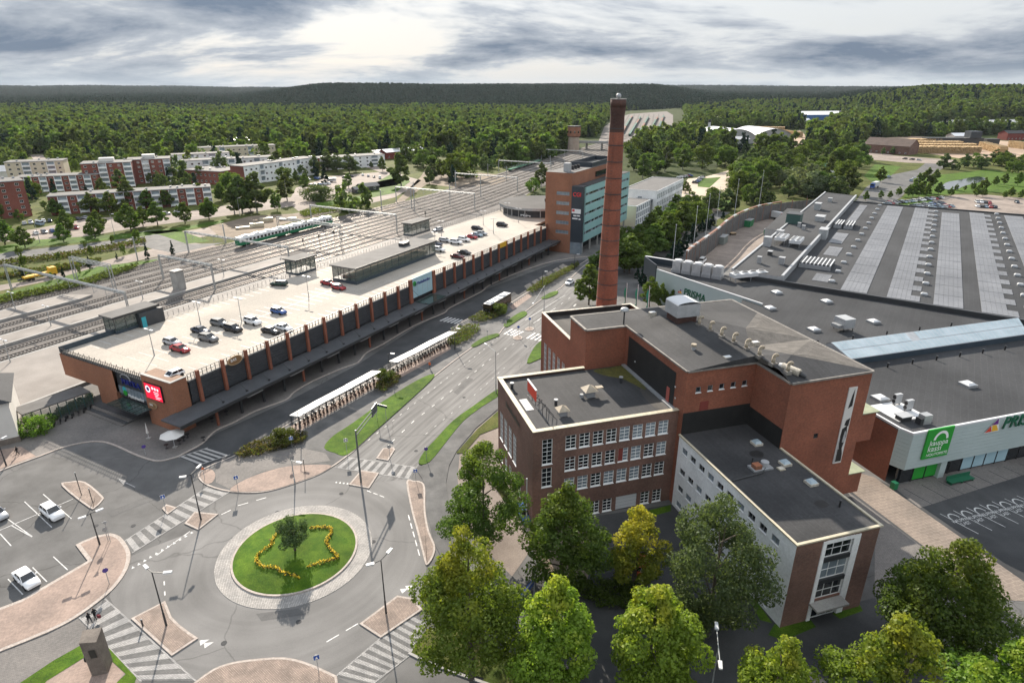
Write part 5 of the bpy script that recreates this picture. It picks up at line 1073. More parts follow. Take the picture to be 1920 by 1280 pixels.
for k in range(90): z = 2+k*.6; p = CH + Vector((-.4,-1,0)).normalized()*(crad(z)+.12)+UP*z; m.box((p.x-.2,p.y,p.z), (.45,.05,.05))
part('ladder', m, 'dark_metal', ch)
# ================================================================ SUPERMARKET
FH = Frame((74.4, 166.3), -33.2)
sm = thing('supermarket', 'huge grey flat roofed supermarket with pale teal front and solar panels', 'building', FA(80,10))
ZF = 9.9
front = [FA(60,-7.7), FA(150,-7.7), FA(126.6,23.8), FA(94.6,66.5), FA(89.6,79.3), FA(86.2,79.1), FA(70.7,98.2), FA(68.7,89.2), FA(76.5,58.5), FA(63,44), FA(59.4,26), FA(59.4,-5.8)]
m = MB(); m.prism(front, 3.4, ZF-.35, 0, 0, True); part('front_roof', m, 'roof_grey', sm)
m = MB(); m.wall(FA(59.3,26), -v, 31.8, -.3, 9.6); part('brick_side_wall', m, 'brick_red', sm)
# cladding boards of the front, board by board
for k in range(10):
    z0 = 3.35+k*.66; m = MB(); m.prism([FA(60.0,-7.95), FA(150,-7.95), FA(150,-7.7), FA(60.0,-7.7)], z0, z0+.63); part('cladding_board', m, 'pale_teal', sm)
    m = MB(); m.prism([FA(60.0,-7.94), FA(60.1,-7.7), FA(59.35,-5.85), FA(59.15,-5.9)], z0, z0+.63); part('cladding_board', m, 'pale_teal', sm)
m = MB(); m.fbox(FA, 60, 150, -7.9, -7.6, 3.3, 9.9); part('front_backing', m, 'grey_metal', sm)
edge = [FA(59.25,26), FA(59.25,-5.9), FA(59.9,-7.98), FA(150,-7.98)]
m = MB()
for i in range(3):
    a, b_ = edge[i], edge[i+1]; d = (b_-a).normalized(); n = Vector((-d.y, d.x, 0)); m.prism([a, b_, b_+n*.4, a+n*.4], 9.82+.004*i, 10.12+.004*i, 0, None, True)
part('white_fascia', m, 'white_metal', sm)
m = MB(); m.fbox(FA, 60.2, 150, -6.9, -6.6, 0, 3.4); part('shop_glass_front', m, 'glass_dark', sm)
for i in range(14):
    a0 = 60.8+i*2.6; mm = 'green' if i in (1, 2) else ('frosted' if i in (5, 6, 7, 8) else 'glass_dark'); m = MB(); m.fbox(FA, a0, a0+2.35, -7.05, -6.95, .3, 2.9); part('shop_window', m, mm, sm)
    m = MB(); m.box(FA(a0-.12,-7.0,0), (.14,.2,3.3), FA.a); part('mullion', m, 'black', sm)
m = MB(); m.fbox(FA, 68.3, 69.6, -7.6, -6.6, 0, 3.3); part('entrance_pillar', m, 'pale_teal', sm)
# far-left sign wall and its dark screen
s0, s1 = FA(68.7,89.2), FA(76.5,58.5); tS = (s1-s0).normalized(); LS = (s1-s0).length
n_ = Vector((tS.y, -tS.x, 0)); m = MB(); m.wall(s0+n_*.08, tS, LS+6, 0, 10.0); m.wall(FA(70.7,98.2), (s0-FA(70.7,98.2)).normalized(), (s0-FA(70.7,98.2)).length, 0, 10.8); part('sign_wall', m, 'pale_teal', sm)
n_ = Vector((tS.y, -tS.x, 0)); m = MB(); m.prism([s0+n_*.15, s1+tS*6+n_*.15, s1+tS*6-n_*.3, s0-n_*.3], 9.9, 10.15, 0, None, True); part('wall_cap', m, 'white_metal', sm)
e0, e1 = FA(70.3,99.2), FA(85,80.5); d = (e1-e0).normalized(); nn = Vector((-d.y, d.x, 0)); m = MB(); m.prism([e0, e1, e1+nn*.6, e0+nn*.6], 6, 11.3); m.prism([e0, e0-d*.5, s0-d*.5+nn*.2, s0], 6, 11.3); part('dark_screen', m, 'slate_blue', sm); m = MB(); m.prism([e0-nn*.1-d*.3, e1-nn*.1, e1+nn*.7, e0+nn*.7-d*.3], 11.3, 11.45); part('screen_cap', m, 'white_metal', sm)
# hall
hall = [FH(0,0), FH(62,-2.6), FH(120,-5.5), FH(120,160), FH(62,158.5), FH(0,157)]
ZH = 10.2
m = MB(); m.prism(hall, 0, ZH, 0, 1); part('hall_roof', m, ('grey_metal', 'roof_grey'), sm)
m = MB()
for i, (a, b_) in enumerate(((FH(-13.5,.6), FH(120,-5.5)), (FH(0,157), FH(120,160)))): d = (b_-a).normalized(); n = Vector((-d.y, d.x, 0)); m.prism([a-n*.35, b_-n*.35, b_+n*.35, a+n*.35], 9.0, 10.75+.01*i)
part('hall_parapet', m, 'dark_metal', sm)
m = MB(); m.prism([FH(-13.5,.8), FH(-.4,.3), FH(-.4,168), FH(-14,172)], 0, 11.7, 0, 1); part('service_block', m, ('light_metal', 'roof_grey'), sm)
m = MB(); m.prism([FH(-.4,.3), FH(.3,.3), FH(.3,168), FH(-.4,168)], 10.2, 12.15); m.prism([FH(-14,.8), FH(-13.4,.8), FH(-13.9,172), FH(-14.5,172)], 11.2, 12.0); part('white_parapet', m, 'light_metal', sm)
m = MB(); m.prism([FH(-23,85), FH(-14,85), FH(-14.4,139), FH(-25,139)], 0, 7.6, 0, 1); part('low_annex', m, ('grey_metal', 'roof_grey'), sm)
m = MB(); m.prism([FH(-18.5,42), FH(-13.6,42), FH(-13.6,58), FH(-18.5,58)], 0, 5.2, 0, 1); part('ramp_house', m, ('grey_metal', 'gravel'), sm)
# ridge skylight with single panes
SK = thing('glass_skylight', 'long sloping pale blue glass skylight across the front supermarket roof', 'skylight', FA(95,20,ZF))
m = MB(); m.prism([FA(71.3,17), FA(118.3,17), FA(123.5,24.2), FA(70.6,24.2)], ZF-.4, 10.75); part('upstand', m, 'blue_parapet', SK)
m = MB(); a, b_, c, d = FA(71.2,17,10.8), FA(118.4,17,10.8), FA(121.8,22.2,12.4), FA(70.8,22.2,12.4); m.face([a, b_, c, d]); m.face([d, c, FA(123.5,24.2,11.2), FA(70.6,24.2,11.2)]); m.face([FA(71.2,17,10.8), d, FA(70.6,24.2,10.7)]); part('frame', m, 'light_metal', SK)
for i in range(46):
    for j in range(2):
        t0, t1 = (i+.06)/46, (i+.94)/46; s0_, s1_ = (j+.04)/2, (j+.96)/2
        if (i in (17, 18) and j == 1): continue
        pt = lambda t, s_: (a.lerp(b_, t)).lerp(d.lerp(c, t), s_) + UP*.05
        k = MB(); k.face([pt(t0,s0_), pt(t1,s0_), pt(t1,s1_), pt(t0,s1_)]); part('pane', k, 'glass_sky', SK)
for i in range(30):
    t0, t1 = (i+.1)/30, (i+.9)/30; p0, p1 = d.lerp(c, t0), d.lerp(c, t1); q0, q1 = FA(70.6,24.2,11.2).lerp(FA(123.5,24.2,11.2), t0), FA(70.6,24.2,11.2).lerp(FA(123.5,24.2,11.2), t1)
    k = MB(); k.face([p0.lerp(q0,.1)+UP*.04, p1.lerp(q1,.1)+UP*.04, p1.lerp(q1,.92)+UP*.04, p0.lerp(q0,.92)+UP*.04]); part('rear_pane', k, 'glass_green_solid', SK)
# solar fields
def panel_mesh(w, l): return MB().prism([(0,0),(w,0),(w,l),(0,l)], 0, .07, 1, 0).mesh('solar_panel', [MT['solar'], MT['solar_frame']])
pm = panel_mesh(1.0, 1.66); near = 0
def solar(label, u0, nu, v0, v1, teeth=0, single=60):
    global near
    o = thing('solar_field', label, 'solar panels', FH(u0,v0,ZH), group='solar panel fields on the supermarket roof'); rest = MB(); cnt = 0; r = 0; vv = v0
    while vv + 1.7 < v1:
        ext = 0
        if teeth: ext = teeth if (r // 3) % 2 == 0 else 0
        for i in range(nu+ext):
            uu = u0+i*1.04; g = (r % 6 == 5)
            if cnt < single: obj('solar_panel', pm, o, FH(uu,vv,ZH+.04)-o.location, FH.a); cnt += 1
            else: rest.prism([FH(uu,vv), FH(uu+1,vv), FH(uu+1,vv+1.66), FH(uu,vv+1.66)], ZH+.04, ZH+.11, 1, 0)
        vv += 1.70 + (.25 if r % 6 == 5 else 0); r += 1
    if rest.v: tag(rest.build('panel_rows', [MT['solar'], MT['solar_frame']], o), kind='stuff')
solar('first wide solar field from the white parapet on the supermarket roof', 14.6, 6, 1.5, 156, 0, 55)
solar('second wide solar field from the white parapet, with toothed right edge', 25.4, 5, 1.0, 156, 2, 60)
solar('third wide solar field from the white parapet, with straight edges', 35.6, 6, .6, 150, 0, 60)
solar('fourth wide solar field from the white parapet, with toothed right edge', 45.5, 5, .2, 156, 2, 60)
solar('rightmost solar field cut by the edge of the view', 57.6, 6, .0, 156, 0, 20)
solar('small square solar field nearest the front edge of the hall roof', 6.6, 4, 7, 16, 0, 12); solar('small square solar field between the rack and the front, lower one', 4.6, 4, 40, 55, 0, 8); solar('small square solar field farther back, upper one', 3.4, 4, 60, 80, 0, 8); solar('narrow solar field at the far left of the hall roof', 3.8, 3, 103, 150, 0, 8)
# dome lights in three rows
rows = [(11.6, -.010, 8, 152, 13, 'left'), (33.4, .0, 8, 148, 13, 'middle'), (55.0, .02, 10, 155, 14, 'right')]
dm = MB(); ud = Frame((0,0), 0)
for r_, (uu, sl, a0, a1, n, nm) in enumerate(rows):
    for i in range(n):
        vv = a0*1.0 + (a1-a0)*(i/(n-1)); o = thing('roof_dome', 'domed roof light number %s from the front in the %s row on the hall roof' % (['one','two','three','four','five','six','seven','eight','nine','ten','eleven','twelve','thirteen','fourteen'][i], nm), 'roof light', FH(uu,vv,ZH), group='domed roof lights on the hall roof')
        if i == 0 and r_ == 0:
            k1 = MB().prism([(-.75,-.6),(.75,-.6),(.75,.6),(-.75,.6)], 0, .45, 0, None).mesh('kerb_frame', MT['grey_metal'])
            kk = MB(); b4 = [(-.8,-.65,.45),(.8,-.65,.45),(.8,.65,.45),(-.8,.65,.45)]; t4 = [(x*.6, y*.6, .75) for x, y, z in b4]
            for j in range(4): kk.face([b4[j], b4[(j+1) % 4], t4[(j+1) % 4], t4[j]])
            kk.face(t4); k2 = kk.mesh('dome', MT['light_metal'])
        obj('kerb_frame', k1, o, rz=FH.a); obj('dome', k2, o, rz=FH.a)
for lb, uu, vv in (('flat square roof light behind the brick hall, left of the front pair', 78.2, 50), ('flat square roof light in the middle of the front supermarket roof', 95.3, 50.3), ('flat square roof light left of the cooling unit', 78, 34.7), ('flat square roof light right of the cooling unit', 94.9, 35), ('flat square roof light below the long condenser', 88.2, 60.3), ('flat square roof light beside the twin fan units', 65.1, 3.6), ('flat square roof light on the near roof right of the brick hall', 84.9, 3.4)):
    hatch(lb, FA, uu, vv, ZF-.35, 2.2, 2.2, .5, 'grey_metal', 'white_metal')
ZP = ZF-.35
o = thing('cooling_unit', 'light grey box cooling unit on legs on the front supermarket roof', 'air conditioner', FA(84.6,33.2,ZP)); m = MB(); m.fbox(FA, 83.2, 86.1, 31.6, 34.8, ZP+.9, ZP+3.0); part('housing', m, 'light_metal', o); m = MB(); m.fbox(FA, 82.2, 83.2, 32.2, 34.4, ZP+.9, ZP+1.6); part('duct', m, 'grey_metal', o)
for du, dv in ((83.4,31.8),(85.9,31.8),(83.4,34.6),(85.9,34.6)): m = MB(); m.box(FA(du,dv,ZP), (.12,.12,.9), FA.a); part('leg', m, 'dark_metal', o)
for i in range(2):
    o = thing('fan_unit', ['twin-fan condenser box farther from the edge on the near supermarket roof', 'twin-fan condenser box nearer the edge on the near supermarket roof'][i], 'air conditioner', FA(66.2,1.2-2.3*i,ZP)); m = MB(); m.fbox(FA, 65.5, 66.9, .95-2.3*i, 1.5-2.3*i, ZP+.35, ZP+2.1); part('housing', m, 'light_metal', o)
    for k in range(2): m = MB(); m.cyl(FA(65.48,1.22-2.3*i,ZP+.8+k*.8), FA(65.42,1.22-2.3*i,ZP+.8+k*.8), .34, n=14); part('fan', m, 'black', o); m = MB(); m.box(FA(65.7+k*1.0,1.22-2.3*i,ZP), (.1,.5,.35), FA.a); part('leg', m, 'dark_metal', o)
o = thing('roof_tray', 'pale board deck under the twin fan units', 'platform', FA(64,-1.5,ZP)); m = MB(); m.fbox(FA, 61.6, 67.6, -3.6, 2.2, ZP, ZP+.1); part('boards', m, 'white_metal', o); m = MB(); m.fbox(FA, 61.4, 67.8, -3.8, -3.6, ZP, ZP+.16); part('edge', m, 'grey_metal', o)
o = thing('vent_cowl', 'dark square cowl with a pale lid near the supermarket roof corner', 'vent', FA(63,-2.8,ZP)); m = MB(); m.fbox(FA, 61.9, 64.0, -3.9, -2.6, ZP, ZP+.85); part('box', m, 'dark_metal', o); m = MB(); m.fbox(FA, 61.7, 64.2, -4.1, -2.4, ZP+.85, ZP+.98); part('lid', m, 'light_metal', o)
o = thing('duct_stub', 'grey duct box on the supermarket roof corner behind the green sign', 'duct', FA(65.3,-5,ZP)); m = MB(); m.fbox(FA, 64.6, 66.2, -5.6, -4.4, ZP, ZP+1.6); part('box', m, 'grey_metal', o); m = MB(); m.fbox(FA, 64.0, 64.6, -5.5, -4.5, ZP, ZP+1.1); part('side_duct', m, 'dark_metal', o)
for i in range(13):
    uu, vv = 77.5+(i % 8)*6.1, 14.0 if i < 8 else 27.8; uu = uu if i < 8 else 73+(i-8)*9.2
    o = thing('vent_pipe', 'black vent pipe %s the skylight' % ('before' if i < 8 else 'behind'), 'vent', FA(uu,vv,ZP), group='short vent pipes along the skylight'); m = MB(); m.cyl(FA(uu,vv,ZP), FA(uu,vv,ZP+.85), .15, n=8); part('pipe', m, 'black', o); m = MB(); m.cyl(FA(uu,vv,ZP+.85), FA(uu,vv,ZP+1.0), .22, n=8); part('cap', m, 'dark_metal', o)
# condensers
def condenser(label, F, c, L, W, n, rz=None, h=1.3, z=ZP, two=False):
    o = thing('condenser', label, 'air conditioner', F(*c, z)); u0, v0 = c
    m = MB(); m.fbox(F, u0-L/2, u0+L/2, v0-W/2, v0+W/2, z+h, z+h+1.0); part('housing', m, 'white_metal', o)
    for i in range(n):
        for j in ((-.25,.25) if two else (0,)):
            x = u0-L/2+L*(i+.5)/n; y = v0+j*W; r = min(L/n, W/(2 if two else 1))*.4; m = MB(); m.cyl(F(x,y,z+h+1.0), F(x,y,z+h+1.3), r, n=12); part('fan_cowl', m, 'white_metal', o); m = MB(); m.cyl(F(x,y,z+h+1.3), F(x,y,z+h+1.32), r*.8, n=12); part('fan', m, 'black', o)
    for i in range(3):
        for j in (-.45,.45): m = MB(); m.box(F(u0-L*.45+L*.45*i, v0+j*W, z), (.12,.12,h), F.a); part('leg', m, 'grey_metal', o)
condenser('long white condenser with four black fans near the hall parapet', FA, (88.6,73), 11, 2.6, 4, z=ZP)
FT = Frame(FA(77.8,82.0), -35)
for i in range(5):
    o = thing('exhaust_drum', 'white louvred exhaust drum, %s from the sign wall end' % ['first','second','third','fourth','fifth'][i], 'exhaust', FT(-6+i*3.0,0,ZP), group='row of white exhaust drums')
    m = MB(); m.fbox(FT, -7.2+i*3, -4.8+i*3, -1.3, 1.3, ZP+.9, ZP+3.4); part('housing', m, 'light_metal', o); m = MB(); m.cyl(FT(-6+i*3,0,ZP+3.4), FT(-6+i*3,0,ZP+3.7), 1.05, n=14); part('collar', m, 'white_metal', o); m = MB(); m.fbox(FT, -7.4+i*3, -4.6+i*3, -1.5, 1.5, ZP, ZP+.9); part('plinth', m, 'grey_metal', o)
for i, (uu, vv) in enumerate(((-9.2,44),(-4.2,42))): condenser(['white six-fan condenser nearer the loading yard on the service block', 'white six-fan condenser nearer the white parapet on the service block'][i], Frame(FH(uu,vv), FH.a*57.2958+90), (0,0), 7.5, 3.4, 4, z=11.7, two=True)
def rack(label, u0, u1, v0, v1, n, z=ZH):
    o = thing('pipe_rack', label, 'cooling rack', FH((u0+u1)/2,(v0+v1)/2,z)); m = MB(); m.prism([FH(u0,v0), FH(u1,v0), FH(u1,v0+.3), FH(u0,v0+.3)], z, z+1.2); m.prism([FH(u0,v1), FH(u1,v1), FH(u1,v1+.3), FH(u0,v1+.3)], z, z+1.2); part('frame', m, 'grey_metal', o)
    for i in range(n): uu = u0+(u1-u0)*(i+.5)/n; m = MB(); m.prism([FH(uu-.18,v0), FH(uu+.18,v0), FH(uu+.18,v1), FH(uu-.18,v1)], z+1.2, z+1.6, 0, None, True); part('tube', m, 'white_metal' if i % 2 else 'dark_metal', o)
rack('low rack of white pipes at the front of the hall roof', .8, 9.5, 20, 29, 16); rack('low dark pipe rack beside the white parapet farther back', 1.0, 3.8, 88, 98, 6); rack('second dark pipe rack beside the white parapet farther back', 4.6, 7.6, 88, 98, 6)
for i, (uu, vv, w, l, h, lb, mm) in enumerate(((-12.3,82,5,6,3.6,'green roof access house on the service block','dark_teal'),(-4.5,92,3.2,5,1.8,'vaulted grey duct unit on the service block','light_metal'),(-9.5,118,2.4,4,2.6,'tall grey duct box far back on the service block','galvanised'),(-8,142,1.6,2,1.6,'small grey duct box at the far end of the service block','galvanised'),(-9.0,12,1.1,1.1,1.9,'left grey vent box at the near end of the service block','grey_metal'),(-3.2,14.5,1.5,1.5,2.0,'right grey vent box at the near end of the service block','grey_metal'),(-8.5,24,1.2,1.6,1.2,'small dark vent near the middle of the service block','dark_metal'),(-12.0,36,2.2,2.2,3.0,'round topped grey tank left of the six-fan condensers','light_metal'),(-11,50,2.2,2.2,2.8,'round topped grey tank behind the six-fan condensers','light_metal'),(-9,74,1,1,1.6,'small grey vent between tanks and access house','grey_metal'),(-6.8,70,1,1,1.5,'small grey vent right of the tanks','grey_metal'),(0.6,66,2.6,5,3.4,'green grey stair tower on the white parapet','galvanised'))):
    z0 = 11.7 if uu < 0 else 10.2; o = thing('roof_unit', lb, 'roof unit', FH(uu,vv,z0)); m = MB(); m.fbox(FH, uu-w/2, uu+w/2, vv-l/2, vv+l/2, z0, z0+h, 0); part('housing', m, mm if mm in MT else 'teal_panel', o); m = MB(); m.fbox(FH, uu-w/2-.1, uu+w/2+.1, vv-l/2-.1, vv+l/2+.1, z0+h, z0+h+.15); part('lid', m, 'light_metal' if i else 'dark_metal', o)
# signs
def logo(par, c, t, s, n):
    def tri(pts, mm, d=.12):
        m = MB(); m.face([c + t*x*s + UP*z*s + n*d for x, z in pts]); part('logo_piece', m, mm, par)
    tri([(-.08,-.06),(1.0,1.1),(1.35,-.06)], 'white_paint', .08); tri([(0.0,0),(.45,.5),(.62,0)], 'logo_red'); tri([(.66,0),(.55,.52),(.95,.5),(1.28,0)], 'logo_yellow'); tri([(.48,.54),(.97,1.02),(1.1,.54)], 'purple')
sg = thing('store_sign', 'dark green PRISMA letters with coloured triangle logo on the pale front', 'sign', FA(76,-8.0,8)); logo(sg, FA(75.2,-8.0,7.75), u, 2.3, -v); text(sg, 'PRISMA', 3.1, FA(78.7,-8.1,7.9), u, 'dark_green', .12, 'letters', 1.0, .15)
text(sg, 'PRISMA', 3.1, FA(78.6,-7.99,7.83), u, 'white_paint', .02, 'letter_backing', 1.03, .15)
def onplane(px, py, pt, n):
    o = Vector((0,0,CAMH)); w = P(px, py, 0)-o; return o + w*((pt-o).dot(n)/w.dot(n))
c0, c1 = onplane(1271,548,s0+n_*.1,n_), onplane(1322,565,s0+n_*.1,n_); LT = (c1-c0).dot(tS); zt = c0.z
sg = thing('store_sign', 'dark green PRISMA letters with triangle logo on the far side wall', 'sign', c0); logo(sg, c0, tS, LT*.13, n_); tx = text(sg, 'PRISMA', 2.6, c0 + tS*LT*.22 + n_*.1, tS, 'dark_green', .1, 'letters', 1.0, .1); tx.scale = (LT*.78/max(v_.co.x for v_ in tx.data.vertices), 1.1, 1)
gs = thing('pickup_sign', 'square bright green kauppakassi sign with white arch on the supermarket front', 'sign', FA(65,-8.1,5)); m = MB(); m.fbox(FA, 62.7, 67.95, -8.25, -8.0, 5.0, 10.35); part('board', m, 'green', gs)
m = MB(); pr = None
for k in range(17): t = math.pi*k/16; p0, p1 = [FA(65.6+r*math.cos(t), -8.27, 8.3+r*1.05*math.sin(t)) for r in (1.05, 1.5)]; (m.face([pr[0], pr[1], p1, p0][::-1]) if pr else None); pr = (p0, p1)
part('arch', m, 'white_paint', gs); text(gs, 'kauppa', 1.35, FA(63.5,-8.27,7.35), u, 'white_paint', .01); text(gs, 'kassi', 1.5, FA(63.4,-8.27,6.25), u, 'white_paint', .01); text(gs, 'NOUTOPISTE', .72, FA(63.4,-8.27,5.4), u, 'white_paint', .01)
# loading yard wall
fw = [(60.5,212),(64.7,220.2),(69.7,228.2),(82,248.8),(92,267),(103,284),(116.9,300.8),(127,309),(141,318),(158,326)]; fl = [Vector((x, y, 0)) for x, y in smooth(fw, 4)]
yw = thing('yard_wall', 'tall curved grey panel wall with rusty posts around the loading yard', 'wall', fl[0])
for i in range(len(fl)-1):
    a, b_ = fl[i], fl[i+1]; d = (b_-a).normalized(); n = Vector((-d.y, d.x, 0))*.12
    for k in range(2): a2, b2 = a.lerp(b_, k*.5), a.lerp(b_, k*.5+.47); m = MB(); m.prism([a2-n, b2-n, b2+n, a2+n], 0, 7.0); part('panel', m, 'galvanised_dark', yw) if 'galvanised_dark' in MT else part('panel', m, 'grey_panel', yw)
    if i % 2 == 0:
        m = MB(); m.box((a.x,a.y,0), (.35,.35,8.0), math.atan2(d.y,d.x)); part('post', m, 'rusty', yw)
    if i < 30: m = MB(); m.prism([a-n*4, b_-n*4, b_+n*4, a+n*4], 7.7, 7.95, 0, None, True); part('top_rail', m, 'rusty' if i % 3 else 'light_metal', yw)
# containers, trailer, van-like bits are in the vehicle section
def skip(name, label, c, L, W, H, rz, mm, lid=None):
    o = thing(name, label, 'container', (c.x,c.y,0)); F = Frame(c, math.degrees(rz)); m = MB()
    m.fbox(F, -L/2, L/2, -W/2, W/2, .15, H); part('body', m, mm, o)
    m = MB(); m.fbox(F, -L/2-.08, L/2+.08, -W/2-.08, W/2+.08, H-.12, H+.05); part('rim', m, lid or 'grey_metal', o)
    for i in range(4): m = MB(); x = -L/2+L*(i+.5)/4; m.fbox(F, x-.08, x+.08, -W/2-.07, -W/2, .2, H-.15); part('rib', m, mm, o)
skip('waste_container', 'tall green waste container against the curved yard wall', P(1403,424), 6, 3, 3.2, R(55), 'bin_green'); skip('waste_container', 'grey green waste skip standing inside the yard wall', P(1353,456), 6.5, 3.2, 3.2, R(58), 'grey_bin', 'light_metal'); skip('waste_container', 'low long green skip beside the service block', P(1448,440), 7, 2.6, 2.2, R(-33), 'bin_green'); skip('pallet_stack', 'small dark stack of pallets lying in the loading yard', P(1373,440), 2.5, 2.2, .9, R(20), 'bark', 'wood')
# cream house cut by the left edge
_a, _b = P(-60,852), P(39,828); FL = Frame(_b - (_b-_a).normalized()*14, math.degrees(math.atan2((_b-_a).y, (_b-_a).x)))
ch_ = thing('cream_house', 'pale plastered house corner at the left edge of the view', 'house', FL(-2,4)); m = MB(); m.prism([FL(0,0), FL(14,0), FL(14,14), FL(0,14)], 1.2, 8.2); part('wall', m, 'pale_wall', ch_); m = MB(); m.prism([FL(-.1,-.1), FL(14.1,-.1), FL(14.1,14.1), FL(-.1,14.1)], 0, 1.2); part('plinth', m, 'stone', ch_)
m = MB(); a, b_, c, d = FL(-.6,-.6,8.2), FL(14.6,-.6,8.2), FL(14.6,14.6,8.2), FL(-.6,14.6,8.2); t0, t1 = FL(7,3,11.5), FL(7,11,11.5)
for f_ in ([a,b_,t0], [b_,c,t1,t0], [c,d,t1], [d,a,t0,t1], [a,d,c,b_]): m.face(f_)
part('roof', m, 'roof_grey', ch_); window(ch_, FL(9,0,4.5), FL.u, 1.2, 1.6, 2, 2)
# covered walkway between house and station
cw = thing('covered_walkway', 'glazed green-framed covered walkway between cream house and station', 'walkway', FS(-12,30))
w0, w1 = P(40,775), P(176,722); w1 = FS(-1,27.5); w0 = FL(14.2, 6); d = (w1-w0).normalized(); n = Vector((-d.y,d.x,0)); L = (w1-w0).length
m = MB(); m.prism([w0-n*2.2, w1-n*2.2, w1+n*2.2, w0+n*2.2], 3.3, 3.55, 0, None, True); part('roof', m, 'roof_light', cw)
for i in range(9):
    p = w0+d*(L*i/8); m = MB(); m.box((p.x-n.x*2,p.y-n.y*2,0), (.14,.14,3.3), math.atan2(d.y,d.x)); part('post', m, 'dark_teal', cw)
    if i < 8: q_ = w0+d*(L*(i+1)/8); m = MB(); m.face([p-n*2+UP*.4, q_-n*2+UP*.4, q_-n*2+UP*3.1, p-n*2+UP*3.1]); part('pane', m, 'glass_green', cw)
# ================================================================ TOWN AND INDUSTRY BEHIND
FOOT = []
def apartment(name, label, p0, p1, depth, h, floors, bays, wallm, bal, group='apartment blocks left of the railway', roofm='roof_light', side='brick_apartment', sp=False):
    p0, p1 = Vector((*p0,0)), Vector((*p1,0)); d = p1-p0; F = Frame(p0, math.degrees(math.atan2(d.y,d.x))); L = d.length; fh = (h-.6)/floors
    FOOT.append([tuple(F(a,b))[:2] for a, b in ((-3,-11),(L+3,-11),(L+3,depth+3),(-3,depth+3))]); o = thing(name, label, 'apartment block', F(L/2, depth/2), group=group); bw = L/bays; hol = []; bls = []
    for i in range(bays):
        for k in range(floors):
            z = .5+k*fh
            if i % bal == bal-1: bls.append((i*bw+.2, (i+1)*bw-.2, z))
            else: hol.append((i*bw+bw/2-.8, i*bw+bw/2+.8, z+.7, z+2.1))
    m = MB(); m.wall(F(0,0), F.u, L, -.2, h, hol, depth=.15); part('front_wall', m, wallm, o)
    m = MB(); m.wall(F(L,0), F.v, depth, -.2, h); m.wall(F(L,depth), -F.u, L, -.2, h); m.wall(F(0,depth), -F.v, depth, -.2, h); part('end_wall', m, side, o)
    for h_ in hol: window(o, F(h_[0],0,h_[2]), F.u, 1.6, 1.4, 2, 1, 'white_paint', 'glass_dark', .13, False, .1)
    for x0, x1, z in bls:
        m = MB(); m.fbox(F, x0, x1, -.9, .02, z-.1, z+.95); part('balcony', m, 'white_plaster', o); m = MB(); m.fbox(F, x0+.1, x1-.1, -.1, -.02, z+.95, z+fh-.25); part('balcony_glass', m, 'glass_pale', o)
    for x0, x1, z in bls:
        if z < 1:
            m = MB(); m.fbox(F, x0-.18, x0, -.95, .0, 0, h-.2); m.fbox(F, x1, x1+.18, -.95, .0, 0, h-.2); part('balcony_frame', m, 'white_plaster', o)
    m = MB(); m.prism([F(-.3,-.3), F(L+.3,-.3), F(L+.3,depth+.3), F(-.3,depth+.3)], h-.05, h+.35, 1, 0); part('roof', m, (roofm, 'light_metal'), o)
    random.seed(int(L*10)); 
    for i in range(int(L/9)+1): x = random.uniform(2, L-2); y = random.uniform(2, max(2.1, depth-2)); m = MB(); m.fbox(F, x-.5, x+.5, y-.5, y+.5, h+.35, h+1.2); part('roof_vent', m, 'light_metal', o)
    if sp: m = MB(); m.fbox(F, L*.35, L*.65, depth*.3, depth*.7, h+.35, h+2.6); part('lift_house', m, 'pale_wall', o)
    return o
apartment('apartment_block', 'long three storey brick block with white balconies behind the row of trees', (-234,319), (-167,353), 12, 9.2, 3, 18, 'brick_apartment', 2, side='white_plaster')
apartment('apartment_tower', 'six storey brick apartment tower at the left edge', (-272,290), (-243,318), 16, 17.4, 6, 7, 'brick_apartment', 4, side='white_plaster', sp=True)
apartment('apartment_block', 'three storey brick and white block between the towers', (-302,390), (-262,406), 12, 9.4, 3, 11, 'brick_apartment', 2)
apartment('apartment_tower', 'left of the two brick towers with a beige top floor', (-272,407), (-247,419), 17, 15.5, 5, 6, 'brick_apartment', 3, sp=True); apartment('apartment_tower', 'right of the two brick towers, beside dark pines', (-256,430), (-233,441), 17, 15.5, 5, 6, 'brick_apartment', 3, sp=True)
apartment('apartment_block', 'white three storey block with brick end behind the low brick house', (-236,462), (-178,494), 13, 11.5, 3, 15, 'white_plaster', 4); apartment('apartment_block', 'white three storey block with brick end beside the small car park', (-177,425), (-146,484), 13, 12, 3, 16, 'white_plaster', 4)
apartment('brick_house', 'low brown brick house with a flat pale roof', (-222,437), (-193,426), 22, 8.5, 2, 8, 'brick_apartment', 9, group=None)
apartment('apartment_block', 'cream block with a dark roof edge under the white hall', (-272,560), (-214,590), 14, 12, 3, 14, 'cream_wall', 5, roofm='roof_felt', side='cream_wall'); apartment('apartment_block', 'white flat roofed block half hidden by trees', (-150,505), (-105,535), 16, 9, 3, 9, 'white_plaster', 4)
apartment('apartment_block', 'pale block seen between pines behind the two brick towers', (-262,500), (-226,520), 12, 12, 4, 8, 'white_plaster', 3, side='white_plaster'); apartment('apartment_block', 'cream five storey block behind the left brick tower', (-330,420), (-300,432), 14, 15, 5, 7, 'cream_wall', 3, side='cream_wall')
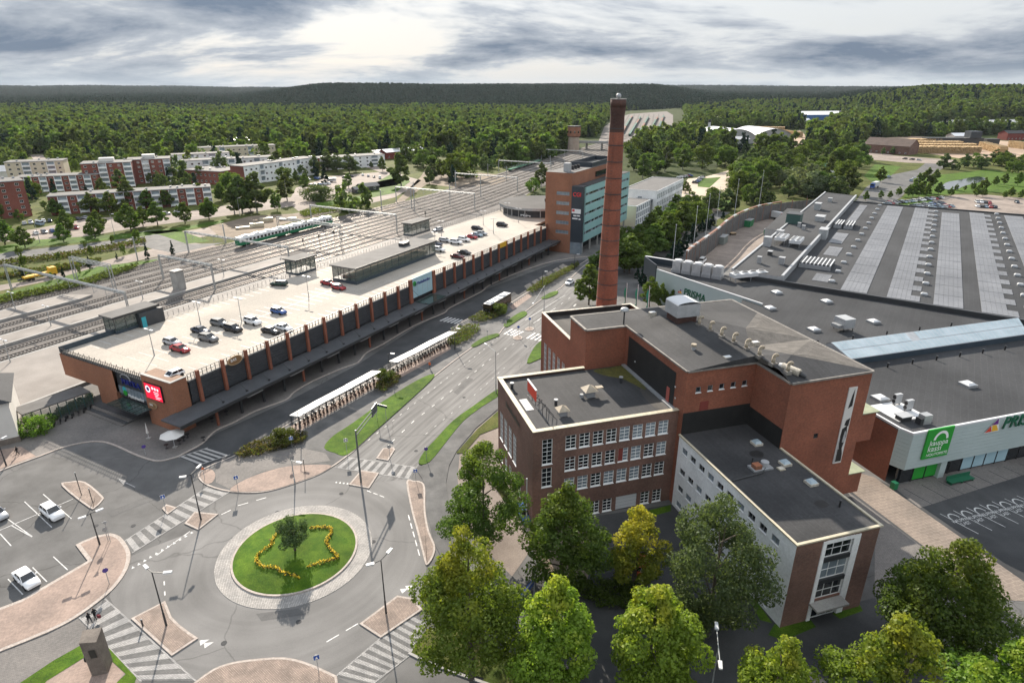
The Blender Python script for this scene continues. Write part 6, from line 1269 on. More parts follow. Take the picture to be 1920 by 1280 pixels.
def gable(name, label, c, L, W, h, rz, wallm, roofm, rh=2.2, group=None, cat='house', doors=0):
    o = thing(name, label, cat, (c.x,c.y,0), group=group); F = Frame(c, math.degrees(rz)); FOOT.append([tuple(F(a,b))[:2] for a, b in ((-L/2-2,-W/2-14),(L/2+2,-W/2-14),(L/2+2,W/2+2),(-L/2-2,W/2+2))]); m = MB(); m.prism([F(-L/2,-W/2), F(L/2,-W/2), F(L/2,W/2), F(-L/2,W/2)], -.2, h)
    for s in (-1, 1): m.face([F(s*L/2,-W/2,h), F(s*L/2,W/2,h), F(s*L/2,0,h+rh)][::s])
    part('wall', m, wallm, o); m = MB(); e = .5
    for s in (-1, 1):
        a, b_ = F(-L/2-e, s*(W/2+e), h-.15), F(L/2+e, s*(W/2+e), h-.15); t0, t1 = F(-L/2-e,0,h+rh+.12), F(L/2+e,0,h+rh+.12); m.face([a, b_, t1, t0][::-s])
    part('roof', m, roofm, o)
    n = max(2, int(L/5))
    for i in range(n): x = -L/2+L*(i+.5)/n; window(o, F(x-.7,-W/2,1.0), F.u, 1.4, 1.4, 2, 1, 'white_paint', 'glass_dark', -.02, False, .1)
    return o
gable('grey_hall', 'grey gabled hall at the left edge behind the brick block', Vector((-350,440,0)), 40, 18, 8, R(20), 'pale_wall', 'light_metal', 3, cat='hall')
gable('dark_shed', 'larger dark grey shed on the lawn by the cycle path', P(690,357), 12, 7, 3, R(40), 'dark_metal', 'slate_blue', 1.6, cat='shed'); gable('dark_shed', 'smaller dark grey shed on the lawn by the cycle path', P(673,361), 7, 5, 2.5, R(40), 'dark_metal', 'slate_blue', 1.2, cat='shed')
hs = [(457,276,30,22,8,'pale_wall','roof_white','white roofed hall above the cream apartment block'),(700,297,22,16,5,'pale_wall','roof_white','white roofed house at the bend of the lane'),(738,296,24,12,6,'house_red','roof_white','dark red house with a pale roof beside the pines'),(775,293,20,12,6,'house_red','roof_white','second dark red house behind the pines'),(650,282,26,14,5,'house_red','tile_red','house with a brown tiled roof among the trees'),(855,252,16,10,6,'slate_blue','roof_white','dark house with a white roof slope in the wood'),(895,258,18,12,7,'white_plaster','pale_wall','white villa in the wood left of the water tower'),(965,250,20,14,5,'pale_wall','roof_light','grey roofed villa behind the round trees'),(905,240,12,9,6,'house_red','tile_red','house with a red tiled gable deep in the wood'),(610,262,14,9,5,'white_plaster','roof_white','small white house deep in the wood')]
for i, (px, py, L, W, h, wm, rm_, lb) in enumerate(hs): gable('wood_house', lb, P(px,py), L, W, h, R(20+i*13 % 60), wm, rm_, 2.2, 'houses among the trees')
# water tower, road bridge
wt = thing('water_tower', 'old brick water tower with a wide top beside the tracks', 'water tower', P(1075,284)); c = P(1075,284); m = MB(); m.cyl(c, c+UP*14, 6.0, 5.6, 10, caps=False); part('shaft', m, 'pale_brick', wt) if 'pale_brick' in MT else part('shaft', m, 'gravel', wt)
m = MB(); m.cyl(c+UP*14, c+UP*15, 5.6, 6.8, 10, caps=False); m.cyl(c+UP*15, c+UP*24, 6.8, 6.8, 10); part('tank_storey', m, 'brick_station', wt); m = MB(); m.cyl(c+UP*24, c+UP*24.6, 7.2, 7.2, 10); part('roof', m, 'roof_felt', wt)
for i in range(10): t = 2*math.pi*(i+.5)/10; p = c+Vector((6.7*math.cos(t),6.7*math.sin(t),18)); m = MB(); m.box((p.x,p.y,p.z), (.5,1.4,2), t); part('window', m, 'glass_dark', wt)
br = thing('road_bridge', 'pale road bridge crossing the tracks right of the water tower', 'bridge', P(1150,270)); b0, b1 = P(1086,268,6), P(1262,272,6); d = (b1-b0).normalized(); n = Vector((-d.y,d.x,0)); m = MB(); m.prism([b0-n*5, b1-n*5, b1+n*5, b0+n*5], 6, 7.4, 0, None, True); part('deck', m, 'concrete', br); m = MB(); m.prism([b0-n*5.1, b1-n*5.1, b1-n*4.9, b0-n*4.9], 7.4, 8.6); part('railing', m, 'light_metal', br)
for i in range(6): p = b0.lerp(b1, (i+.5)/6); m = MB(); m.box((p.x,p.y,0), (1.2,7,6), math.atan2(d.y,d.x)); part('pier', m, 'concrete', br)
# sheds, blue hall, barn, log yard
def arched(name, label, c, L, W, h, rise, rz, wm, rm_, group=None):
    o = thing(name, label, 'hall', (c.x,c.y,0), group=group); F = Frame(c, math.degrees(rz)); m = MB(); k = 10; pr = [(-W/2+W*i/k, h+rise*math.sin(math.pi*i/k)**.8) for i in range(k+1)]
    for s in (-1, 1): m.face([F(x,s*L/2,z) for x, z in pr] + [F(W/2,s*L/2,0), F(-W/2,s*L/2,0)])
    for s in (-1, 1): m.face([F(s*W/2,-L/2,0), F(s*W/2,L/2,0), F(s*W/2,L/2,h), F(s*W/2,-L/2,h)])
    part('wall', m, wm, o); m = MB()
    for i in range(k): a, b_ = pr[i], pr[i+1]; m.face([F(a[0],-L/2-1,a[1]+.2), F(b_[0],-L/2-1,b_[1]+.2), F(b_[0],L/2+1,b_[1]+.2), F(a[0],L/2+1,a[1]+.2)])
    part('roof', m, rm_, o); m = MB(); m.fbox(F, -W*.25, W*.25, -L/2-.2, -L/2, 0, h*.75); part('gate', m, 'dark_metal', o)
arched('timber_hall', 'left white arched timber hall beyond the trees', P(1357,266), 60, 44, 9, 7, R(10), 'grey_metal', 'roof_white', 'arched timber halls'); arched('timber_hall', 'right white arched timber hall beyond the trees', P(1425,265), 60, 44, 9, 7, R(10), 'grey_metal', 'roof_white', 'arched timber halls')
o = thing('boiler_stack', 'slim silver smoke stack with black tip beside the timber halls', 'smoke stack', P(1326,271)); c = P(1326,271); m = MB(); m.cyl(c, c+UP*24, 1.5, 1.3, 12); part('shaft', m, 'white_metal', o); m = MB(); m.cyl(c+UP*24, c+UP*27, 1.6, 1.6, 12); part('tip', m, 'black', o)
gable('boiler_house', 'grey low boiler house under the silver stack', P(1368,276), 34, 22, 9, R(5), 'grey_metal', 'light_metal', 2, cat='hall')
gable('blue_hall', 'wide blue industrial hall with a white roof before the dark hill', P(1534,224), 130, 50, 10, R(12), 'blue_wall', 'roof_white', 6, cat='hall')
gable('brick_barn', 'long brick barn beside the log piles', P(1668,287), 42, 24, 8, R(-50), 'brick_dark', 'barn_roof' if 'barn_roof' in MT else 'ribbed_roof', 6, cat='barn')
for px, py, L, W, h, wm, rm_, lb in ((1745,250,30,16,6,'white_plaster','roof_white','low white roofed depot left of the dark loader hall'),(1803,262,34,14,5,'grey_metal','roof_white','white roofed open shed in the timber yard'),(1790,240,40,22,9,'pale_wall','light_metal','grey depot behind the timber yard'),(1880,238,70,30,8,'pale_wall','light_metal','long pale green roofed depot at the right edge'),(1895,262,26,14,8,'house_red','roof_felt','dark red sorting hall at the right edge'),(1500,232,30,14,6,'pale_wall','roof_white','small pale depot left of the blue hall'),(1545,330,9,14,6,'white_plaster','green_roof','small white house with a green roof in the wood'),(1240,192,36,18,9,'pale_wall','light_metal','signal house at the far end of the sorting yard')): gable('depot', lb, P(px,py), L, W, h, R(8), wm, rm_ if rm_ in MT else 'teal_panel', 3, cat='depot')
o = thing('loader_hall', 'black conveyor hall with towers in the timber yard', 'conveyor', P(1780,272)); F = Frame(P(1785,272), -4); m = MB(); m.fbox(F, -32, 30, -5, 5, 0, 8); part('hall', m, 'dark_metal', o); m = MB(); m.fbox(F, 14, 26, -6, 6, 8, 15); part('tower', m, 'slate_blue', o); m = MB(); m.fbox(F, 34, 48, -4, 4, 0, 7); part('feeder', m, 'dark_metal', o)
# log piles: each a heap of single logs
def logpile(label, p0, p1, rows, n, ln=5.0, seed=1):
    random.seed(seed); o = thing('log_pile', label, 'log pile', (p0.x,p0.y,0), group='log piles in the timber field'); d = (p1-p0).normalized(); nn = Vector((-d.y,d.x,0)); L = (p1-p0).length; mm = MB()
    for r in range(rows):
        for i in range(n):
            x = L*(i+.5)/n + random.uniform(-.3,.3); z = .4+r*.75+random.uniform(-.15,.15); e = random.uniform(-.6,.6); c = p0+d*x+UP*z
            mm.cyl(c-nn*(ln/2+e), c+nn*(ln/2-e), random.uniform(.3,.5), n=6)
    tag(mm.build('logs', MT['log'], o), kind='stuff')
for i, (a, b_, lb) in enumerate((((1705,272),(1780,272),'rearmost log pile behind the barn'),((1710,277),(1800,277),'second log pile row from the back'),((1712,282),(1825,282),'third log pile row from the back'),((1716,287),(1835,288),'front log pile row beside the barn'),((1840,278),(1880,288),'thin log pile beside the conveyor road'),((1895,276),(1925,280),'log pile at the right edge of the view'),((1450,250),(1500,258),'dark brown log pile beside the white halls'),((1405,246),(1470,247),'far log pile behind the arched halls'))): logpile(lb, P(*a), P(*b_), 9, 60, 7, i)
# ================================================================ VEHICLES
def loft(mb, secs, m=0, cap=True):
    n = len(secs[0]); k = len(mb.v)
    for s in secs: mb.v += [tuple(p) for p in s]
    for i in range(len(secs)-1):
        for j in range(n): q = (j+1) % n; mb.f.append((k+i*n+j, k+i*n+q, k+(i+1)*n+q, k+(i+1)*n+j)); mb.m.append(m)
    if cap: mb.f.append(tuple(k+j for j in range(n))[::-1]); mb.m.append(m); e = k+(len(secs)-1)*n; mb.f.append(tuple(e+j for j in range(n))); mb.m.append(m)
CARS = {}
KIND = { # length, half width, [(x, z top)] of lower body, belt, cabin bottom x0,x1, roof x0,x1, roof z
 'hatch': (4.2, .88, .62, [(-2.1,.72),(-2.0,.95),(-1.2,.98),(.75,.95),(1.75,.82),(2.1,.62)], (-1.98,1.0), (-1.55,.25), 1.47),
 'sedan': (4.7, .90, .62, [(-2.35,.74),(-2.25,.98),(-1.4,1.0),(.85,.94),(1.9,.8),(2.35,.62)], (-1.6,1.1), (-.95,.3), 1.45),
 'wagon': (4.7, .90, .62, [(-2.35,.76),(-2.28,1.0),(-1.4,1.0),(.9,.95),(1.95,.82),(2.35,.64)], (-2.22,1.15), (-1.85,.35), 1.48),
 'suv': (4.6, .93, .72, [(-2.3,.9),(-2.2,1.14),(-1.3,1.15),(.85,1.1),(1.9,1.0),(2.3,.76)], (-2.12,1.15), (-1.75,.35), 1.68),
 'van': (5.2, .98, .8, [(-2.6,.95),(-2.55,1.25),(-1.3,1.25),(1.3,1.2),(2.3,1.0),(2.6,.75)], (-2.53,1.75), (-2.4,.95), 2.05)}
def car_meshes(kind):
    if kind in CARS: return CARS[kind]
    L, W, zb, top, cb, cr, rz_ = KIND[kind]; b = MB(); secs = []
    for i, (x, zt) in enumerate(top):
        w = W*(.86 if i in (0, len(top)-1) else (.97 if i in (1, len(top)-2) else 1)); zl = .34 if i in (0, len(top)-1) else .26
        secs.append([(x,-w*.93,zl),(x,-w,.5),(x,-w,zt-.14),(x,-w*.9,zt),(x,0,zt+.03),(x,w*.9,zt),(x,w,zt-.14),(x,w,.5),(x,w*.93,zl)])
    loft(b, secs); r = W*.74; bz = dict(top); za = 1.0 if kind not in ('suv','van') else (1.15 if kind == 'suv' else 1.25)
    b.prism([(cr[0]-.06,-r),(cr[1]+.05,-r),(cr[1]+.05,r),(cr[0]-.06,r)], rz_-.045, rz_+.015, 0, None, True)
    for xb, xr in ((cb[0]+.02, cr[0]), (cb[1]-.05, cr[1]), ((cb[0]+cb[1])/2-.25, (cr[0]+cr[1])/2-.1)):
        for s in (-1, 1): b.cyl((xb, s*W*.885, za-.06), (xr, s*r, rz_-.02), .05, n=4)
    g = MB(); lo = [(cb[0],-W*.88),(cb[1],-W*.86),(cb[1],W*.86),(cb[0],W*.88)]; hi = [(cr[0],-r),(cr[1],-r),(cr[1],r),(cr[0],r)]
    for i in range(4): j = (i+1) % 4; g.face([(*lo[i],za-.1),(*lo[j],za-.1),(*hi[j],rz_-.03),(*hi[i],rz_-.03)])
    t = MB(); t.cyl((0,-.1,0),(0,.1,0), .33, n=16); rim = MB(); rim.cyl((0,-.105,0),(0,.105,0), .21, n=12)
    hl = MB(); hl.box((0,0,0), (.1,.36,.15)); tl = MB(); tl.box((0,0,0), (.08,.3,.2)); mi = MB(); mi.box((0,0,0), (.14,.2,.13))
    ar = MB()
    for s in (-1, 1):
        for x in (-L*.3, L*.31): ar.cyl((x, s*(W-.02), .34), (x, s*(W+.012), .34), .4, n=16)
    lm = b.mesh('body', MT['paint_white']); lm.polygons.foreach_set('use_smooth', [len(p.vertices) > 3 and i < 45 for i, p in enumerate(lm.polygons)])
    CARS[kind] = (lm, g.mesh('windows', MT['car_glass']), t.mesh('tyre', MT['tyre']), rim.mesh('rim', MT['rim']), hl.mesh('headlight', MT['lamp_glass']), tl.mesh('taillight', MT['tail_red']), mi.mesh('mirror', MT['paint_white']), ar.mesh('wheel_arches', MT['tyre']))
    return CARS[kind]
def car(kind, col, loc, rz, label, group=None, full=True, cat='car'):
    B_, G_, T_, RM, HL, TL, MI, AR = car_meshes(kind); L, W, zb, top, cb, cr, rz_ = KIND[kind]
    c = thing('parked_car' if group else 'car', label, cat, loc, rz, group); c.rotation_euler = (0,0,rz)
    def paintit(o):
        o.material_slots[0].link = 'OBJECT'; o.material_slots[0].material = MT['paint_'+col]; return o
    paintit(obj('body', B_, c)); obj('windows', G_, c)
    if full: obj('wheel_arches', AR, c)
    for s in (-1, 1):
        for x in (-L*.3, L*.31):
            w = obj('wheel', T_, c, (x, s*(W-.1), .33))
            if full: obj('rim', RM, w)
        if full:
            obj('headlight', HL, c, (L/2-.13, s*W*.62, top[-1][1]-.1)); obj('taillight', TL, c, (-L/2+.06, s*W*.66, top[0][1]-.08)); paintit(obj('mirror', MI, c, (cb[1]-.45, s*(W+.08), 1.0 if kind not in ('suv','van') else 1.2)))
    return c
def heading(a, b): d = P(*b)-P(*a); return math.atan2(d.y, d.x)
car('suv', 'white', P(100,966,.02), heading((82,950),(116,976)), 'white SUV parked alone in the middle of the left car park')
car('sedan', 'white', P(52,1090,.02), heading((34,1070),(68,1102)), 'white sedan with dark sunroof parked beside the pink pavement')
car('hatch', 'silver', P(-4,968,.02), heading((-20,955),(15,980)), 'silver hatchback cut by the left edge of the car park')
deckcars = [('hatch','silver',13.6,18.8,'silver hatchback behind the red car nearest the station entrance end'),('sedan','red',12,14,'red car parked nearest the station entrance end of the deck'),('sedan','navy',21,19.5,'navy car behind the grey one in the second pair on the deck'),('suv','grey',18.6,13.8,'dark grey SUV in the second pair on the deck'),('suv','grey',26,19.5,'dark grey car behind the black SUV on the deck'),('suv','black',25.1,14,'black SUV in the third pair on the deck'),('suv','white',30.4,13.9,'white SUV just right of the black SUV on the deck'),('hatch','blue',38.4,14.2,'bright blue hatchback standing alone on the deck'),('sedan','black',28.2,5.6,'black car by the street rail of the deck'),('sedan','white',30.9,4.6,'white car by the street rail next to a black one'),('sedan','red',61.8,20.4,'red car behind another beside the glass pavilion'),('hatch','red',60,15.0,'red hatchback in front of the glass pavilion end'),('wagon','navy',114.6,20.9,'dark blue car just behind the far end of the pavilion'),('suv','white',108,15.3,'white SUV at the far end of the pavilion'),('wagon','silver',120.5,21.1,'silver blue wagon in the rear row past the pavilion'),('suv','white',119.8,16,'first white SUV in the row past the pavilion'),('suv','white',124.6,15.8,'second white SUV in the row past the pavilion'),('sedan','red',129.5,15.7,'red car in the row past the pavilion'),('sedan','lightblue',133.3,15.8,'light blue car right of the red one past the pavilion'),('hatch','silver',136.3,15.4,'silver car at the far end of the row past the pavilion'),('wagon','black',143.3,21.6,'black wagon alone in the rear row of the deck'),('suv','black',153.4,16.3,'black SUV alone near the far end of the deck'),('wagon','white',175,16.6,'white wagon under the office tower'),('sedan','lightblue',180.4,16.2,'light blue car beside the white wagon under the tower'),('hatch','black',184.4,15.8,'black car in the shade of the ramp roof'),('sedan','darkred',103.4,4.9,'dark red car by the street rail of the deck'),('sedan','black',108.6,5.6,'black car beside the dark red one by the street rail')]
for k, c_, a, b, lb in deckcars: car(k, c_, FS(a,b,DK+.01), FS.a + math.pi/2*(-1 if a < 200 else 1) + random.uniform(-.05,.05), lb, 'cars on the station roof car park')
car('hatch', 'white', FS(3.0,3.6,DK+.01), FS.a+math.pi, 'white hatchback at the very corner of the deck above the red screen', 'cars on the station roof car park'); car('wagon', 'darkgreen', FS(55,32,DK+.01), FS.a+math.pi*.62, 'dark green car by the rear rail of the deck', 'cars on the station roof car park'); car('hatch', 'silver', FS(134,33.4,DK+.01), FS.a+math.pi*.9, 'silver car by the rear rail next to the far stair shelter', 'cars on the station roof car park')
car('sedan', 'white', P(1068,532,.02), heading((1085,520),(1050,545)), 'white car driving on the street beside the long hedge'); car('suv', 'black', FS(176,-8.5,.05), FS.a, 'black SUV parked under the turquoise tower', full=False); car('hatch', 'blue', P(984,968,.05), heading((975,950),(990,985)), 'bright blue car squeezed beside the brick office wall')
def lot(px0, px1, n, z=0, seed=1, ang=0, grp='', lbl='', skip=.1, kinds=('hatch','sedan','wagon','suv')):
    random.seed(seed); a, b = P(*px0), P(*px1); d = math.atan2(b.y-a.y, b.x-a.x); k = 0
    for i in range(n):
        if random.random() < skip: continue
        col = random.choice(['white','silver','grey','black','navy','red','white','silver','black','blue','lightblue']); t = (i+.5)/n; k += 1
        car(random.choice(kinds), col, a.lerp(b, t)+UP*z, d+math.pi/2+R(ang)+random.choice((0,math.pi)), lbl.format({'navy':'dark blue'}.get(col, col)), grp, False)
lot((40,421),(100,415),5,-.04,1,0,'cars parked behind the left tree row','{} car parked left of the white van behind the tree row',0); lot((60,440),(150,428),6,-.04,2,0,'cars parked behind the left tree row','{} car in the front parking row below the brick tower',.15); lot((140,413),(165,409),2,-.04,3,0,'cars parked behind the left tree row','{} car beside the entrance of the long brick block',0); lot((300,404),(345,398),2,-.04,4,80,'cars parked behind the left tree row','{} car on the pale lot right of the big round tree',0)
lot((570,350),(620,345),6,-.04,5,0,'cars in the small car park by the white block','{} car in the row nearest the white apartment block',0); lot((575,338),(612,334),5,-.04,6,0,'cars in the small car park by the white block','{} car in the second row by the white apartment block',.1); lot((640,335),(665,331),2,-.04,7,0,'cars in the small car park by the white block','{} car beside the lone tree in the small car park',0); lot((675,328),(718,336),4,-.04,8,60,'cars in the small car park by the white block','{} car at the lawn end of the small car park',0); lot((575,358),(600,354),3,-.04,9,0,'cars in the small car park by the white block','{} car half behind the round tree of the small car park',0)
lot((1272,334),(1296,330),5,-.04,10,20,'cars on the gravel lot behind the white office','{} car in the far row of the gravel lot',0); lot((1302,345),(1318,332),6,-.04,11,0,'cars on the gravel lot behind the white office','{} car in the near row of the gravel lot',0)
lot((1660,384),(1765,372),18,-.04,12,0,'cars in the supermarket car park','{} car in the long row behind the hall roof',.05); lot((1690,391),(1768,382),13,-.04,13,0,'cars in the supermarket car park','{} car in the second row behind the hall roof',.1); lot((1745,390),(1785,388),6,-.04,14,0,'cars in the supermarket car park','{} car left of the gap in the supermarket car park',0); lot((1828,388),(1868,390),5,-.04,15,0,'cars in the supermarket car park','{} car right of the gap in the supermarket car park',0); lot((1828,380),(1866,382),5,-.04,16,0,'cars in the supermarket car park','{} car in the rear row right of the gap',.1); lot((1898,380),(1915,381),1,-.04,17,0,'cars in the supermarket car park','{} car near the right edge of the supermarket car park',0)
lot((1705,342),(1716,334),2,-.03,18,90,'cars driving on the main street','{} car driving on the main street towards the lights',0); lot((1690,298),(1730,302),3,-.03,19,90,'cars driving on the main street','{} car waiting at the far crossing',0); lot((1660,335),(1672,330),1,-.03,20,90,'cars driving on the main street','{} car driving away past the round tree',0)
car('van', 'white', P(1317,492,.03), R(60), 'white van parked at the near end of the loading yard', full=False, cat='van'); car('van', 'lightblue', P(75,422,-.04), R(150), 'pale blue van parked among cars below the brick tower', full=False, cat='van')
o = thing('caravan', 'white caravan parked at the end of the small car park', 'caravan', P(622,341)); c = P(622,341); m = MB(); m.box((c.x,c.y,.5), (6,2.4,2.1), R(20)); part('body', m, 'white_metal', o); m = MB(); m.box((c.x,c.y,1.5), (4.6,2.46,.6), R(20)); part('windows', m, 'glass_dark', o); m = MB(); m.cyl((c.x-.4,c.y-1.2,.35), (c.x+.4,c.y+1.2,.35), .35, n=10); part('wheel', m, 'tyre', o)
# ---- bus
def bus():
    p0, p1 = P(911,590), P(976,551); d = (p1-p0).normalized(); c = p0+d*6.6+Vector((d.y,-d.x,0))*.2; t = thing('city_bus', 'dark city bus with a white roof standing at the bus stop behind the hedge', 'bus', (0,0,0)); L, W = 12.8, 1.28
    b = MB(); secs = []
    for x, w, z in ((-6.4,.92,2.95),(-6.3,1,3.05),(6.2,1,3.05),(6.4,.93,2.85)): secs.append([(x,-W*w,.3),(x,-W*w,2.8),(x,-W*w*.93,z),(x,W*w*.93,z),(x,W*w,2.8),(x,W*w,.3)])
    loft(b, secs); obj('body', b.mesh('body', MT['bus_brown']), t)
    b = MB(); b.prism([(-6.3,-1.18),(6.2,-1.18),(6.2,1.18),(-6.3,1.18)], 3.05, 3.12); obj('roof', b.mesh('roof', MT['white_metal']), t)
    for x0, x1, h in ((-5.6,-3.4,.3),(-1.2,.4,.2),(2.0,3.6,.28),(4.4,5.2,.15)): b = MB(); b.prism([(x0,-.8),(x1,-.8),(x1,.8),(x0,.8)], 3.12, 3.12+h); obj('roof_box', b.mesh('roof_box', MT['white_metal']), t)
    for s in (-1, 1):
        for i in range(7): b = MB(); x = -5.8+i*1.68; y = s*(W+.012); b.prism([(x,y-.01),(x+1.55,y-.01),(x+1.55,y+.01),(x,y+.01)], 1.25, 2.65, 0, None, True); obj('window', b.mesh('window', MT['car_glass']), t)
        for x in (-3.6, 3.9): b = MB(); b.cyl((x,s*1.05,.48),(x,s*1.32,.48), .48, n=16); w = obj('wheel', b.mesh('wheel', MT['tyre']), t); b = MB(); b.cyl((x,s*1.0,.48),(x,s*1.33,.48), .26, n=12); obj('rim', b.mesh('rim', MT['rim']), w)
        b = MB(); b.box((-6.42,s*.85,.75), (.06,.3,.2)); obj('headlight', b.mesh('headlight', MT['lamp_glass']), t); b = MB(); b.box((-6.5,s*1.45,2.1), (.15,.2,.45)); obj('mirror', b.mesh('mirror', MT['black']), t)
    b = MB(); b.face([(-6.43,-1.1,1.0),(-6.43,1.1,1.0),(-6.38,1.08,2.5),(-6.38,-1.08,2.5)]); obj('windscreen', b.mesh('windscreen', MT['car_glass']), t)
    b = MB(); b.box((-6.42,0,2.55), (.04,1.7,.25)); obj('destination_board', b.mesh('destination_board', MT['black']), t)
    t.location = (c.x, c.y, .02); t.rotation_euler = (0,0,math.atan2(d.y,d.x))
bus()
# ---- trains
def coach(name, label, L, loc, rz, low, up, n, roofm, group, cab=0):
    t = thing(name, label, 'train', (0,0,0), group=group); b = MB(); W = 1.55; secs = []
    for x, k in ((-L/2,.93),(-L/2+.5,1),(L/2-.5,1),(L/2,.93)): secs.append([(x,-W*k,.9),(x,-W*k,2.1),(x,-W*k,3.4),(x,-W*k*.75,4.1),(x,W*k*.75,4.1),(x,W*k,3.4),(x,W*k,2.1),(x,W*k,.9)])
    loft(b, secs); b.m = [0]*len(b.m)
    for i in range(3):
        for j in range(8): b.m[i*8+j] = 0 if j in (0, 6, 7) else (1 if j in (1, 5) else 2)
    o = obj('body', b.mesh('body', [MT[low], MT[up], MT[roofm]]), t)
    for s in (-1, 1):
        for i in range(n): x = -L/2+1.6+(L-3.2)*i/(n-1); m = MB(); m.prism([(x-.55,s*1.56-.01),(x+.55,s*1.56-.01),(x+.55,s*1.56+.01),(x-.55,s*1.56+.01)], 2.2, 3.1, 0, None, True); obj('window', m.mesh('window', MT['glass_dark']), t)
    for x in (-L*.36, L*.36):
        m = MB(); m.box((x,0,.25), (3.2,2.2,.65)); g = obj('bogie', m.mesh('bogie', MT['black']), t)
    for i in range(4): x = -L*.35+i*L*.23; m = MB(); m.box((x,0,4.1), (2.2,1.5,.35)); obj('roof_box', m.mesh('roof_box', MT['light_metal']), t)
    t.location = loc; t.rotation_euler = (0,0,rz); return t
for i in range(2): coach('commuter_train', ['near coach of the green and white commuter train in the yard', 'far coach of the green and white commuter train in the yard'][i], 26.2, FS(119.5+i*26.6,112.3,.2), FS.a, 'train_green', 'train_white', 13, 'train_white', 'coaches of the green commuter train')
def wagon_mesh(L, low, lo, hi):
    b = MB(); b.box((0,0,.95), (L,2.8,.35)); m1 = b.mesh('frame', MT['dark_metal']); b = MB(); b.box((0,0,1.3), (L*.96,2.7,lo)); m2 = b.mesh('load', MT[low]); b = MB()
    for x in (-L*.35, L*.35): b.box((x,0,.2), (2.4,2.2,.75))
    b2 = MB()
    for i in range(6):
        for s in (-1, 1): b2.box((-L*.45+i*L*.18, s*1.4, 1.3), (.15,.12,hi))
    return m1, m2, b.mesh('bogies', MT['black']), b2.mesh('stakes', MT['train_white'])
wm = wagon_mesh(17, 'train_green', .5, 2.0)
a0 = 384
for i in range(4):
    a = a0+i*18.5; p, q = RP(a,117.4,.2), RP(a+1,117.4,.2); o = thing('stake_wagon', 'empty green stake wagon in the parked train, %s from the near end' % ['first','second','third','fourth'][i], 'railway wagon', p, math.atan2(q.y-p.y,q.x-p.x), 'stake wagons of the parked train')
    for nm, me in zip(('frame','load','bogies','stakes'), wm): obj(nm, me, o)
ym = wagon_mesh(15, 'yard_green', 2.2, 1.0); ym2 = wagon_mesh(15, 'rusty', 2.0, 1.0)
for r_, (s, e, lb) in enumerate((((1166,252),(1186,218),'leftmost row'),((1180,256),(1202,219),'second row'),((1196,256),(1218,217),'third row'),((1213,257),(1236,216),'fourth row'),((1232,250),(1246,215),'rightmost row'))):
    a, b_ = P(*s), P(*e); L = (b_-a).length; n = min(34, int(L/16.5))
    for i in range(n):
        p = a.lerp(b_, (i+.5)*16.5/L); o = thing('yard_wagon', 'goods wagon standing in the %s of the far sorting yard' % lb, 'railway wagon', p, math.atan2(b_.y-a.y,b_.x-a.x), 'goods wagons in the %s of the sorting yard' % lb)
        for nm, me in zip(('frame','load','bogies'), ym if (r_+i//9) % 3 else ym2): obj(nm, me, o)
for r_ in range(9):
    a, b_ = P(1140+r_*13, 258), P(1172+r_*9, 214); d = (b_-a).normalized(); n = Vector((-d.y,d.x,0)); m = MB(); m.face([(p.x,p.y,.12) for p in (a-n*1.4, a+n*1.4, b_+n*1.4, b_-n*1.4)][::-1]); struct('railway_siding', m, MT['ballast_dark'])
# ---- lorries
def lorry(label, loc, rz, cabm, boxm, endm=None, L=8.5, flat_=False):
    t = thing('lorry', label, 'lorry', loc, rz); m = MB(); m.box((L/2+1.0,0,.6), (2.0,2.4,2.5)); obj('cab', m.mesh('cab', MT[cabm]), t); m = MB(); m.box((L/2+2.01,0,1.9), (.04,2.1,.9)); obj('windscreen', m.mesh('windscreen', MT['car_glass']), t)
    m = MB(); m.box((0,0,1.1), (L,2.5,.6 if flat_ else 2.7)); obj('box', m.mesh('box', MT[boxm]), t); m = MB(); m.box((0,0,.7), (L+3,1.0,.35)); obj('chassis', m.mesh('chassis', MT['black']), t)
    if endm: m = MB(); m.box((-L/2-.03,0,1.1), (.06,2.5,2.7)); obj('rear_doors', m.mesh('rear_doors', MT[endm]), t)
    for x in (-L*.35, -L*.2, L/2+.9):
        for s in (-1, 1): m = MB(); m.cyl((x,s*.95,.5),(x,s*1.25,.5), .5, n=12); obj('wheel', m.mesh('wheel', MT['tyre']), t)
lorry('white lorry with a blue cab driving on the street behind the supermarket', P(1640,352,-.03), R(225), 'sign_blue', 'white_metal'); lorry('white box trailer with a red rear standing inside the yard wall', P(1448,410,.03), R(120), 'white_metal', 'white_metal', 'trailer_red', 11)
lorry('yellow flatbed lorry parked beside the tracks', P(70,523,-.04), R(58), 'yellow', 'yellow', None, 8, True)
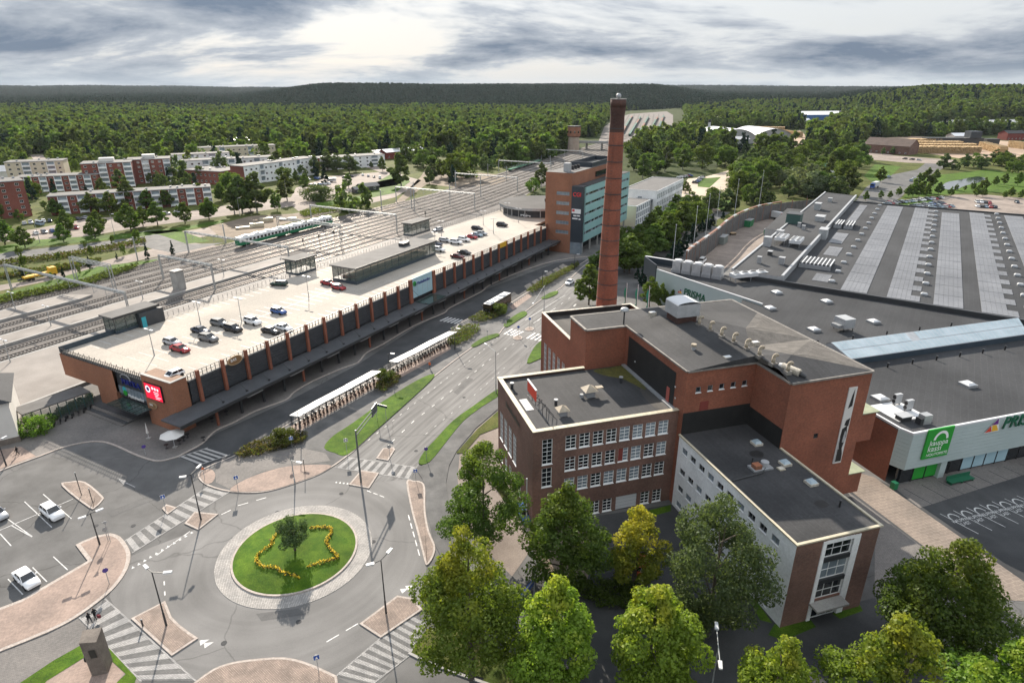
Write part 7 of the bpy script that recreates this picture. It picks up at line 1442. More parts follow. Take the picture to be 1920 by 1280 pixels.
# ---- motorbikes by the hedge
def bike_parts(moto):
    w = MB(); r = .31 if moto else .34
    for x in (-.62, .62): w.cyl((x,-.05 if moto else -.02,r),(x,.05 if moto else .02,r), r, n=12)
    f = MB(); f.tube([(-.62,0,r),(-.2,0,.55),(.35,0,.8),(.62,0,r)], .05 if moto else .03, 5); f.tube([(-.2,0,.55),(-.3,0,.85)], .05 if moto else .025, 5); f.tube([(.4,-.28,1.0),(.4,.28,1.0)], .03, 4); f.tube([(.35,0,.8),(.4,0,1.0)], .03, 4)
    if moto: f.box((.05,0,.35), (.7,.3,.45))
    s = MB(); s.box((-.3,0,.8), (.6 if moto else .28,.22,.1))
    return w.mesh('wheels', MT['tyre']), f.mesh('frame', MT['dark_metal']), s.mesh('seat', MT['black'])
mo, bi = bike_parts(True), bike_parts(False)
for i in range(7):
    t = i/6; o = thing('motorbike', 'parked motorbike by the hedge, %s from the bush' % ['first','second','third','fourth','fifth','sixth','seventh'][i], 'motorbike', P(103+t*68, 797-t*31, .13), R(115)+random.uniform(-.15,.15), 'motorbikes parked along the walkway hedge')
    for nm, me in zip(('wheels','frame','seat'), mo): obj(nm, me, o)
# ---- bike shelters
def shelter(label, a, b, k):
    p, q = P(*a), P(*b); q = p.lerp(q, .93); d = (q-p).normalized(); n = Vector((d.y,-d.x,0)); L = (q-p).length; o = thing('bike_shelter', label, 'bike shelter', p, group='white roofed bike shelters'); W = 2.6
    m = MB(); A_ = [p+UP*2.55, q+UP*2.55, q+n*W+UP*2.95, p+n*W+UP*2.95]; m.face(A_[::-1]); m.face([x-UP*.14 for x in A_]); 
    for i in range(4): j = (i+1) % 4; m.face([A_[i]-UP*.14, A_[j]-UP*.14, A_[j], A_[i]])
    part('roof', m, 'shelter_roof', o)
    for i in range(5):
        for w in (.15, W-.25): x = p+d*(L*i/4*.96+.15)+n*w; m = MB(); m.box((x.x,x.y,0.12), (.09,.09,2.4+.4*w/W), math.atan2(d.y,d.x)); part('post', m, 'dark_metal', o)
    m = MB()
    for i in range(14): x = p+d*(L*(i+.5)/14)+n*(W-.3); m.tube([x+UP*.14, x+UP*.9, x+n*.1+UP*.95], .025, 4)
    m.cyl(p+n*(W-.3)+UP*.85, q+n*(W-.3)+UP*.85, .03, n=5); part('rack', m, 'rusty', o)
    for i in range(7):
        x = p+d*(L*(i+.4+random.uniform(-.1,.2))/7)+n*(W*.55); bb = thing('bicycle', 'bicycle in the rack under the %s' % label.split(',')[0], 'bicycle', x+UP*.14, math.atan2(n.y,n.x)+random.uniform(-.15,.15), 'bicycles under the shelter %d from the roundabout' % (k+1))
        for nm, me in zip(('wheels','frame','seat'), bi): obj(nm, me, bb)
for k, (a, b, lb) in enumerate((((546,800),(601,768),'bike shelter nearest the roundabout, by the dark bush'),((598,770),(652,741),'second bike shelter from the roundabout, brightly lit'),((649,742),(703,712),'third bike shelter from the roundabout, before the hedge gap'),((731,696),(778,672),'fourth bike shelter from the roundabout, past the hedge gap'),((776,673),(812,653),'fifth bike shelter from the roundabout'),((811,654),(845,637),'farthest bike shelter from the roundabout'))): shelter(lb, a, b, k)
for i in range(2):
    a, b = ((955,578),(990,553)) if i == 0 else ((925,590),(950,577)); p, q = P(*a), P(*b); o = thing('bike_rack', ['open bike rack on pink paving beside the bus', 'open bike rack just behind the bus hedge'][i], 'bike rack', p); d = (q-p)
    for j in range(10): x = p+d*(j/9); m = MB(); m.tube([x+UP*.15, x+UP*1.0, x+Vector((.5,-.3,1.0)), x+Vector((.5,-.3,.15))], .035, 4); part('hoop', m, 'dark_metal', o)
# ================================================================ STREET FURNITURE
def lamp(label, base, h, ends, group='street lamps', pole='dark_metal', head='white_metal', r=.09, hz=None):
    o = thing('street_lamp', label, 'street lamp', base, group=group); b = Vector(base); m = MB(); m.cyl(b, b+UP*(h*.25), r*1.5, r*1.3, 8); m.cyl(b+UP*(h*.25), b+UP*h, r, r*.7, 8); part('pole', m, pole, o)
    for e in ends:
        e = Vector(e); t = b+UP*h; d = (e-t); m = MB(); m.cyl(t, e, .05, n=6); part('arm', m, pole, o); hd = Vector((d.x,d.y,0)).normalized() if d.length > .1 else Vector((1,0,0)); n = Vector((-hd.y,hd.x,0)); m = MB(); s = e-hd*.1
        m.prism([s-n*.2, s+hd*.95-n*.16, s+hd*.95+n*.16, s+n*.2], e.z-.08, e.z+.1, 0, None, True); part('lamp_head', m, head, o)
lamp('black double-arm lamp on the traffic island nearest the car park', P(377,974,.14), 8, [P(348,893,7.9), P(370,877,8.2)])
lamp('black double-arm lamp on the lower left traffic island', P(312,1172,.14), 8.1, [P(276,1065,8), P(308,1073,8)])
lamp('black double-arm lamp on the lower right traffic island', P(724,1149,.14), 8.2, [P(700,1056,8.1), P(727,1036,8.3)])
lamp('short black double-arm lamp on the pink pavement corner', P(187,1020,.14), 5.3, [P(160,968,5.2), P(181,958,5.4)])
lamp('double-head silver lamp in the dark street below the white wing', P(1347,1212,8)-UP*8, 8, [P(1344,1178,8), P(1350,1240,8)], pole='galvanised')
lamp('tall grey lamp beside the brick office corner', P(930,736,.1), 9.5, [P(912,646,9.6)], pole='galvanised'); lamp('slim lamp on the oval pink apron', P(553,906,.15), 4.4, [P(557,866,4.4)], pole='galvanised'); lamp('black lamp in front of the cream house', P(12,873,.12), 5, [P(4,822,5)])
lamp('silver lamp left of the car park island at the second crossing', P(1020,585,.1), 8, [P(1000,568,8)], pole='galvanised')
for lb, px, py in (('lamp standing in the hedge near the fourth shelter', 853,655), ('lamp beside the bus lane at the long hedge', 1017,540), ('lamp at the far end of the long hedge', 1077,505), ('lamp beside the first bike shelter', 565,823), ('lamp beside the fourth bike shelter', 731,705)): lamp(lb, P(px,py,.12), 5.5, [P(px,py,.12)+Vector((.7,-.2,5.6))])
for i, (a, b) in enumerate(((8,16.6),(23.9,23.4),(30.2,17.4),(50.9,16.9),(110,18),(127,27),(140,12.5),(152,24),(163,14),(172,24))): p = FS(a,b,DK); lamp('car park lamp number %s from the entrance end of the deck' % ['one','two','three','four','five','six','seven','eight','nine','ten'][i], p, 5.6, [p+FS.v*.5+UP*5.65, p-FS.v*.5+UP*5.65], 'lamps on the car park deck', 'grey_metal')
for i, (a, b) in enumerate(((-6,81.5),(20,81.5),(46,81.5),(75,81.5),(-2,103.3),(22,103.3),(-14,60),(2,64))): p = FS(a,b,.6); lamp('platform lamp %s' % ['at the left edge of the middle platform','second on the middle platform','third on the middle platform','fourth on the middle platform','at the left edge of the far platform','near the ramp end of the far platform','on the near platform at the left edge','on the near platform beside the station wall'][i], p, 5.5, [p+FS.v*.8+UP*5.6, p-FS.v*.8+UP*5.6], 'platform lamps', 'galvanised')
for i, (px, py) in enumerate(((865,275),(1050,330),(1180,300),(75,455),(215,440),(450,405),(640,385),(1305,480),(1325,455),(1345,430),(1365,408),(1395,398))):
    if i > 6: continue
    lamp('slim park lamp %s' % ['at the wood edge','by the tracks','behind the office','at the left lawn','by the big tree row','by the birches','by the round bush'][i], P(px,py), 9, [P(px,py)+Vector((.8,0,9.1))], 'slim park lamps', 'galvanised')
for i, (px, py, h) in enumerate(((1298,480,19),(1322,448,19),(1342,424,18),(1376,410,19),(1422,392,20),(1260,505,16))): p = P(px,py); o = thing('flag_pole', 'tall white flagless pole behind the yard wall, %s' % ['first','second','third','fourth','fifth','sixth'][i], 'flag pole', p, group='white poles along the yard wall'); m = MB(); m.cyl(p, p+UP*h, .13, .07, 8); part('pole', m, 'white_metal', o); m = MB(); m.ball(p+UP*h, .18); part('knob', m, 'white_metal', o)
for i, (px, py) in enumerate(((1171,600),(1185,600),(1198,604))):
    p = Vector((24.5+i*2.2, 128-i*1.0, 0)); o = thing('flag_mast', 'white mast with a limp green flag right of the chimney, %s' % ['leftmost','middle','rightmost'][i], 'flag', p); m = MB(); m.cyl(p, p+UP*21.5, .12, .07, 8); part('mast', m, 'white_metal', o); m = MB()
    for k in range(6): z0, z1 = 20.8-k*.75, 20.8-(k+1)*.75; x0, x1 = -.1-.18*math.sin(k*1.3)-.25, -.1-.18*math.sin((k+1)*1.3)-.25; m.face([p+Vector((0,0,z0)), p+Vector((x0,.25,z0-.5)), p+Vector((x1,.25,z1-.5)), p+Vector((0,0,z1))])
    part('flag', m, 'flag_green', o)
p = P(997,990); p = FA(-1.2,-1.0); o = thing('flag_pole', 'white flag pole at the front corner of the brick office', 'flag pole', p); m = MB(); m.cyl(p, p+UP*9.2, .1, .07, 8); part('pole', m, 'white_metal', o); m = MB(); m.ball(p+UP*9.2, .14); part('knob', m, 'white_metal', o)
# overhead direction sign
g = thing('gantry_sign', 'tall grey pole with blue direction boards over the street', 'road sign', P(677,904,.14)); b = P(677,904,.14); top = b+UP*9.8; e = P(700,772,9.0); e = Vector((e.x,e.y,9.4)); m = MB(); m.cyl(b, top, .17, .13, 10); part('pole', m, 'rail_dark', g); m = MB(); m.cyl(top-UP*.3, e, .1, n=8); m.cyl(top-UP*1.0, e-UP*.7, .08, n=8); part('arm', m, 'rail_dark', g)
d = (e-top); d = Vector((d.x,d.y,0)).normalized(); n = Vector((-d.y,d.x,0)); m = MB(); m.prism([e-d*.6, e+d*1.9, e+d*1.9+n*.1, e-d*.6+n*.1], 8.2, 9.9, 0, None, True); part('board', m, 'sign_slate', g); m = MB(); m.prism([e-d*.5-n*.02, e+d*1.8-n*.02, e+d*1.8, e-d*.5], 8.3, 8.36, 0, None, True); part('board_edge', m, 'white_metal', g)
g = thing('direction_board', 'flat blue direction board on two legs above the lawn strip', 'road sign', P(716,790,.17)); b = P(716,790,.17); m = MB(); m.box((b.x,b.y,3.4), (3.0,.1,.5), R(-25)); part('board', m, 'sign_slate', g); m = MB()
for s in (-1, 1): m.cyl((b.x+s*1.1*math.cos(R(-25)), b.y+s*1.1*math.sin(R(-25)), .17), (b.x+s*1.1*math.cos(R(-25)), b.y+s*1.1*math.sin(R(-25)), 3.6), .05, n=6)
part('leg', m, 'grey_metal', g)
def sign(label, px, py, h=2.7, shape='sq', m1='sign_blue', face=None, z=.14, s=.34, cat='road sign'):
    b = P(px,py,z); o = thing('traffic_sign', label, cat, b); m = MB(); m.cyl(b, b+UP*h, .045, n=6); part('post', m, 'galvanised', o); a = face if face is not None else math.atan2(b.y,b.x)-math.pi/2; t = Vector((math.cos(a),math.sin(a),0)); n = Vector((t.y,-t.x,0)); c = b+UP*(h-s)
    k = {'sq':[(-1,-1),(1,-1),(1,1),(-1,1)], 'tri':[(-1,.8),(0,-1),(1,.8)], 'up':[(-1,-.8),(1,-.8),(0,1)]}.get(shape) or [(math.cos(2*math.pi*i/16), math.sin(2*math.pi*i/16)) for i in range(16)]
    for sc, dd, mm in ((1.0,.06,'white_paint' if shape != 'round' else m1),(.88,.07,m1)) : m = MB(); m.face([c+t*x*s*sc+UP*y*s*sc+n*dd for x, y in k]); m.face([c+t*x*s*sc+UP*y*s*sc+n*(dd-.02) for x, y in k][::-1]); part('plate', m, mm, o)
    if shape == 'sq': m = MB(); m.face([c+t*x*s+UP*y*s+n*.08 for x, y in ((-.5,-.6),(.5,-.6),(0,.55))]); part('symbol', m, 'white_paint', o)
    return o
for lb, px, py, h, sh, mm in (('blue crossing sign on the oval pink apron', 447,921,3,'sq','sign_blue'),('blue crossing sign on the tiny triangular island', 311,956,2.8,'sq','sign_blue'),('blue crossing sign on the bottom pink island', 598,1262,2.8,'sq','sign_blue'),('blue crossing sign at the tip of the long right island', 780,902,2.4,'sq','sign_blue'),('round no-parking sign at the end of the right lawn strip', 800,862,2.6,'round','sign_violet'),('grey backed round sign on the small island past the crossing', 731,858,2.6,'round','grey_metal'),('orange sign plate at the corner of the station crossing', 384,897,2.4,'up','orange'),('blue arrow sign on the near zebra refuge', 972,632,3.2,'round','sign_blue'),('blue arrow sign on the far zebra refuge', 993,616,3.2,'round','sign_blue'),('dark triangle sign on the lawn before the zebra', 914,634,2.2,'tri','grey_metal'),('upside-down triangle sign on the pink pavement corner', 207,1015,3.6,'tri','grey_metal'),('round sign below the triangle on the pink pavement corner', 203,1014,2.4,'round','grey_metal'),('small round blue sign on the pink pavement kerb', 205,1094,2.6,'round','sign_violet'),('violet round sign on the station forecourt', 273,852,2.0,'round','sign_violet'),('stacked signs on the lawn strip beside the street', 651,851,3.2,'sq','grey_metal'),('blue pedestrian sign beside the first bike shelter', 548,838,2.2,'sq','sign_blue'),('sign back at the lawn beside the bus hedge', 948,615,2.0,'round','grey_metal'),('round sign hidden at the north edge of the pink apron', 548,870,2.2,'round','grey_metal')): sign(lb, px, py, h, sh, mm if mm in MT else 'sign_blue')
for lb, px, py in (('thin post on the car park island, left one', 153,928), ('thin post on the car park island, right one', 174,942), ('thin metal post beside the oval apron', 572,886), ('low black bollard on the lower left island', 268,1173)):
    b = P(px,py,.14); hh = 1.0 if 'bollard' in lb else 4.2 if 'left' in lb else 2.6; o = thing('post', lb, 'post', b); m = MB(); m.cyl(b, b+UP*hh, .06 if hh > 1 else .1, n=8); part('shaft', m, 'dark_metal', o); m = MB(); m.ball(b+UP*hh, .1); part('cap', m, 'galvanised', o)
# monument
F = Frame(P(173,1268), 28); mo_ = thing('stone_monument', 'tall brown stone monument with a dark bronze plate at the bottom left', 'monument', P(183,1262)); z0 = .03
m = MB(); lo = [F(0,0), F(1.5,-.25), F(1.9,1.3), F(.2,1.5)]; hi = [F(-.15,.0,5.0), F(1.35,-.2,4.6), F(1.85,1.5,4.9), F(.1,1.6,5.2)]
for i in range(4): j = (i+1) % 4; m.face([lo[i]+UP*z0, lo[j]+UP*z0, hi[j], hi[i]])
m.face(hi); part('stone', m, 'stone', mo_); m = MB(); m.face([F(.45,-.15,2.6), F(1.05,-.24,2.55), F(1.0,-.24,3.7), F(.4,-.15,3.75)]); part('bronze_plate', m, 'bronze', mo_); m = MB(); m.ball(F(-.15,.75,2.1), .38, sc=(.5,1,1.3)); part('bronze_relief', m, 'bronze', mo_, True)
# parasols and cafe tables
def parasol(label, c, openp):
    o = thing('parasol', label, 'parasol', c); m = MB(); m.cyl(c, c+UP*2.7, .04, n=6); part('pole', m, 'white_metal', o); m = MB(); m.box((c.x,c.y,c.z), (.7,.7,.12)); part('foot', m, 'concrete', o); m = MB(); k = 8; r = 2.1 if openp else .24; zt = 3.3; zb = 2.55 if openp else 1.1
    for i in range(k): a, b = [c+Vector((r*math.cos(2*math.pi*(i+q)/k), r*math.sin(2*math.pi*(i+q)/k), zb)) for q in (0,1)]; m.face([a, b, c+UP*zt])
    part('canopy', m, 'parasol', o)
parasol('open white parasol at the bar corner of the station', P(328,838,.12), True); parasol('closed white parasol beside the station entrance', P(279,821,.12), False)
for i, (px, py) in enumerate(((313,840),(337,832),(345,826),(352,820),(382,826),(398,790),(425,777))):
    c = P(px,py,.12); o = thing('cafe_table', 'small black cafe table near the bar, %s from the parasols' % ['first','second','third','fourth','fifth','sixth','seventh'][i], 'table', c, group='cafe tables under the canopy'); m = MB(); m.cyl(c+UP*.72, c+UP*.76, .4, n=12); part('top', m, 'black', o); m = MB(); m.cyl(c, c+UP*.72, .05, n=6); m.cyl(c, c+UP*.03, .28, n=10); part('foot', m, 'dark_metal', o)
# catenary
def mast(label, a, b, h, arm=0):
    p = RP(a,b); o = thing('catenary_mast', label, 'catenary mast', p, group='catenary masts'); m = MB(); m.box((p.x,p.y,0), (.32,.32,h), FS.a); part('post', m, 'galvanised', o); m = MB(); m.cyl(p+UP*(h-1), p+FS.v*arm+UP*(h-.6), .06, n=5); m.cyl(p+UP*(h-2.2), p+FS.v*arm+UP*(h-.6), .05, n=5); part('bracket', m, 'galvanised', o)
def portal(label, a, b0, b1, h, boxy=False):
    p0, p1 = RP(a,b0), RP(a,b1); o = thing('catenary_portal', label, 'catenary portal', p0, group='catenary portals'); W = .45 if boxy else .2; d = (p1-p0).normalized(); n = Vector((-d.y,d.x,0)); L = (p1-p0).length
    for p in (p0, p1):
        m = MB()
        for s in (-1, 1): m.cyl(p+n*W*s, p+n*W*s+UP*h, .15, n=5)
        for k in range(int(h/1.2)): m.cyl(p+n*W*(1 if k % 2 else -1)+UP*k*1.2, p-n*W*(1 if k % 2 else -1)+UP*(k+1)*1.2, .04, n=4)
        part('leg', m, 'galvanised', o)
    m = MB(); H2_ = .9 if boxy else .5
    for s in (-1, 1):
        for z in (h, h-H2_): m.cyl(p0+n*W*s+UP*z, p1+n*W*s+UP*z, .12, n=5)
    k = int(L/1.3)
    for i in range(k):
        x0, x1 = p0+d*(L*i/k), p0+d*(L*(i+1)/k)
        for s in (-1, 1): m.cyl(x0+n*W*s+UP*(h if i % 2 else h-H2_), x1+n*W*s+UP*(h-H2_ if i % 2 else h), .06, n=4)
    part('truss', m, 'galvanised', o); 
    for i in range(int(L/6)): x = p0+d*(3+i*6); m = MB(); m.cyl(x+UP*(h-.5), x+UP*(h-2.6), .06, n=5); m.cyl(x+UP*(h-2.4), x+FS.u*1.2+UP*(h-1.9), .05, n=5); part('drop_arm', m, 'galvanised', o)
for i, (a, b0, b1, h, bx_, lb) in enumerate(((33,67,129,8.6,False,'long lattice catenary portal nearest the left edge'),(47,97,118,9.2,True,'short box truss portal beyond the platform end'),(64,72,98,8.4,False,'lattice portal over the tracks behind the near stair shelter'),(92,68,123,8.6,False,'lattice portal just before the green train'),(128,77,112,9,True,'box truss portal beside the green train'),(158,72,123,8.6,False,'lattice portal beyond the green train'),(225,72,124,8.6,False,'lattice portal left of the ramp house'),(292,76,122,8.6,False,'lattice portal before the pale tree group'),(370,80,124,9,False,'lattice portal in front of the parked wagons'),(470,84,124,9,False,'farthest lattice portal before the water tower'))): portal(lb, a, b0, b1, h, bx_)
for i, (a, b, h) in enumerate(((198,113,11),(212,104,11),(205,97,12),(237,120,10),(232,92,11),(262,88,12),(285,118,11),(330,100,10),(345,122,9),(420,98,9),(75,129,9),(110,124,8))): mast('single catenary mast %s' % ['dark, left of a pair beyond the train','dark, right of a pair beyond the train','pale, between the dark pair','near the curve of the cycle path','pale, in mid yard','pale, before the ramp house','at the left yard edge by the sandy field','in mid yard right of the sandy field','beside the parked wagons','beyond the round trees','at the left verge by small pines','left of the green train'][i], a, b, h, 2.2 if i % 2 else -2.2)
for i, (a, b) in enumerate(((105,86.5),(117,86.8),(126,87),(135,87.2),(188,78),(140,97))): p = FS(a,b); o = thing('rail_signal', 'black railway signal post %s' % ['nearest the stair shelter','second in the row of four','third in the row of four','last in the row of four','near the ramp house','left of the box truss portal'][i], 'railway signal', p, group='railway signals'); m = MB(); m.cyl(p, p+UP*4.2, .08, n=6); part('post', m, 'dark_metal', o); m = MB(); m.box((p.x,p.y,3.2), (.5,.3,1.5), FS.a); part('signal_head', m, 'black', o)
o = thing('lift_tower', 'grey concrete lift tower on the middle platform', 'lift', FS(58,81)); m = MB(); m.fbox(FS, 56.6, 59.4, 79.6, 82.4, .6, 6.6); part('shaft', m, 'concrete', o); m = MB(); m.fbox(FS, 56.4, 59.6, 79.4, 82.6, 6.6, 6.8); part('roof', m, 'dark_metal', o)
for i, (px, py) in enumerate(((482,425),(500,415),(540,412),(460,428))): c = P(px,py); o = thing('building_pallet', 'stack of pale construction material on the field, %s' % ['near the train','behind the first','under a white tarp','lying flat'][i], 'pallet', c, group='stacks of building material'); m = MB(); m.box((c.x,c.y,.15), (6 if i < 2 else 8,2.5,1.6 if i < 2 else .7), R(30)); part('load', m, 'cap_cream', o); m = MB(); m.box((c.x,c.y,-.05), (6.2,2.6,.2), R(30)); part('pallet_base', m, 'wood', o)
o = thing('green_bench', 'green bench group at the supermarket entrance', 'bench', FA(70.5,-9.3)); m = MB(); m.fbox(FA, 68.5, 73.5, -10.0, -8.9, .45, .55); part('seat', m, 'dark_green', o); m = MB(); m.fbox(FA, 68.5, 73.5, -8.95, -8.85, .55, 1.2); part('backrest', m, 'dark_green', o)
for du in (68.7, 71, 73.3): m = MB(); m.fbox(FA, du-.06, du+.06, -9.9, -9.0, .03, .45); part('leg', m, 'dark_green', o)
o = thing('litter_bin', 'small green litter bin at the brick corner of the supermarket', 'bin', FA(58.9,-7.8)); m = MB(); m.fbox(FA, 58.6, 59.4, -8.2, -7.4, .03, 1.1); part('body', m, 'bin_green', o); m = MB(); m.fbox(FA, 58.55, 59.45, -8.25, -7.35, 1.1, 1.22); part('lid', m, 'dark_green', o)
p = FA(22.2,-3.2); o = thing('banner_board', 'long blue and white banner board leaning behind the street trees', 'banner', P(985,1120)); c = P(985,1112,3); m = MB(); a, b = P(968,1130,3.4), P(1002,1085,3.4); d = (b-a).normalized(); n = Vector((-d.y,d.x,0)); m.prism([a, b, b+n*.12, a+n*.12], 2.6, 3.6, 0, None, True); part('board', m, 'sign_blue', o); m = MB(); m.prism([a-n*.03, b-n*.03, b, a], 3.3, 3.6, 0, None, True); part('stripe', m, 'white_metal', o); m = MB(); m.cyl(a*1+Vector((0,0,-3.4)), a+UP*.2, .08, n=6); m.cyl(b+Vector((0,0,-3.4)), b+UP*.2, .08, n=6); part('post', m, 'galvanised', o)
car('hatch', 'orange_', FA(11.5,-12.5,.03), R(70), 'orange red car half hidden under the trees by the brick office') if 'paint_orange_' in MT else car('hatch', 'red', FA(11.5,-12.5,.03), R(70), 'red car half hidden under the trees by the brick office')
# ================================================================ PEOPLE
def person_mesh(sw=.3, coat='cloth_black', legs='cloth_grey', hair='hair', arms=.12):
    me = bpy.data.meshes.new('body'); J = [(0,0,.95),(0,0,1.15),(0,0,1.38),(0,0,1.5),(0.02,0,1.62),(.02,0,1.74)]; E = [(0,1),(1,2),(2,3),(3,4),(4,5)]; rad = [(.17,.13),(.17,.12),(.2,.12),(.07,.07),(.1,.095),(.07,.075)]
    def chain(root, pts, rs):
        k = root
        for p, r in zip(pts, rs): J.append(p); rad.append((r,r)); E.append((k, len(J)-1)); k = len(J)-1
    for s in (-1, 1):
        st_ = sw*s; chain(0, [(.02*s,.1*s,.9),(st_*.45,.1*s,.5),(st_*.8,.1*s,.09),(st_*.8+.16,.1*s,.05)], [.11,.075,.05,.045]); chain(2, [(0,.2*s,1.36),(-st_*arms*4,.25*s,1.1),(-st_*arms*3+.12,.24*s,.87),(-st_*arms*3+.16,.24*s,.78)], [.075,.055,.042,.04])
    me.from_pydata(J, E, []); ob = bpy.data.objects.new('tmp', me); C.objects.link(ob); ob.modifiers.new('s', 'SKIN'); ob.modifiers['s'].use_smooth_shade = True
    for i, v_ in enumerate(me.skin_vertices[0].data): v_.radius = rad[i]; v_.use_root = (i == 0)
    su = ob.modifiers.new('u', 'SUBSURF'); su.levels = 1; dg = bpy.context.evaluated_depsgraph_get(); out = bpy.data.meshes.new_from_object(ob.evaluated_get(dg)); bpy.data.objects.remove(ob); out.materials.clear()
    for mm in (coat, legs, 'skin', hair): out.materials.append(MT[mm])
    for p in out.polygons:
        c = p.center; p.material_index = 1 if c.z < .88 and abs(c.y) < .2 else (2 if c.z > 1.47 and c.x > .0 or (abs(c.y) > .2 and c.z < .84) else (3 if c.z > 1.58 else 0))
    out.name = 'body'; return out
pmA, pmB = person_mesh(.28), person_mesh(-.3, 'cloth_black', 'cloth_black')
for lb, px, py, rz_, me, bag in (('left of two dark-clad people walking on the crosswalk', 170,1168,R(160),pmA,False),('right of two dark-clad people on the crosswalk, carrying a bag', 180,1160,R(165),pmB,True),('person walking on the pink corner in front of the cream house', 34,852,R(200),pmB,False)):
    t = thing('person', lb, 'person', P(px,py,.03 if px > 100 else .14), rz_); o = obj('body', me, t)
    if bag: h = thing('shopping_bag', 'dark red shoulder bag carried by the right person on the crosswalk', 'bag', P(px+6,py-3,.45), rz_); m = MB(); m.box((0,0,0), (.42,.22,.42)); obj('pouch', m.mesh('pouch', MT['cloth_red']), h); m = MB(); m.tube([(-.12,0,.42),(-.06,0,.62),(.06,0,.62),(.12,0,.42)], .02, 4); obj('strap', m.mesh('strap', MT['cloth_black']), h)
pmC = person_mesh(.2, 'orange', 'cloth_grey'); t = thing('person', 'person in an orange jacket standing by the fourth bike shelter', 'person', P(806,690,.14), R(230)); obj('body', pmC, t)
# ================================================================ VEGETATION
import numpy as np
def leaves(rng, pos, nrm, size, jit=.7):
    """leaf-sized quads at pos, facing about nrm; returns vertex array"""
    n = len(pos); d = nrm + rng.normal(0, jit, (n,3)); d /= np.linalg.norm(d, axis=1)[:,None]+1e-9
    a = np.cross(d, rng.normal(0,1,(n,3))); a /= np.linalg.norm(a, axis=1)[:,None]+1e-9; b = np.cross(d, a)
    s = (size*rng.uniform(.6,1.35,n))[:,None]; return np.stack([pos-a*s*.55, pos-b*s*.38+d*s*.1, pos+a*s*.55, pos+b*s*.38+d*s*.1], 1).reshape(-1,3)
def quad_mesh(name, V, m):
    me = bpy.data.meshes.new(name); n = len(V)//4; me.vertices.add(len(V)); me.vertices.foreach_set('co', V.astype(np.float32).ravel()); me.loops.add(n*4); me.loops.foreach_set('vertex_index', np.arange(n*4, dtype=np.int32)); me.polygons.add(n); me.polygons.foreach_set('loop_start', np.arange(0,n*4,4, dtype=np.int32)); me.polygons.foreach_set('loop_total', np.full(n,4,dtype=np.int32)); me.materials.append(MT[m]); me.update(calc_edges=True); return me
PROF = {'linden': lambda t: np.interp(t, [0,.12,.35,.6,.85,1], [.55,.9,1,.82,.42,.08]), 'round': lambda t: np.sqrt(np.clip(1-(2*t-1)**2, .02, 1)), 'birch': lambda t: np.interp(t, [0,.15,.4,.7,.9,1], [.45,.85,1,.72,.38,.1]), 'spruce': lambda t: np.interp(t, [0,.1,.5,.85,1], [.85,1,.58,.2,.03]), 'open': lambda t: np.interp(t, [0,.15,.4,.7,.9,1], [.5,.9,1,.85,.6,.2])}
def crown(prof, H, zb, Rr, n, size, seed, m, clumps=60, cr=.30, name='crown', jag=.2):
    rng = np.random.default_rng(seed); t = rng.beta(1.15,1.25,clumps); th = rng.uniform(0,2*np.pi,clumps); f = PROF[prof]; rad = f(t)*Rr*rng.uniform(.3,1.0,clumps)**.6*.95*(1+rng.normal(0,jag*.4,clumps)); z = zb+t*(H-zb)*.94
    cc = np.stack([rad*np.cos(th), rad*np.sin(th), z], 1); cs = Rr*cr*rng.uniform(.65,1.3,clumps)*(f(t)*.55+.45)
    top = np.array([[rng.normal(0,.12*Rr), rng.normal(0,.12*Rr), H-Rr*cr*.5*k] for k in (.5,1.1,1.8)]); cc = np.concatenate([cc, top]); cs = np.concatenate([cs, np.full(3, Rr*cr*.6)])
    w = cs**2; k = rng.choice(len(cc), n, p=w/w.sum()); d = rng.normal(0,1,(n,3)); d /= np.linalg.norm(d,axis=1)[:,None]; r = cs[k]*rng.uniform(.35,1.0,n)**.5; pos = cc[k]+d*r[:,None]*np.array([1,1,.8]); pos[:,2] = np.clip(pos[:,2], zb*.8, H*1.03)
    return quad_mesh(name, leaves(rng, pos, d+np.array([0,0,.35]), np.full(n,size)), m)
def trunk(H, r, zc, seed, m='bark', limbs=6, Rr=3):
    rng = random.Random(seed); b = MB(); p = [Vector((0,0,-.2))]
    for i in range(1, 6): p.append(Vector((rng.uniform(-.12,.12)*i*.5, rng.uniform(-.12,.12)*i*.5, H*.86*i/5)))
    b.tube(p, [r*1.25, r*.95, r*.75, r*.5, r*.3, r*.08], 7)
    for i in range(limbs):
        z = zc+(H*.8-zc)*(i+.3)/limbs; t = rng.uniform(0,6.28); e = Vector((math.cos(t)*Rr*.7*(1-.5*i/limbs), math.sin(t)*Rr*.7*(1-.5*i/limbs), z+Rr*.4)); s = Vector((0,0,z)); b.tube([s, s.lerp(e,.5)+UP*.15, e], [r*.4, r*.25, r*.08], 5)
    return b.mesh('trunk', MT[m])
def plant(name, label, cat, loc, meshes, rz=0, sc=1.0, group=None):
    o = thing(name, label, cat, loc, rz, group); o.scale = sc if isinstance(sc, tuple) else (sc,)*3
    for nm, me in meshes: obj(nm, me, o)
    return o
def topz(base, tx, ty):
    b = P(*base); x, zz = (tx-960)/FPX, -(ty-640)/FPX; c, s = math.cos(PITCH), math.sin(PITCH); return CAMH + b.y*((-s+c*zz)/(c+s*zz))
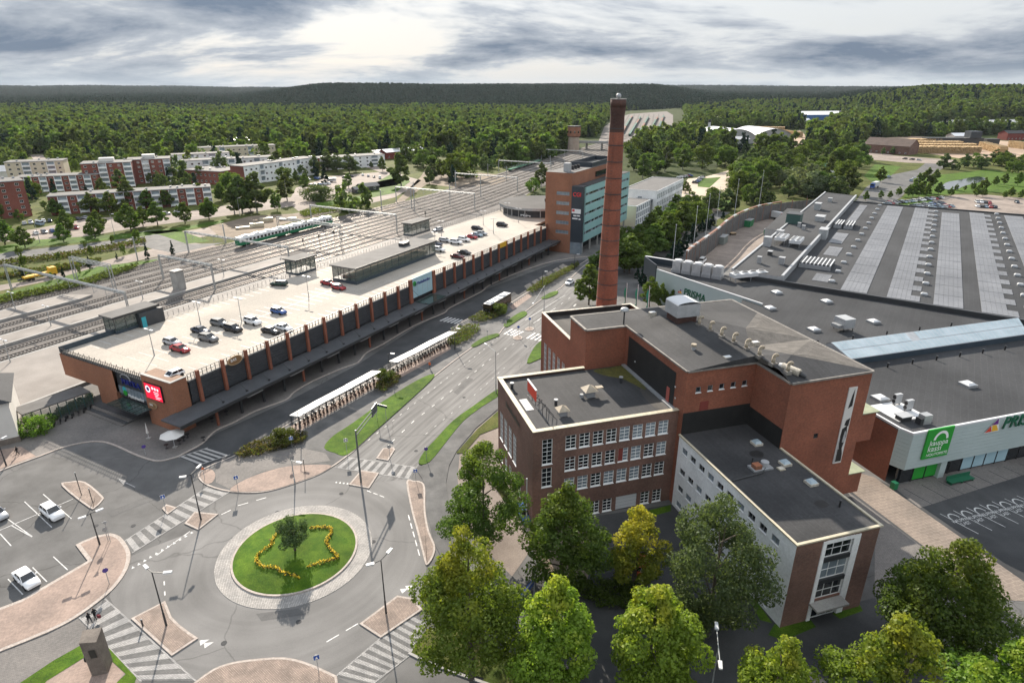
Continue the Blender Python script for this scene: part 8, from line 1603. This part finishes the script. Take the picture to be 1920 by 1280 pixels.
# ---- the big trees in front, each grown on its own
NEAR = [('large green linden leaning over the crossing at the lower centre', (884,1272), (868,1000), 96, 'linden', 'leaf_linden', 26000, .30, 'linden_tree'),
 ('dark open birch-like tree on the gravel left of the brick office', (908,1036), (888,834), 70, 'open', 'leaf_deep', 20000, .29, 'street_tree'),
 ('deep green linden in front of the brick office windows', (1052,1112), (1048,908), 76, 'linden', 'leaf_deep', 19000, .32, 'linden_tree'),
 ('tree turning golden in front of the garage door', (1188,1104), (1192,948), 52, 'open', 'leaf_gold', 9000, .30, 'linden_tree'),
 ('dark silvery green round tree before the white wing', (1325,1192), (1312,942), 92, 'round', 'leaf_dark', 24000, .28, 'willow_tree'),
 ('yellow topped linden beside the large green one', (1040,1312), (1042,1082), 80, 'linden', 'leaf_yellow', 20000, .33, 'linden_tree'),
 ('yellow topped linden at the bottom centre right', (1212,1322), (1208,1094), 84, 'linden', 'leaf_yellow', 20000, .33, 'linden_tree'),
 ('small yellow green treetop right of the silver lamp', (1430,1420), (1428,1198), 74, 'linden', 'leaf_yellow', 16000, .31, 'linden_tree'),
 ('wide fresh green treetop at the bottom right', (1636,1440), (1634,1158), 106, 'linden', 'leaf_linden', 22000, .32, 'linden_tree'),
 ('dark green linden beside the paved walk at the right', (1732,1250), (1722,1008), 104, 'linden', 'leaf_deep', 26000, .31, 'linden_tree'),
 ('treetop cut by the bottom right corner', (1852,1440), (1852,1192), 100, 'linden', 'leaf_linden', 20000, .32, 'linden_tree')]
for i, (lb, base, top, hw, prof, lm, n, sz, nm) in enumerate(NEAR):
    b = P(*base); H = topz(base, *top); dep = b.y*math.cos(PITCH)+(CAMH-H*.5)*math.sin(PITCH); Rr = hw/FPX*dep; zb = H*.2 if prof != 'round' else H*.12
    plant(nm, lb, 'tree', b, [('trunk', trunk(H, .28, zb*1.2, i, Rr=Rr)), ('crown', crown(prof, H, zb, Rr*1.05, n, sz, 100+i, lm, 92 if prof != 'open' else 62, .28 if prof != 'open' else .27, jag=.35))], 0, 1.0, 'big trees in the foreground')
b = Vector((RC.x+.2, RC.y-.6, .72)); plant('round_tree', 'small round tree in the middle of the roundabout', 'tree', b, [('trunk', trunk(5.2, .14, 2.2, 5, Rr=1.6)), ('crown', crown('round', 5.6, 1.5, 2.15, 7000, .2, 77, 'leaf_dark', 45, .36))])
# ---- shared kinds for everything farther off
def kind(prof, lm, n, sz, seed, H=10.0, Rr=3.0, zb=2.0, cl=40, cr=.32, bark='bark'): return [('trunk', trunk(H, .16*H/10, zb*1.1, seed, bark, 4, Rr)), ('crown', crown(prof, H, zb, Rr, n, sz, seed, lm, cl, cr))]
K = {'street': [kind('linden', 'leaf_street', 2200, .62, 201+i, 10, 3.3, 1.9) for i in range(3)], 'birch': [kind('birch', 'leaf_birch', 2400, .62, 211+i, 10, 2.6, 1.5, bark='birch_bark') for i in range(3)], 'round': [kind('round', 'leaf_street', 2200, .6, 221+i, 10, 4.2, 1.2) for i in range(2)], 'spruce': [kind('spruce', 'needle', 1800, .6, 231+i, 10, 2.0, .6, 46, .28) for i in range(2)], 'willow': [kind('round', 'leaf_willow', 2400, .6, 241, 10, 4.5, .8)], 'dark': [kind('birch', 'leaf_dark', 2200, .62, 251+i, 10, 3.1, 1.2) for i in range(2)]}
NT = {'street': ('street_tree','clipped green street tree'), 'birch': ('birch_tree','slender birch'), 'round': ('leafy_tree','broad leafy tree'), 'spruce': ('spruce_tree','dark spruce'), 'willow': ('willow_tree','silvery willow'), 'dark': ('leafy_tree','dark leafy tree')}
NTREE = 0
def tree(k, base, H, where, group, wf=1.0):
    global NTREE
    NTREE += 1; me = random.choice(K[k]); s = H/10; plant(NT[k][0], NT[k][1]+' '+where, 'tree', (base.x, base.y, base.z), me, random.uniform(0,6.28), (s*wf, s*wf, s), group)
def rowt(k, lst, ox, oy, where, group, wf=1.0, f=4.0):
    for x, yb, yt in lst: bp = (ox+x/f, oy+yb/f); H = max(2.0, topz(bp, bp[0], oy+yt/f)); tree(k, P(*bp), H, where, group, wf)
rowt('street', [(40,795,590),(190,815,660),(480,775,640),(510,700,535),(715,745,585),(745,690,540),(985,690,490),(1075,655,510),(1185,650,475),(1390,635,480),(1570,605,445)], 0, 260, 'in the front row along the car park', 'tree row along the railway car park', 1.3)
rowt('street', [(700,565,405),(840,565,400),(960,525,415),(1115,525,385),(1255,515,385),(1510,480,335),(1660,465,330),(420,575,450),(940,560,460)], 0, 260, 'close to the long brick block', 'trees before the long brick block', 1.3)
rowt('round', [(150,620,530),(290,450,330),(440,390,335),(340,540,465),(0,620,480),(1140,345,255),(1310,320,220),(250,290,190),(540,290,120)], 0, 260, 'between the apartment blocks', 'trees between the apartment blocks', .8)
rowt('street', [(130,690,525),(220,550,415),(640,620,475),(850,465,345),(1175,450,340),(1430,325,220),(1345,300,250),(785,405,315)], 360, 240, 'around the small car park', 'trees around the small car park')
rowt('birch', [(380,640,355),(490,635,335),(715,545,345),(320,645,430),(440,620,470),(1570,440,190),(615,375,210),(930,360,210),(540,230,170),(490,240,180)], 360, 240, 'around the small car park', 'birches around the small car park', 1.25)
rowt('dark', [(1180,335,185),(1090,330,190),(1020,320,180),(1230,330,240),(1800,388,265)], 360, 240, 'at the end of the small car park', 'dark trees by the small car park', 1.3)
rowt('spruce', [(1110,910,790),(1300,870,765),(880,905,850),(680,980,880),(180,1065,950),(480,1040,955),(1050,330,215),(1270,340,215),(905,370,300)], 0, 260, 'along the left side of the tracks', 'small spruces along the tracks', .9)
rowt('round', [(150,890,800),(190,980,870),(450,920,850),(690,890,800),(850,795,725),(930,880,790),(1035,800,680),(640,820,770),(390,1060,1000),(600,1020,960)], 0, 260, 'in the lower car park hedges', 'young trees in the lower car park', .55)
rowt('street', [(575,1245,945)], 960, 260, 'left of the chimney foot', 'avenue trees beside the chimney', 1.15); rowt('street', [(640,1000,840),(880,1010,725),(840,1000,760),(960,960,830),(1050,880,640),(980,800,710),(1150,820,555),(1270,720,475),(1330,560,395),(1405,595,505),(1300,405,320),(1190,640,480),(1120,760,640),(1000,900,720),(1230,560,420)], 960, 260, 'in the avenue right of the chimney', 'avenue trees right of the chimney', 1.5)
rowt('spruce', [(1200,925,775),(1240,880,760),(1290,830,700),(1350,775,640),(1420,700,600),(1460,680,585),(1500,645,565),(1580,605,545),(980,1100,960),(940,1050,970)], 960, 260, 'along the outside of the yard wall', 'spruces along the yard wall', 1.7)
rowt('street', [(1030,1260,1035),(1110,1270,1085),(1200,1275,1135),(1325,1300,1200)], 960, 260, 'before the far sign wall', 'young trees before the far sign wall', .9)
rowt('street', [(730,225,150),(840,212,150),(910,208,150),(975,192,120),(1050,195,105),(1085,195,85),(1130,198,90),(1185,195,100),(1275,180,85),(1370,192,120),(1410,150,100),(1560,195,110),(1610,195,115),(1770,208,150),(1820,198,120),(1890,212,140),(1530,150,80),(1610,150,50),(1700,112,40),(1770,105,20),(1870,112,10),(1475,150,110),(840,85,-30)], 1440, 320, 'around the supermarket car park and pond', 'trees around the supermarket car park')
rowt('birch', [(1170,165,-20),(1110,170,20),(1240,120,-10),(1320,-20,-100),(1420,0,-60)], 1440, 320, 'between the main street and the pond', 'birches by the pond')
rowt('willow', [(260,180,-60),(330,200,0),(170,130,-30),(60,120,-30)], 1440, 320, 'in the wood behind the yard wall', 'willows behind the yard wall', 1.2)
rowt('dark', [(860,520,465),(930,520,460)], 1440, 160, 'in front of the brick barn', 'trees before the brick barn', 1.0)
plant('round_bush', 'huge dark clipped bush beside the cycle path', 'bush', P(597,376), [('stems', trunk(6, .2, 1, 3, Rr=4)), ('foliage', crown('round', 8.5, .2, 7.2, 5000, .6, 301, 'leaf_dark', 60, .34))], 0, (1.25,.9,1))
rowt('round', [(340,960,820),(390,950,850),(1160,960,640),(1130,900,660)], 960-680, 170, 'near the ramp house', 'trees near the ramp house', .9) if False else None
for px, pb, pt, k in ((1000,362,333,'round'),(1015,352,305,'birch'),(993,357,338,'round'),(805,345,312,'dark')): tree(k, P(px,pb), max(4, topz((px,pb),px,pt)), 'behind the ramp house' if px > 900 else 'on the sandy field', 'trees near the ramp house')
# ---- woods: nearest trees stand as single trees, the rest as one forest
random.seed(11)
def scatter(pxpoly, n, kinds, hr, where, group, wf=1.0, mind=4.0):
    q = [(p.x, p.y) for p in PP(pxpoly)]; xs, ys = [a for a, b in q], [b for a, b in q]; pts = []; tries = 0
    while len(pts) < n and tries < n*60:
        tries += 1; x, y = random.uniform(min(xs), max(xs)), random.uniform(min(ys), max(ys))
        if inpoly(x, y, q) and all((x-a)**2+(y-b)**2 > mind**2 for a, b in pts): pts.append((x,y))
    for x, y in pts: tree(random.choice(kinds), Vector((x,y,hill(x,y)-.1)), random.uniform(*hr), where, group, wf)
scatter([(1180,340),(1250,335),(1300,318),(1370,318),(1370,300),(1330,285),(1240,280),(1180,300)], 34, ['birch','birch','round','dark'], (11,19), 'in the wood behind the white office', 'wood behind the white office', 1.25, 6)
scatter([(1400,398),(1470,385),(1590,380),(1600,350),(1560,318),(1480,300),(1400,305),(1385,350)], 52, ['birch','round','dark','dark','birch'], (10,18), 'in the wood behind the yard wall', 'wood behind the yard wall', 1.25, 6)
scatter([(1560,330),(1640,325),(1640,300),(1590,288),(1530,285),(1500,295)], 14, ['birch','dark','round'], (12,20), 'in the wood left of the main street', 'wood left of the main street', 1.3, 7)
scatter([(830,345),(960,318),(990,300),(1060,288),(1060,270),(900,270),(760,280),(620,300),(640,310),(790,312)], 40, ['birch','dark','round','birch','spruce'], (12,20), 'at the edge of the wood beyond the tracks', 'wood edge beyond the tracks', 1.3, 8)
scatter([(-20,300),(130,292),(300,275),(480,262),(620,268),(620,255),(300,255),(-20,275)], 26, ['birch','dark','round','birch'], (12,19), 'behind the apartment blocks', 'wood behind the apartment blocks', 1.35, 10)
scatter([(1730,316),(1960,300),(1960,332),(1860,322),(1780,324)], 22, ['dark','birch','round'], (8,13), 'between the log yard and the pond', 'trees between log yard and pond', 1.4, 6)
scatter([(60,400),(400,385),(620,345),(620,330),(420,330),(330,345),(170,365),(40,375),(-10,400)], 24, ['birch','round','spruce','dark'], (8,15), 'close to the apartment blocks', 'trees close to the apartment blocks', 1.2, 9)
scatter([(1135,500),(1180,452),(1260,408),(1330,380),(1345,392),(1290,440),(1230,488),(1170,518)], 26, ['street','round','dark'], (8,12), 'filling the avenue between office and yard wall', 'avenue trees between office and yard wall', 1.4, 4.5)
scatter([(1350,402),(1378,330),(1402,310),(1402,396)], 13, ['birch','dark','round'], (9,15), 'right of the gravel lane', 'trees right of the gravel lane', 1.3, 5)
print('single trees', NTREE)
mk = []
def far_kind(prof, lm, n, sz, seed, Rr, zb): me = crown(prof, 10, zb, Rr, n, sz, seed, lm, 26, .36, 'far_tree'); return me
KF = [far_kind('birch', 'leaf_birch', 420, 1.3, 401, 4.0, .8), far_kind('birch', 'leaf_birch', 420, 1.3, 402, 3.4, .8), far_kind('round', 'leaf_street', 460, 1.4, 403, 4.9, .4), far_kind('birch', 'leaf_dark', 420, 1.3, 404, 4.0, .6), far_kind('spruce', 'needle', 340, 1.2, 405, 2.5, .3), far_kind('round', 'leaf_birch', 420, 1.4, 406, 4.4, .5)]
KH = [far_kind('spruce', 'needle', 120, 2.4, 411, 2.9, .2), far_kind('spruce', 'needle', 120, 2.3, 412, 2.4, .2), far_kind('birch', 'needle', 120, 2.4, 413, 3.6, .2), far_kind('birch', 'needle', 120, 2.4, 414, 3.3, .2)]
YARD = [(1105,266),(1124,240),(1140,222),(1165,208),(1280,204),(1288,222),(1285,245),(1260,268)]
OPEN = [[(1310,245),(1515,242),(1525,285),(1400,285),(1320,275)], [(1485,218),(1585,216),(1590,228),(1545,235),(1560,262),(1660,284),(1640,300),(1560,282),(1510,240)], [(1620,258),(1930,252),(2100,262),(2100,440),(1580,440),(1600,300)], [(1700,236),(1920,232),(1920,250),(1700,250)], [(170,372),(420,348),(540,340),(560,322),(640,306),(800,304),(840,345),(790,360),(0,560),(-900,560),(-900,372),(0,372)], [(1160,345),(1400,400),(1640,420),(1640,290),(1560,285),(1380,300),(1290,285),(1180,300)]]
OPEN += [[(50,292),(85,288),(118,332),(90,340)], [(1050,256),(1200,262),(1200,276),(1050,276)]]
def topx(x, y, z=0):
    c, s = math.cos(PITCH), math.sin(PITCH); dz = z-CAMH; dep = y*c-dz*s; return 960+FPX*x/dep, 640-FPX*(y*s+dz*c)/dep
def forest(name, label, meshes, y0, y1, step, hr, seed, dens=1.0, wts=None):
    rng = random.Random(seed); V = []; S = []; y = y0
    while y < y1:
        st = step*(1+max(0, y-1500)/2600); w = y*.9+60; x = -w
        while x < w:
            X, Y = x+rng.uniform(-.48,.48)*st, y+rng.uniform(-.48,.48)*st; x += st
            px, py = topx(X, Y)
            if not -60 < px < 1990: continue
            if Y < 2300 and inpoly(px, py, YARD): continue
            if Y < 1500:
                if any(inpoly(px, py, q) for q in OPEN) or any(inpoly(X, Y, q) for q in FOOT): continue
                a, b = FS.inv(Vector((X,Y,0))); bb = b-rshift(a)
                if a < 1000 and 62 < bb < 127: continue
                if bb <= 62 and Y < 640: continue
            z = hill(X, Y)-.3; dn = .5+.5*math.sin(X*.013+1.3)*math.sin(Y*.009+.4)+rng.uniform(-.25,.25)
            near = Y < 640 and X < 0
            if rng.random() > (.22 if near else dens): continue
            h = rng.uniform(*hr)*(1+.12*dn)*(.75 if near else 1)*(1+max(0, Y-2600)/9000); V.append((X,Y,z)); S.append(h/10)
        y += st
    me = bpy.data.meshes.new(name); me.from_pydata(V, [], []); at = me.attributes.new('sc', 'FLOAT', 'POINT'); at.data.foreach_set('value', S)
    o = obj(name, me, None, kind='stuff'); tag(o, label, 'forest'); col = bpy.data.collections.new(name+'_kinds')
    for i, m_ in enumerate(meshes): q = bpy.data.objects.new('kind_%s_%d' % (name, i), m_); col.objects.link(q)
    gt = bpy.data.node_groups.new(name, 'GeometryNodeTree'); gt.interface.new_socket('Geometry', in_out='INPUT', socket_type='NodeSocketGeometry'); gt.interface.new_socket('Geometry', in_out='OUTPUT', socket_type='NodeSocketGeometry')
    gi, go = gt.nodes.new('NodeGroupInput'), gt.nodes.new('NodeGroupOutput'); ip = gt.nodes.new('GeometryNodeInstanceOnPoints'); ci = gt.nodes.new('GeometryNodeCollectionInfo'); ci.inputs['Collection'].default_value = col; ci.inputs['Separate Children'].default_value = True; ci.inputs['Reset Children'].default_value = True; ip.inputs['Pick Instance'].default_value = True
    rv = gt.nodes.new('FunctionNodeRandomValue'); rv.data_type = 'INT'; rv.inputs[4].default_value = 0; rv.inputs[5].default_value = len(meshes)-1; rr = gt.nodes.new('FunctionNodeRandomValue'); rr.data_type = 'FLOAT_VECTOR'; rr.inputs[0].default_value = (0,0,0); rr.inputs[1].default_value = (0,0,6.28); na = gt.nodes.new('GeometryNodeInputNamedAttribute'); na.data_type = 'FLOAT'; na.inputs[0].default_value = 'sc'
    lk = gt.links.new; lk(gi.outputs[0], ip.inputs['Points']); lk(ci.outputs[0], ip.inputs['Instance']); lk(rv.outputs[2], ip.inputs['Instance Index']); lk(rr.outputs[0], ip.inputs['Rotation']); lk(na.outputs[0], ip.inputs['Scale']); lk(ip.outputs[0], go.inputs[0])
    md = o.modifiers.new('trees', 'NODES'); md.node_group = gt; print(name, len(V)); return o
forest('near_wood', 'mixed green wood behind the town up to the foot of the hills', KF, 330, 1350, 9.2, (10,23), 21, .92)
forest('mid_wood', 'darkening mixed wood across the plain before the hills', KF+KH[:2], 1350, 1950, 10.5, (9,20), 22, .95)
forest('far_forest', 'dark spruce forest covering the hills along the horizon', KH, 1950, 8200, 12, (12,20), 23, 1.0)
# ---- hedges, bushes, flowers
def hedge(name, label, pts, h, m, n, size=.28, z=.12, px=True, m2=None, group=None, cat='hedge'):
    q = [P(*p) for p in pts] if px else [Vector(p) for p in pts]; xy = [(p.x,p.y) for p in q]; c = Vector((sum(p.x for p in q)/len(q), sum(p.y for p in q)/len(q), z)); rng = np.random.default_rng(len(label)*7+n); o = thing(name, label, cat, c, group=group); xs, ys = [p[0] for p in xy], [p[1] for p in xy]; got = []
    while len(got) < n:
        x, y = rng.uniform(min(xs), max(xs)), rng.uniform(min(ys), max(ys))
        if inpoly(x, y, xy): got.append((x-c.x, y-c.y))
    g = np.array(got); bump = .72+.28*np.sin(g[:,0]*1.9+1)*np.cos(g[:,1]*2.3)+rng.normal(0,.06,n); zz = h*bump*rng.uniform(.15,1,n)**.45; pos = np.column_stack([g+rng.normal(0,.12,g.shape), zz]); nr = np.column_stack([rng.normal(0,.5,(n,2)), np.full(n,.7)])
    k = n*2//3 if m2 else n; obj('foliage', quad_mesh('foliage', leaves(rng, pos[:k], nr[:k], np.full(k,size)), m), o)
    if m2: obj('foliage', quad_mesh('foliage', leaves(rng, pos[k:], nr[k:], np.full(n-k,size)), m2), o)
    b = MB()
    for x, y in got[:40]: b.cyl((x,y,-.1), (x+.1,y+.05,h*.5), .035, .02, 4)
    obj('stems', b.mesh('stems', MT['bark']), o)
hedge('hedge', 'brown and green hedge with a tall bush at the roundabout end of the island', [(442,855),(470,835),(520,822),(560,812),(578,818),(570,832),(520,848),(480,858),(450,862)], 1.1, 'leaf_bronze', 5200, .24, m2='leaf_hedge')
plant('round_bush', 'tall green bush standing in the hedge beside the first shelter', 'bush', P(531,832,.12), [('stems', trunk(2, .06, .3, 2, Rr=1)), ('foliage', crown('round', 2.9, .1, 2.5, 2600, .26, 501, 'leaf_hedge', 30, .36))])
hedge('hedge', 'brown hedge clump between the two shelter groups', [(702,735),(712,708),(735,700),(752,708),(745,722),(720,738)], 1.1, 'leaf_bronze', 2600, .25, m2='leaf_hedge'); plant('round_bush', 'green bush in the hedge clump between the shelters', 'bush', P(722,714,.12), [('stems', trunk(2, .06, .3, 2, Rr=1)), ('foliage', crown('round', 2.8, .1, 1.9, 1600, .28, 502, 'leaf_hedge', 26, .36))])
hedge('hedge', 'rounded hedge beside the farthest bike shelter', [(838,648),(848,622),(880,612),(898,614),(900,622),(880,640),(855,652)], 1.3, 'leaf_hedge', 3200, .28, m2='leaf_bronze'); hedge('hedge', 'low wavy hedge in front of the bus', [(878,602),(900,590),(940,582),(952,574),(950,584),(930,600),(900,607)], 1.4, 'leaf_hedge', 3000, .28, m2='leaf_bronze'); plant('round_bush', 'taller bush in front of the bus side', 'bush', P(936,590,.12), [('stems', trunk(2, .06, .3, 2, Rr=1)), ('foliage', crown('round', 3.4, .1, 2.2, 1600, .3, 503, 'leaf_hedge', 26, .36))])
hedge('hedge', 'long hedge between bus lane and street beyond the bus', [(987,549),(1020,527),(1060,508),(1083,496),(1086,501),(1060,517),(1020,542),(996,553)], 1.7, 'leaf_hedge', 5200, .32, m2='leaf_bronze')
hedge('hedge', 'dark hedge behind the parked motorbikes', [(95,795),(135,775),(178,752),(172,745),(125,768),(90,788)], 1.5, 'leaf_dark', 3800, .26); plant('round_bush', 'big yellow green bush beside the cream house', 'bush', P(66,812,.12), [('stems', trunk(2, .06, .3, 2, Rr=1)), ('foliage', crown('round', 3.2, .1, 3.3, 3600, .26, 504, 'leaf_linden', 34, .34))])
for i, (pts, lb) in enumerate((([(0,492),(60,485),(150,472),(230,458),(272,448),(275,456),(200,472),(100,488),(0,500)],'long shrub strip in the lower car park, upper one'), ([(0,517),(100,503),(190,487),(188,495),(100,512),(0,524)],'long shrub strip in the lower car park, middle one'), ([(0,560),(60,548),(160,527),(200,512),(260,497),(255,505),(170,535),(60,558),(0,572)],'weedy shrub strip along the tracks'), ([(560,400),(640,385),(690,380),(640,396),(570,408)],'wild grass tuft strip beside the cycle path'))): hedge('shrub_strip', lb, pts, 1.6, 'leaf_hedge', 3200, .6, -.05, m2='leaf_birch' if i > 1 else 'leaf_bronze', cat='shrubs')
hedge('shrub_strip', 'dark shrubs along the foot of the brick office', [(925,905),(933,900),(985,965),(975,968)], 1.6, 'leaf_dark', 1600, .26, .02, cat='shrubs'); hedge('shrub_strip', 'shaded shrubs under the trees by the silver lamp', [(1065,1105),(1150,1090),(1260,1130),(1240,1160),(1120,1140)], 1.6, 'leaf_deep', 4500, .3, .02, cat='shrubs')
fl_ = thing('flower_bed', 'winding ribbon of yellow flowers on the roundabout lawn', 'flowers', RC+UP*.4); V = []; V2 = []; rng = np.random.default_rng(5)
for path in ([(180,140),(130,200),(110,260),(30,310),(5,370),(60,415),(150,420),(210,460),(325,490)], [(390,415),(480,380),(560,360),(612,330),(560,280),(530,220),(560,170),(560,120),(480,118),(410,130)]):
    q = [P(480+x/4, 960+y/4, .55) for x, y in smooth(path, 6)]
    for i in range(len(q)-1):
        for k in range(16): t = rng.uniform(); p = q[i].lerp(q[i+1], t)+Vector((rng.normal(0,.13),rng.normal(0,.13),0)); r = math.hypot(p.x-RC.x, p.y-RC.y)/RR; z = .2+.55*(1-r*r); (V if k < 11 else V2).append((p.x-fl_.location.x, p.y-fl_.location.y, z-fl_.location.z+rng.uniform(.12,.42)))
obj('flowers', quad_mesh('flowers', leaves(rng, np.array(V), np.tile([0,0,1.0],(len(V),1)), np.full(len(V),.16)), 'flower_yellow'), fl_, kind='stuff'); obj('flower_leaves', quad_mesh('flower_leaves', leaves(rng, np.array(V2)-np.array([0,0,.1]), np.tile([0,0,1.0],(len(V2),1)), np.full(len(V2),.24)), 'leaf_bronze'), fl_, kind='stuff')
# ---- one label for one thing: what still shares a label is told apart by its order across the view
ORD = 'first second third fourth fifth sixth seventh eighth ninth tenth eleventh twelfth thirteenth fourteenth fifteenth sixteenth seventeenth eighteenth nineteenth twentieth'.split()
def tops(): return [o for o in bpy.data.objects if o.parent is None and 'label' in o]
by = {}
for o in tops(): by.setdefault(o['label'], []).append(o)
def ordn(i):
    if i < 20: return ORD[i]
    n = i+1; return '%d%s' % (n, 'th' if 10 < n % 100 < 14 else {1:'st',2:'nd',3:'rd'}.get(n % 10, 'th'))
for lb, os_ in by.items():
    if len(os_) < 2: continue
    os_.sort(key=lambda o: topx(o.location.x, o.location.y)[0])
    for i, o in enumerate(os_): o['label'] = '%s, %s from the left' % (lb, ordn(i) if i else 'first')
# ---- air: a thin even haze over the whole place
m = MB(); m.prism([(-11500,-400),(11500,-400),(11500,9500),(-11500,9500)], -2.0, 150.0, 0, None, True); hz = m.build('haze', [], None); hz['kind'] = 'stuff'
hm = bpy.data.materials.new('haze_air'); hm.use_nodes = True; t = hm.node_tree; t.nodes.clear(); pv_ = N(t, 'ShaderNodeVolumePrincipled'); pv_.inputs['Color'].default_value = (0.78, 0.88, 1.0, 1); pv_.inputs['Density'].default_value = 0.000018; pv_.inputs['Anisotropy'].default_value = 0.2
oo = N(t, 'ShaderNodeOutputMaterial'); t.links.new(pv_.outputs[0], oo.inputs['Volume']); hz.data.materials.append(hm)
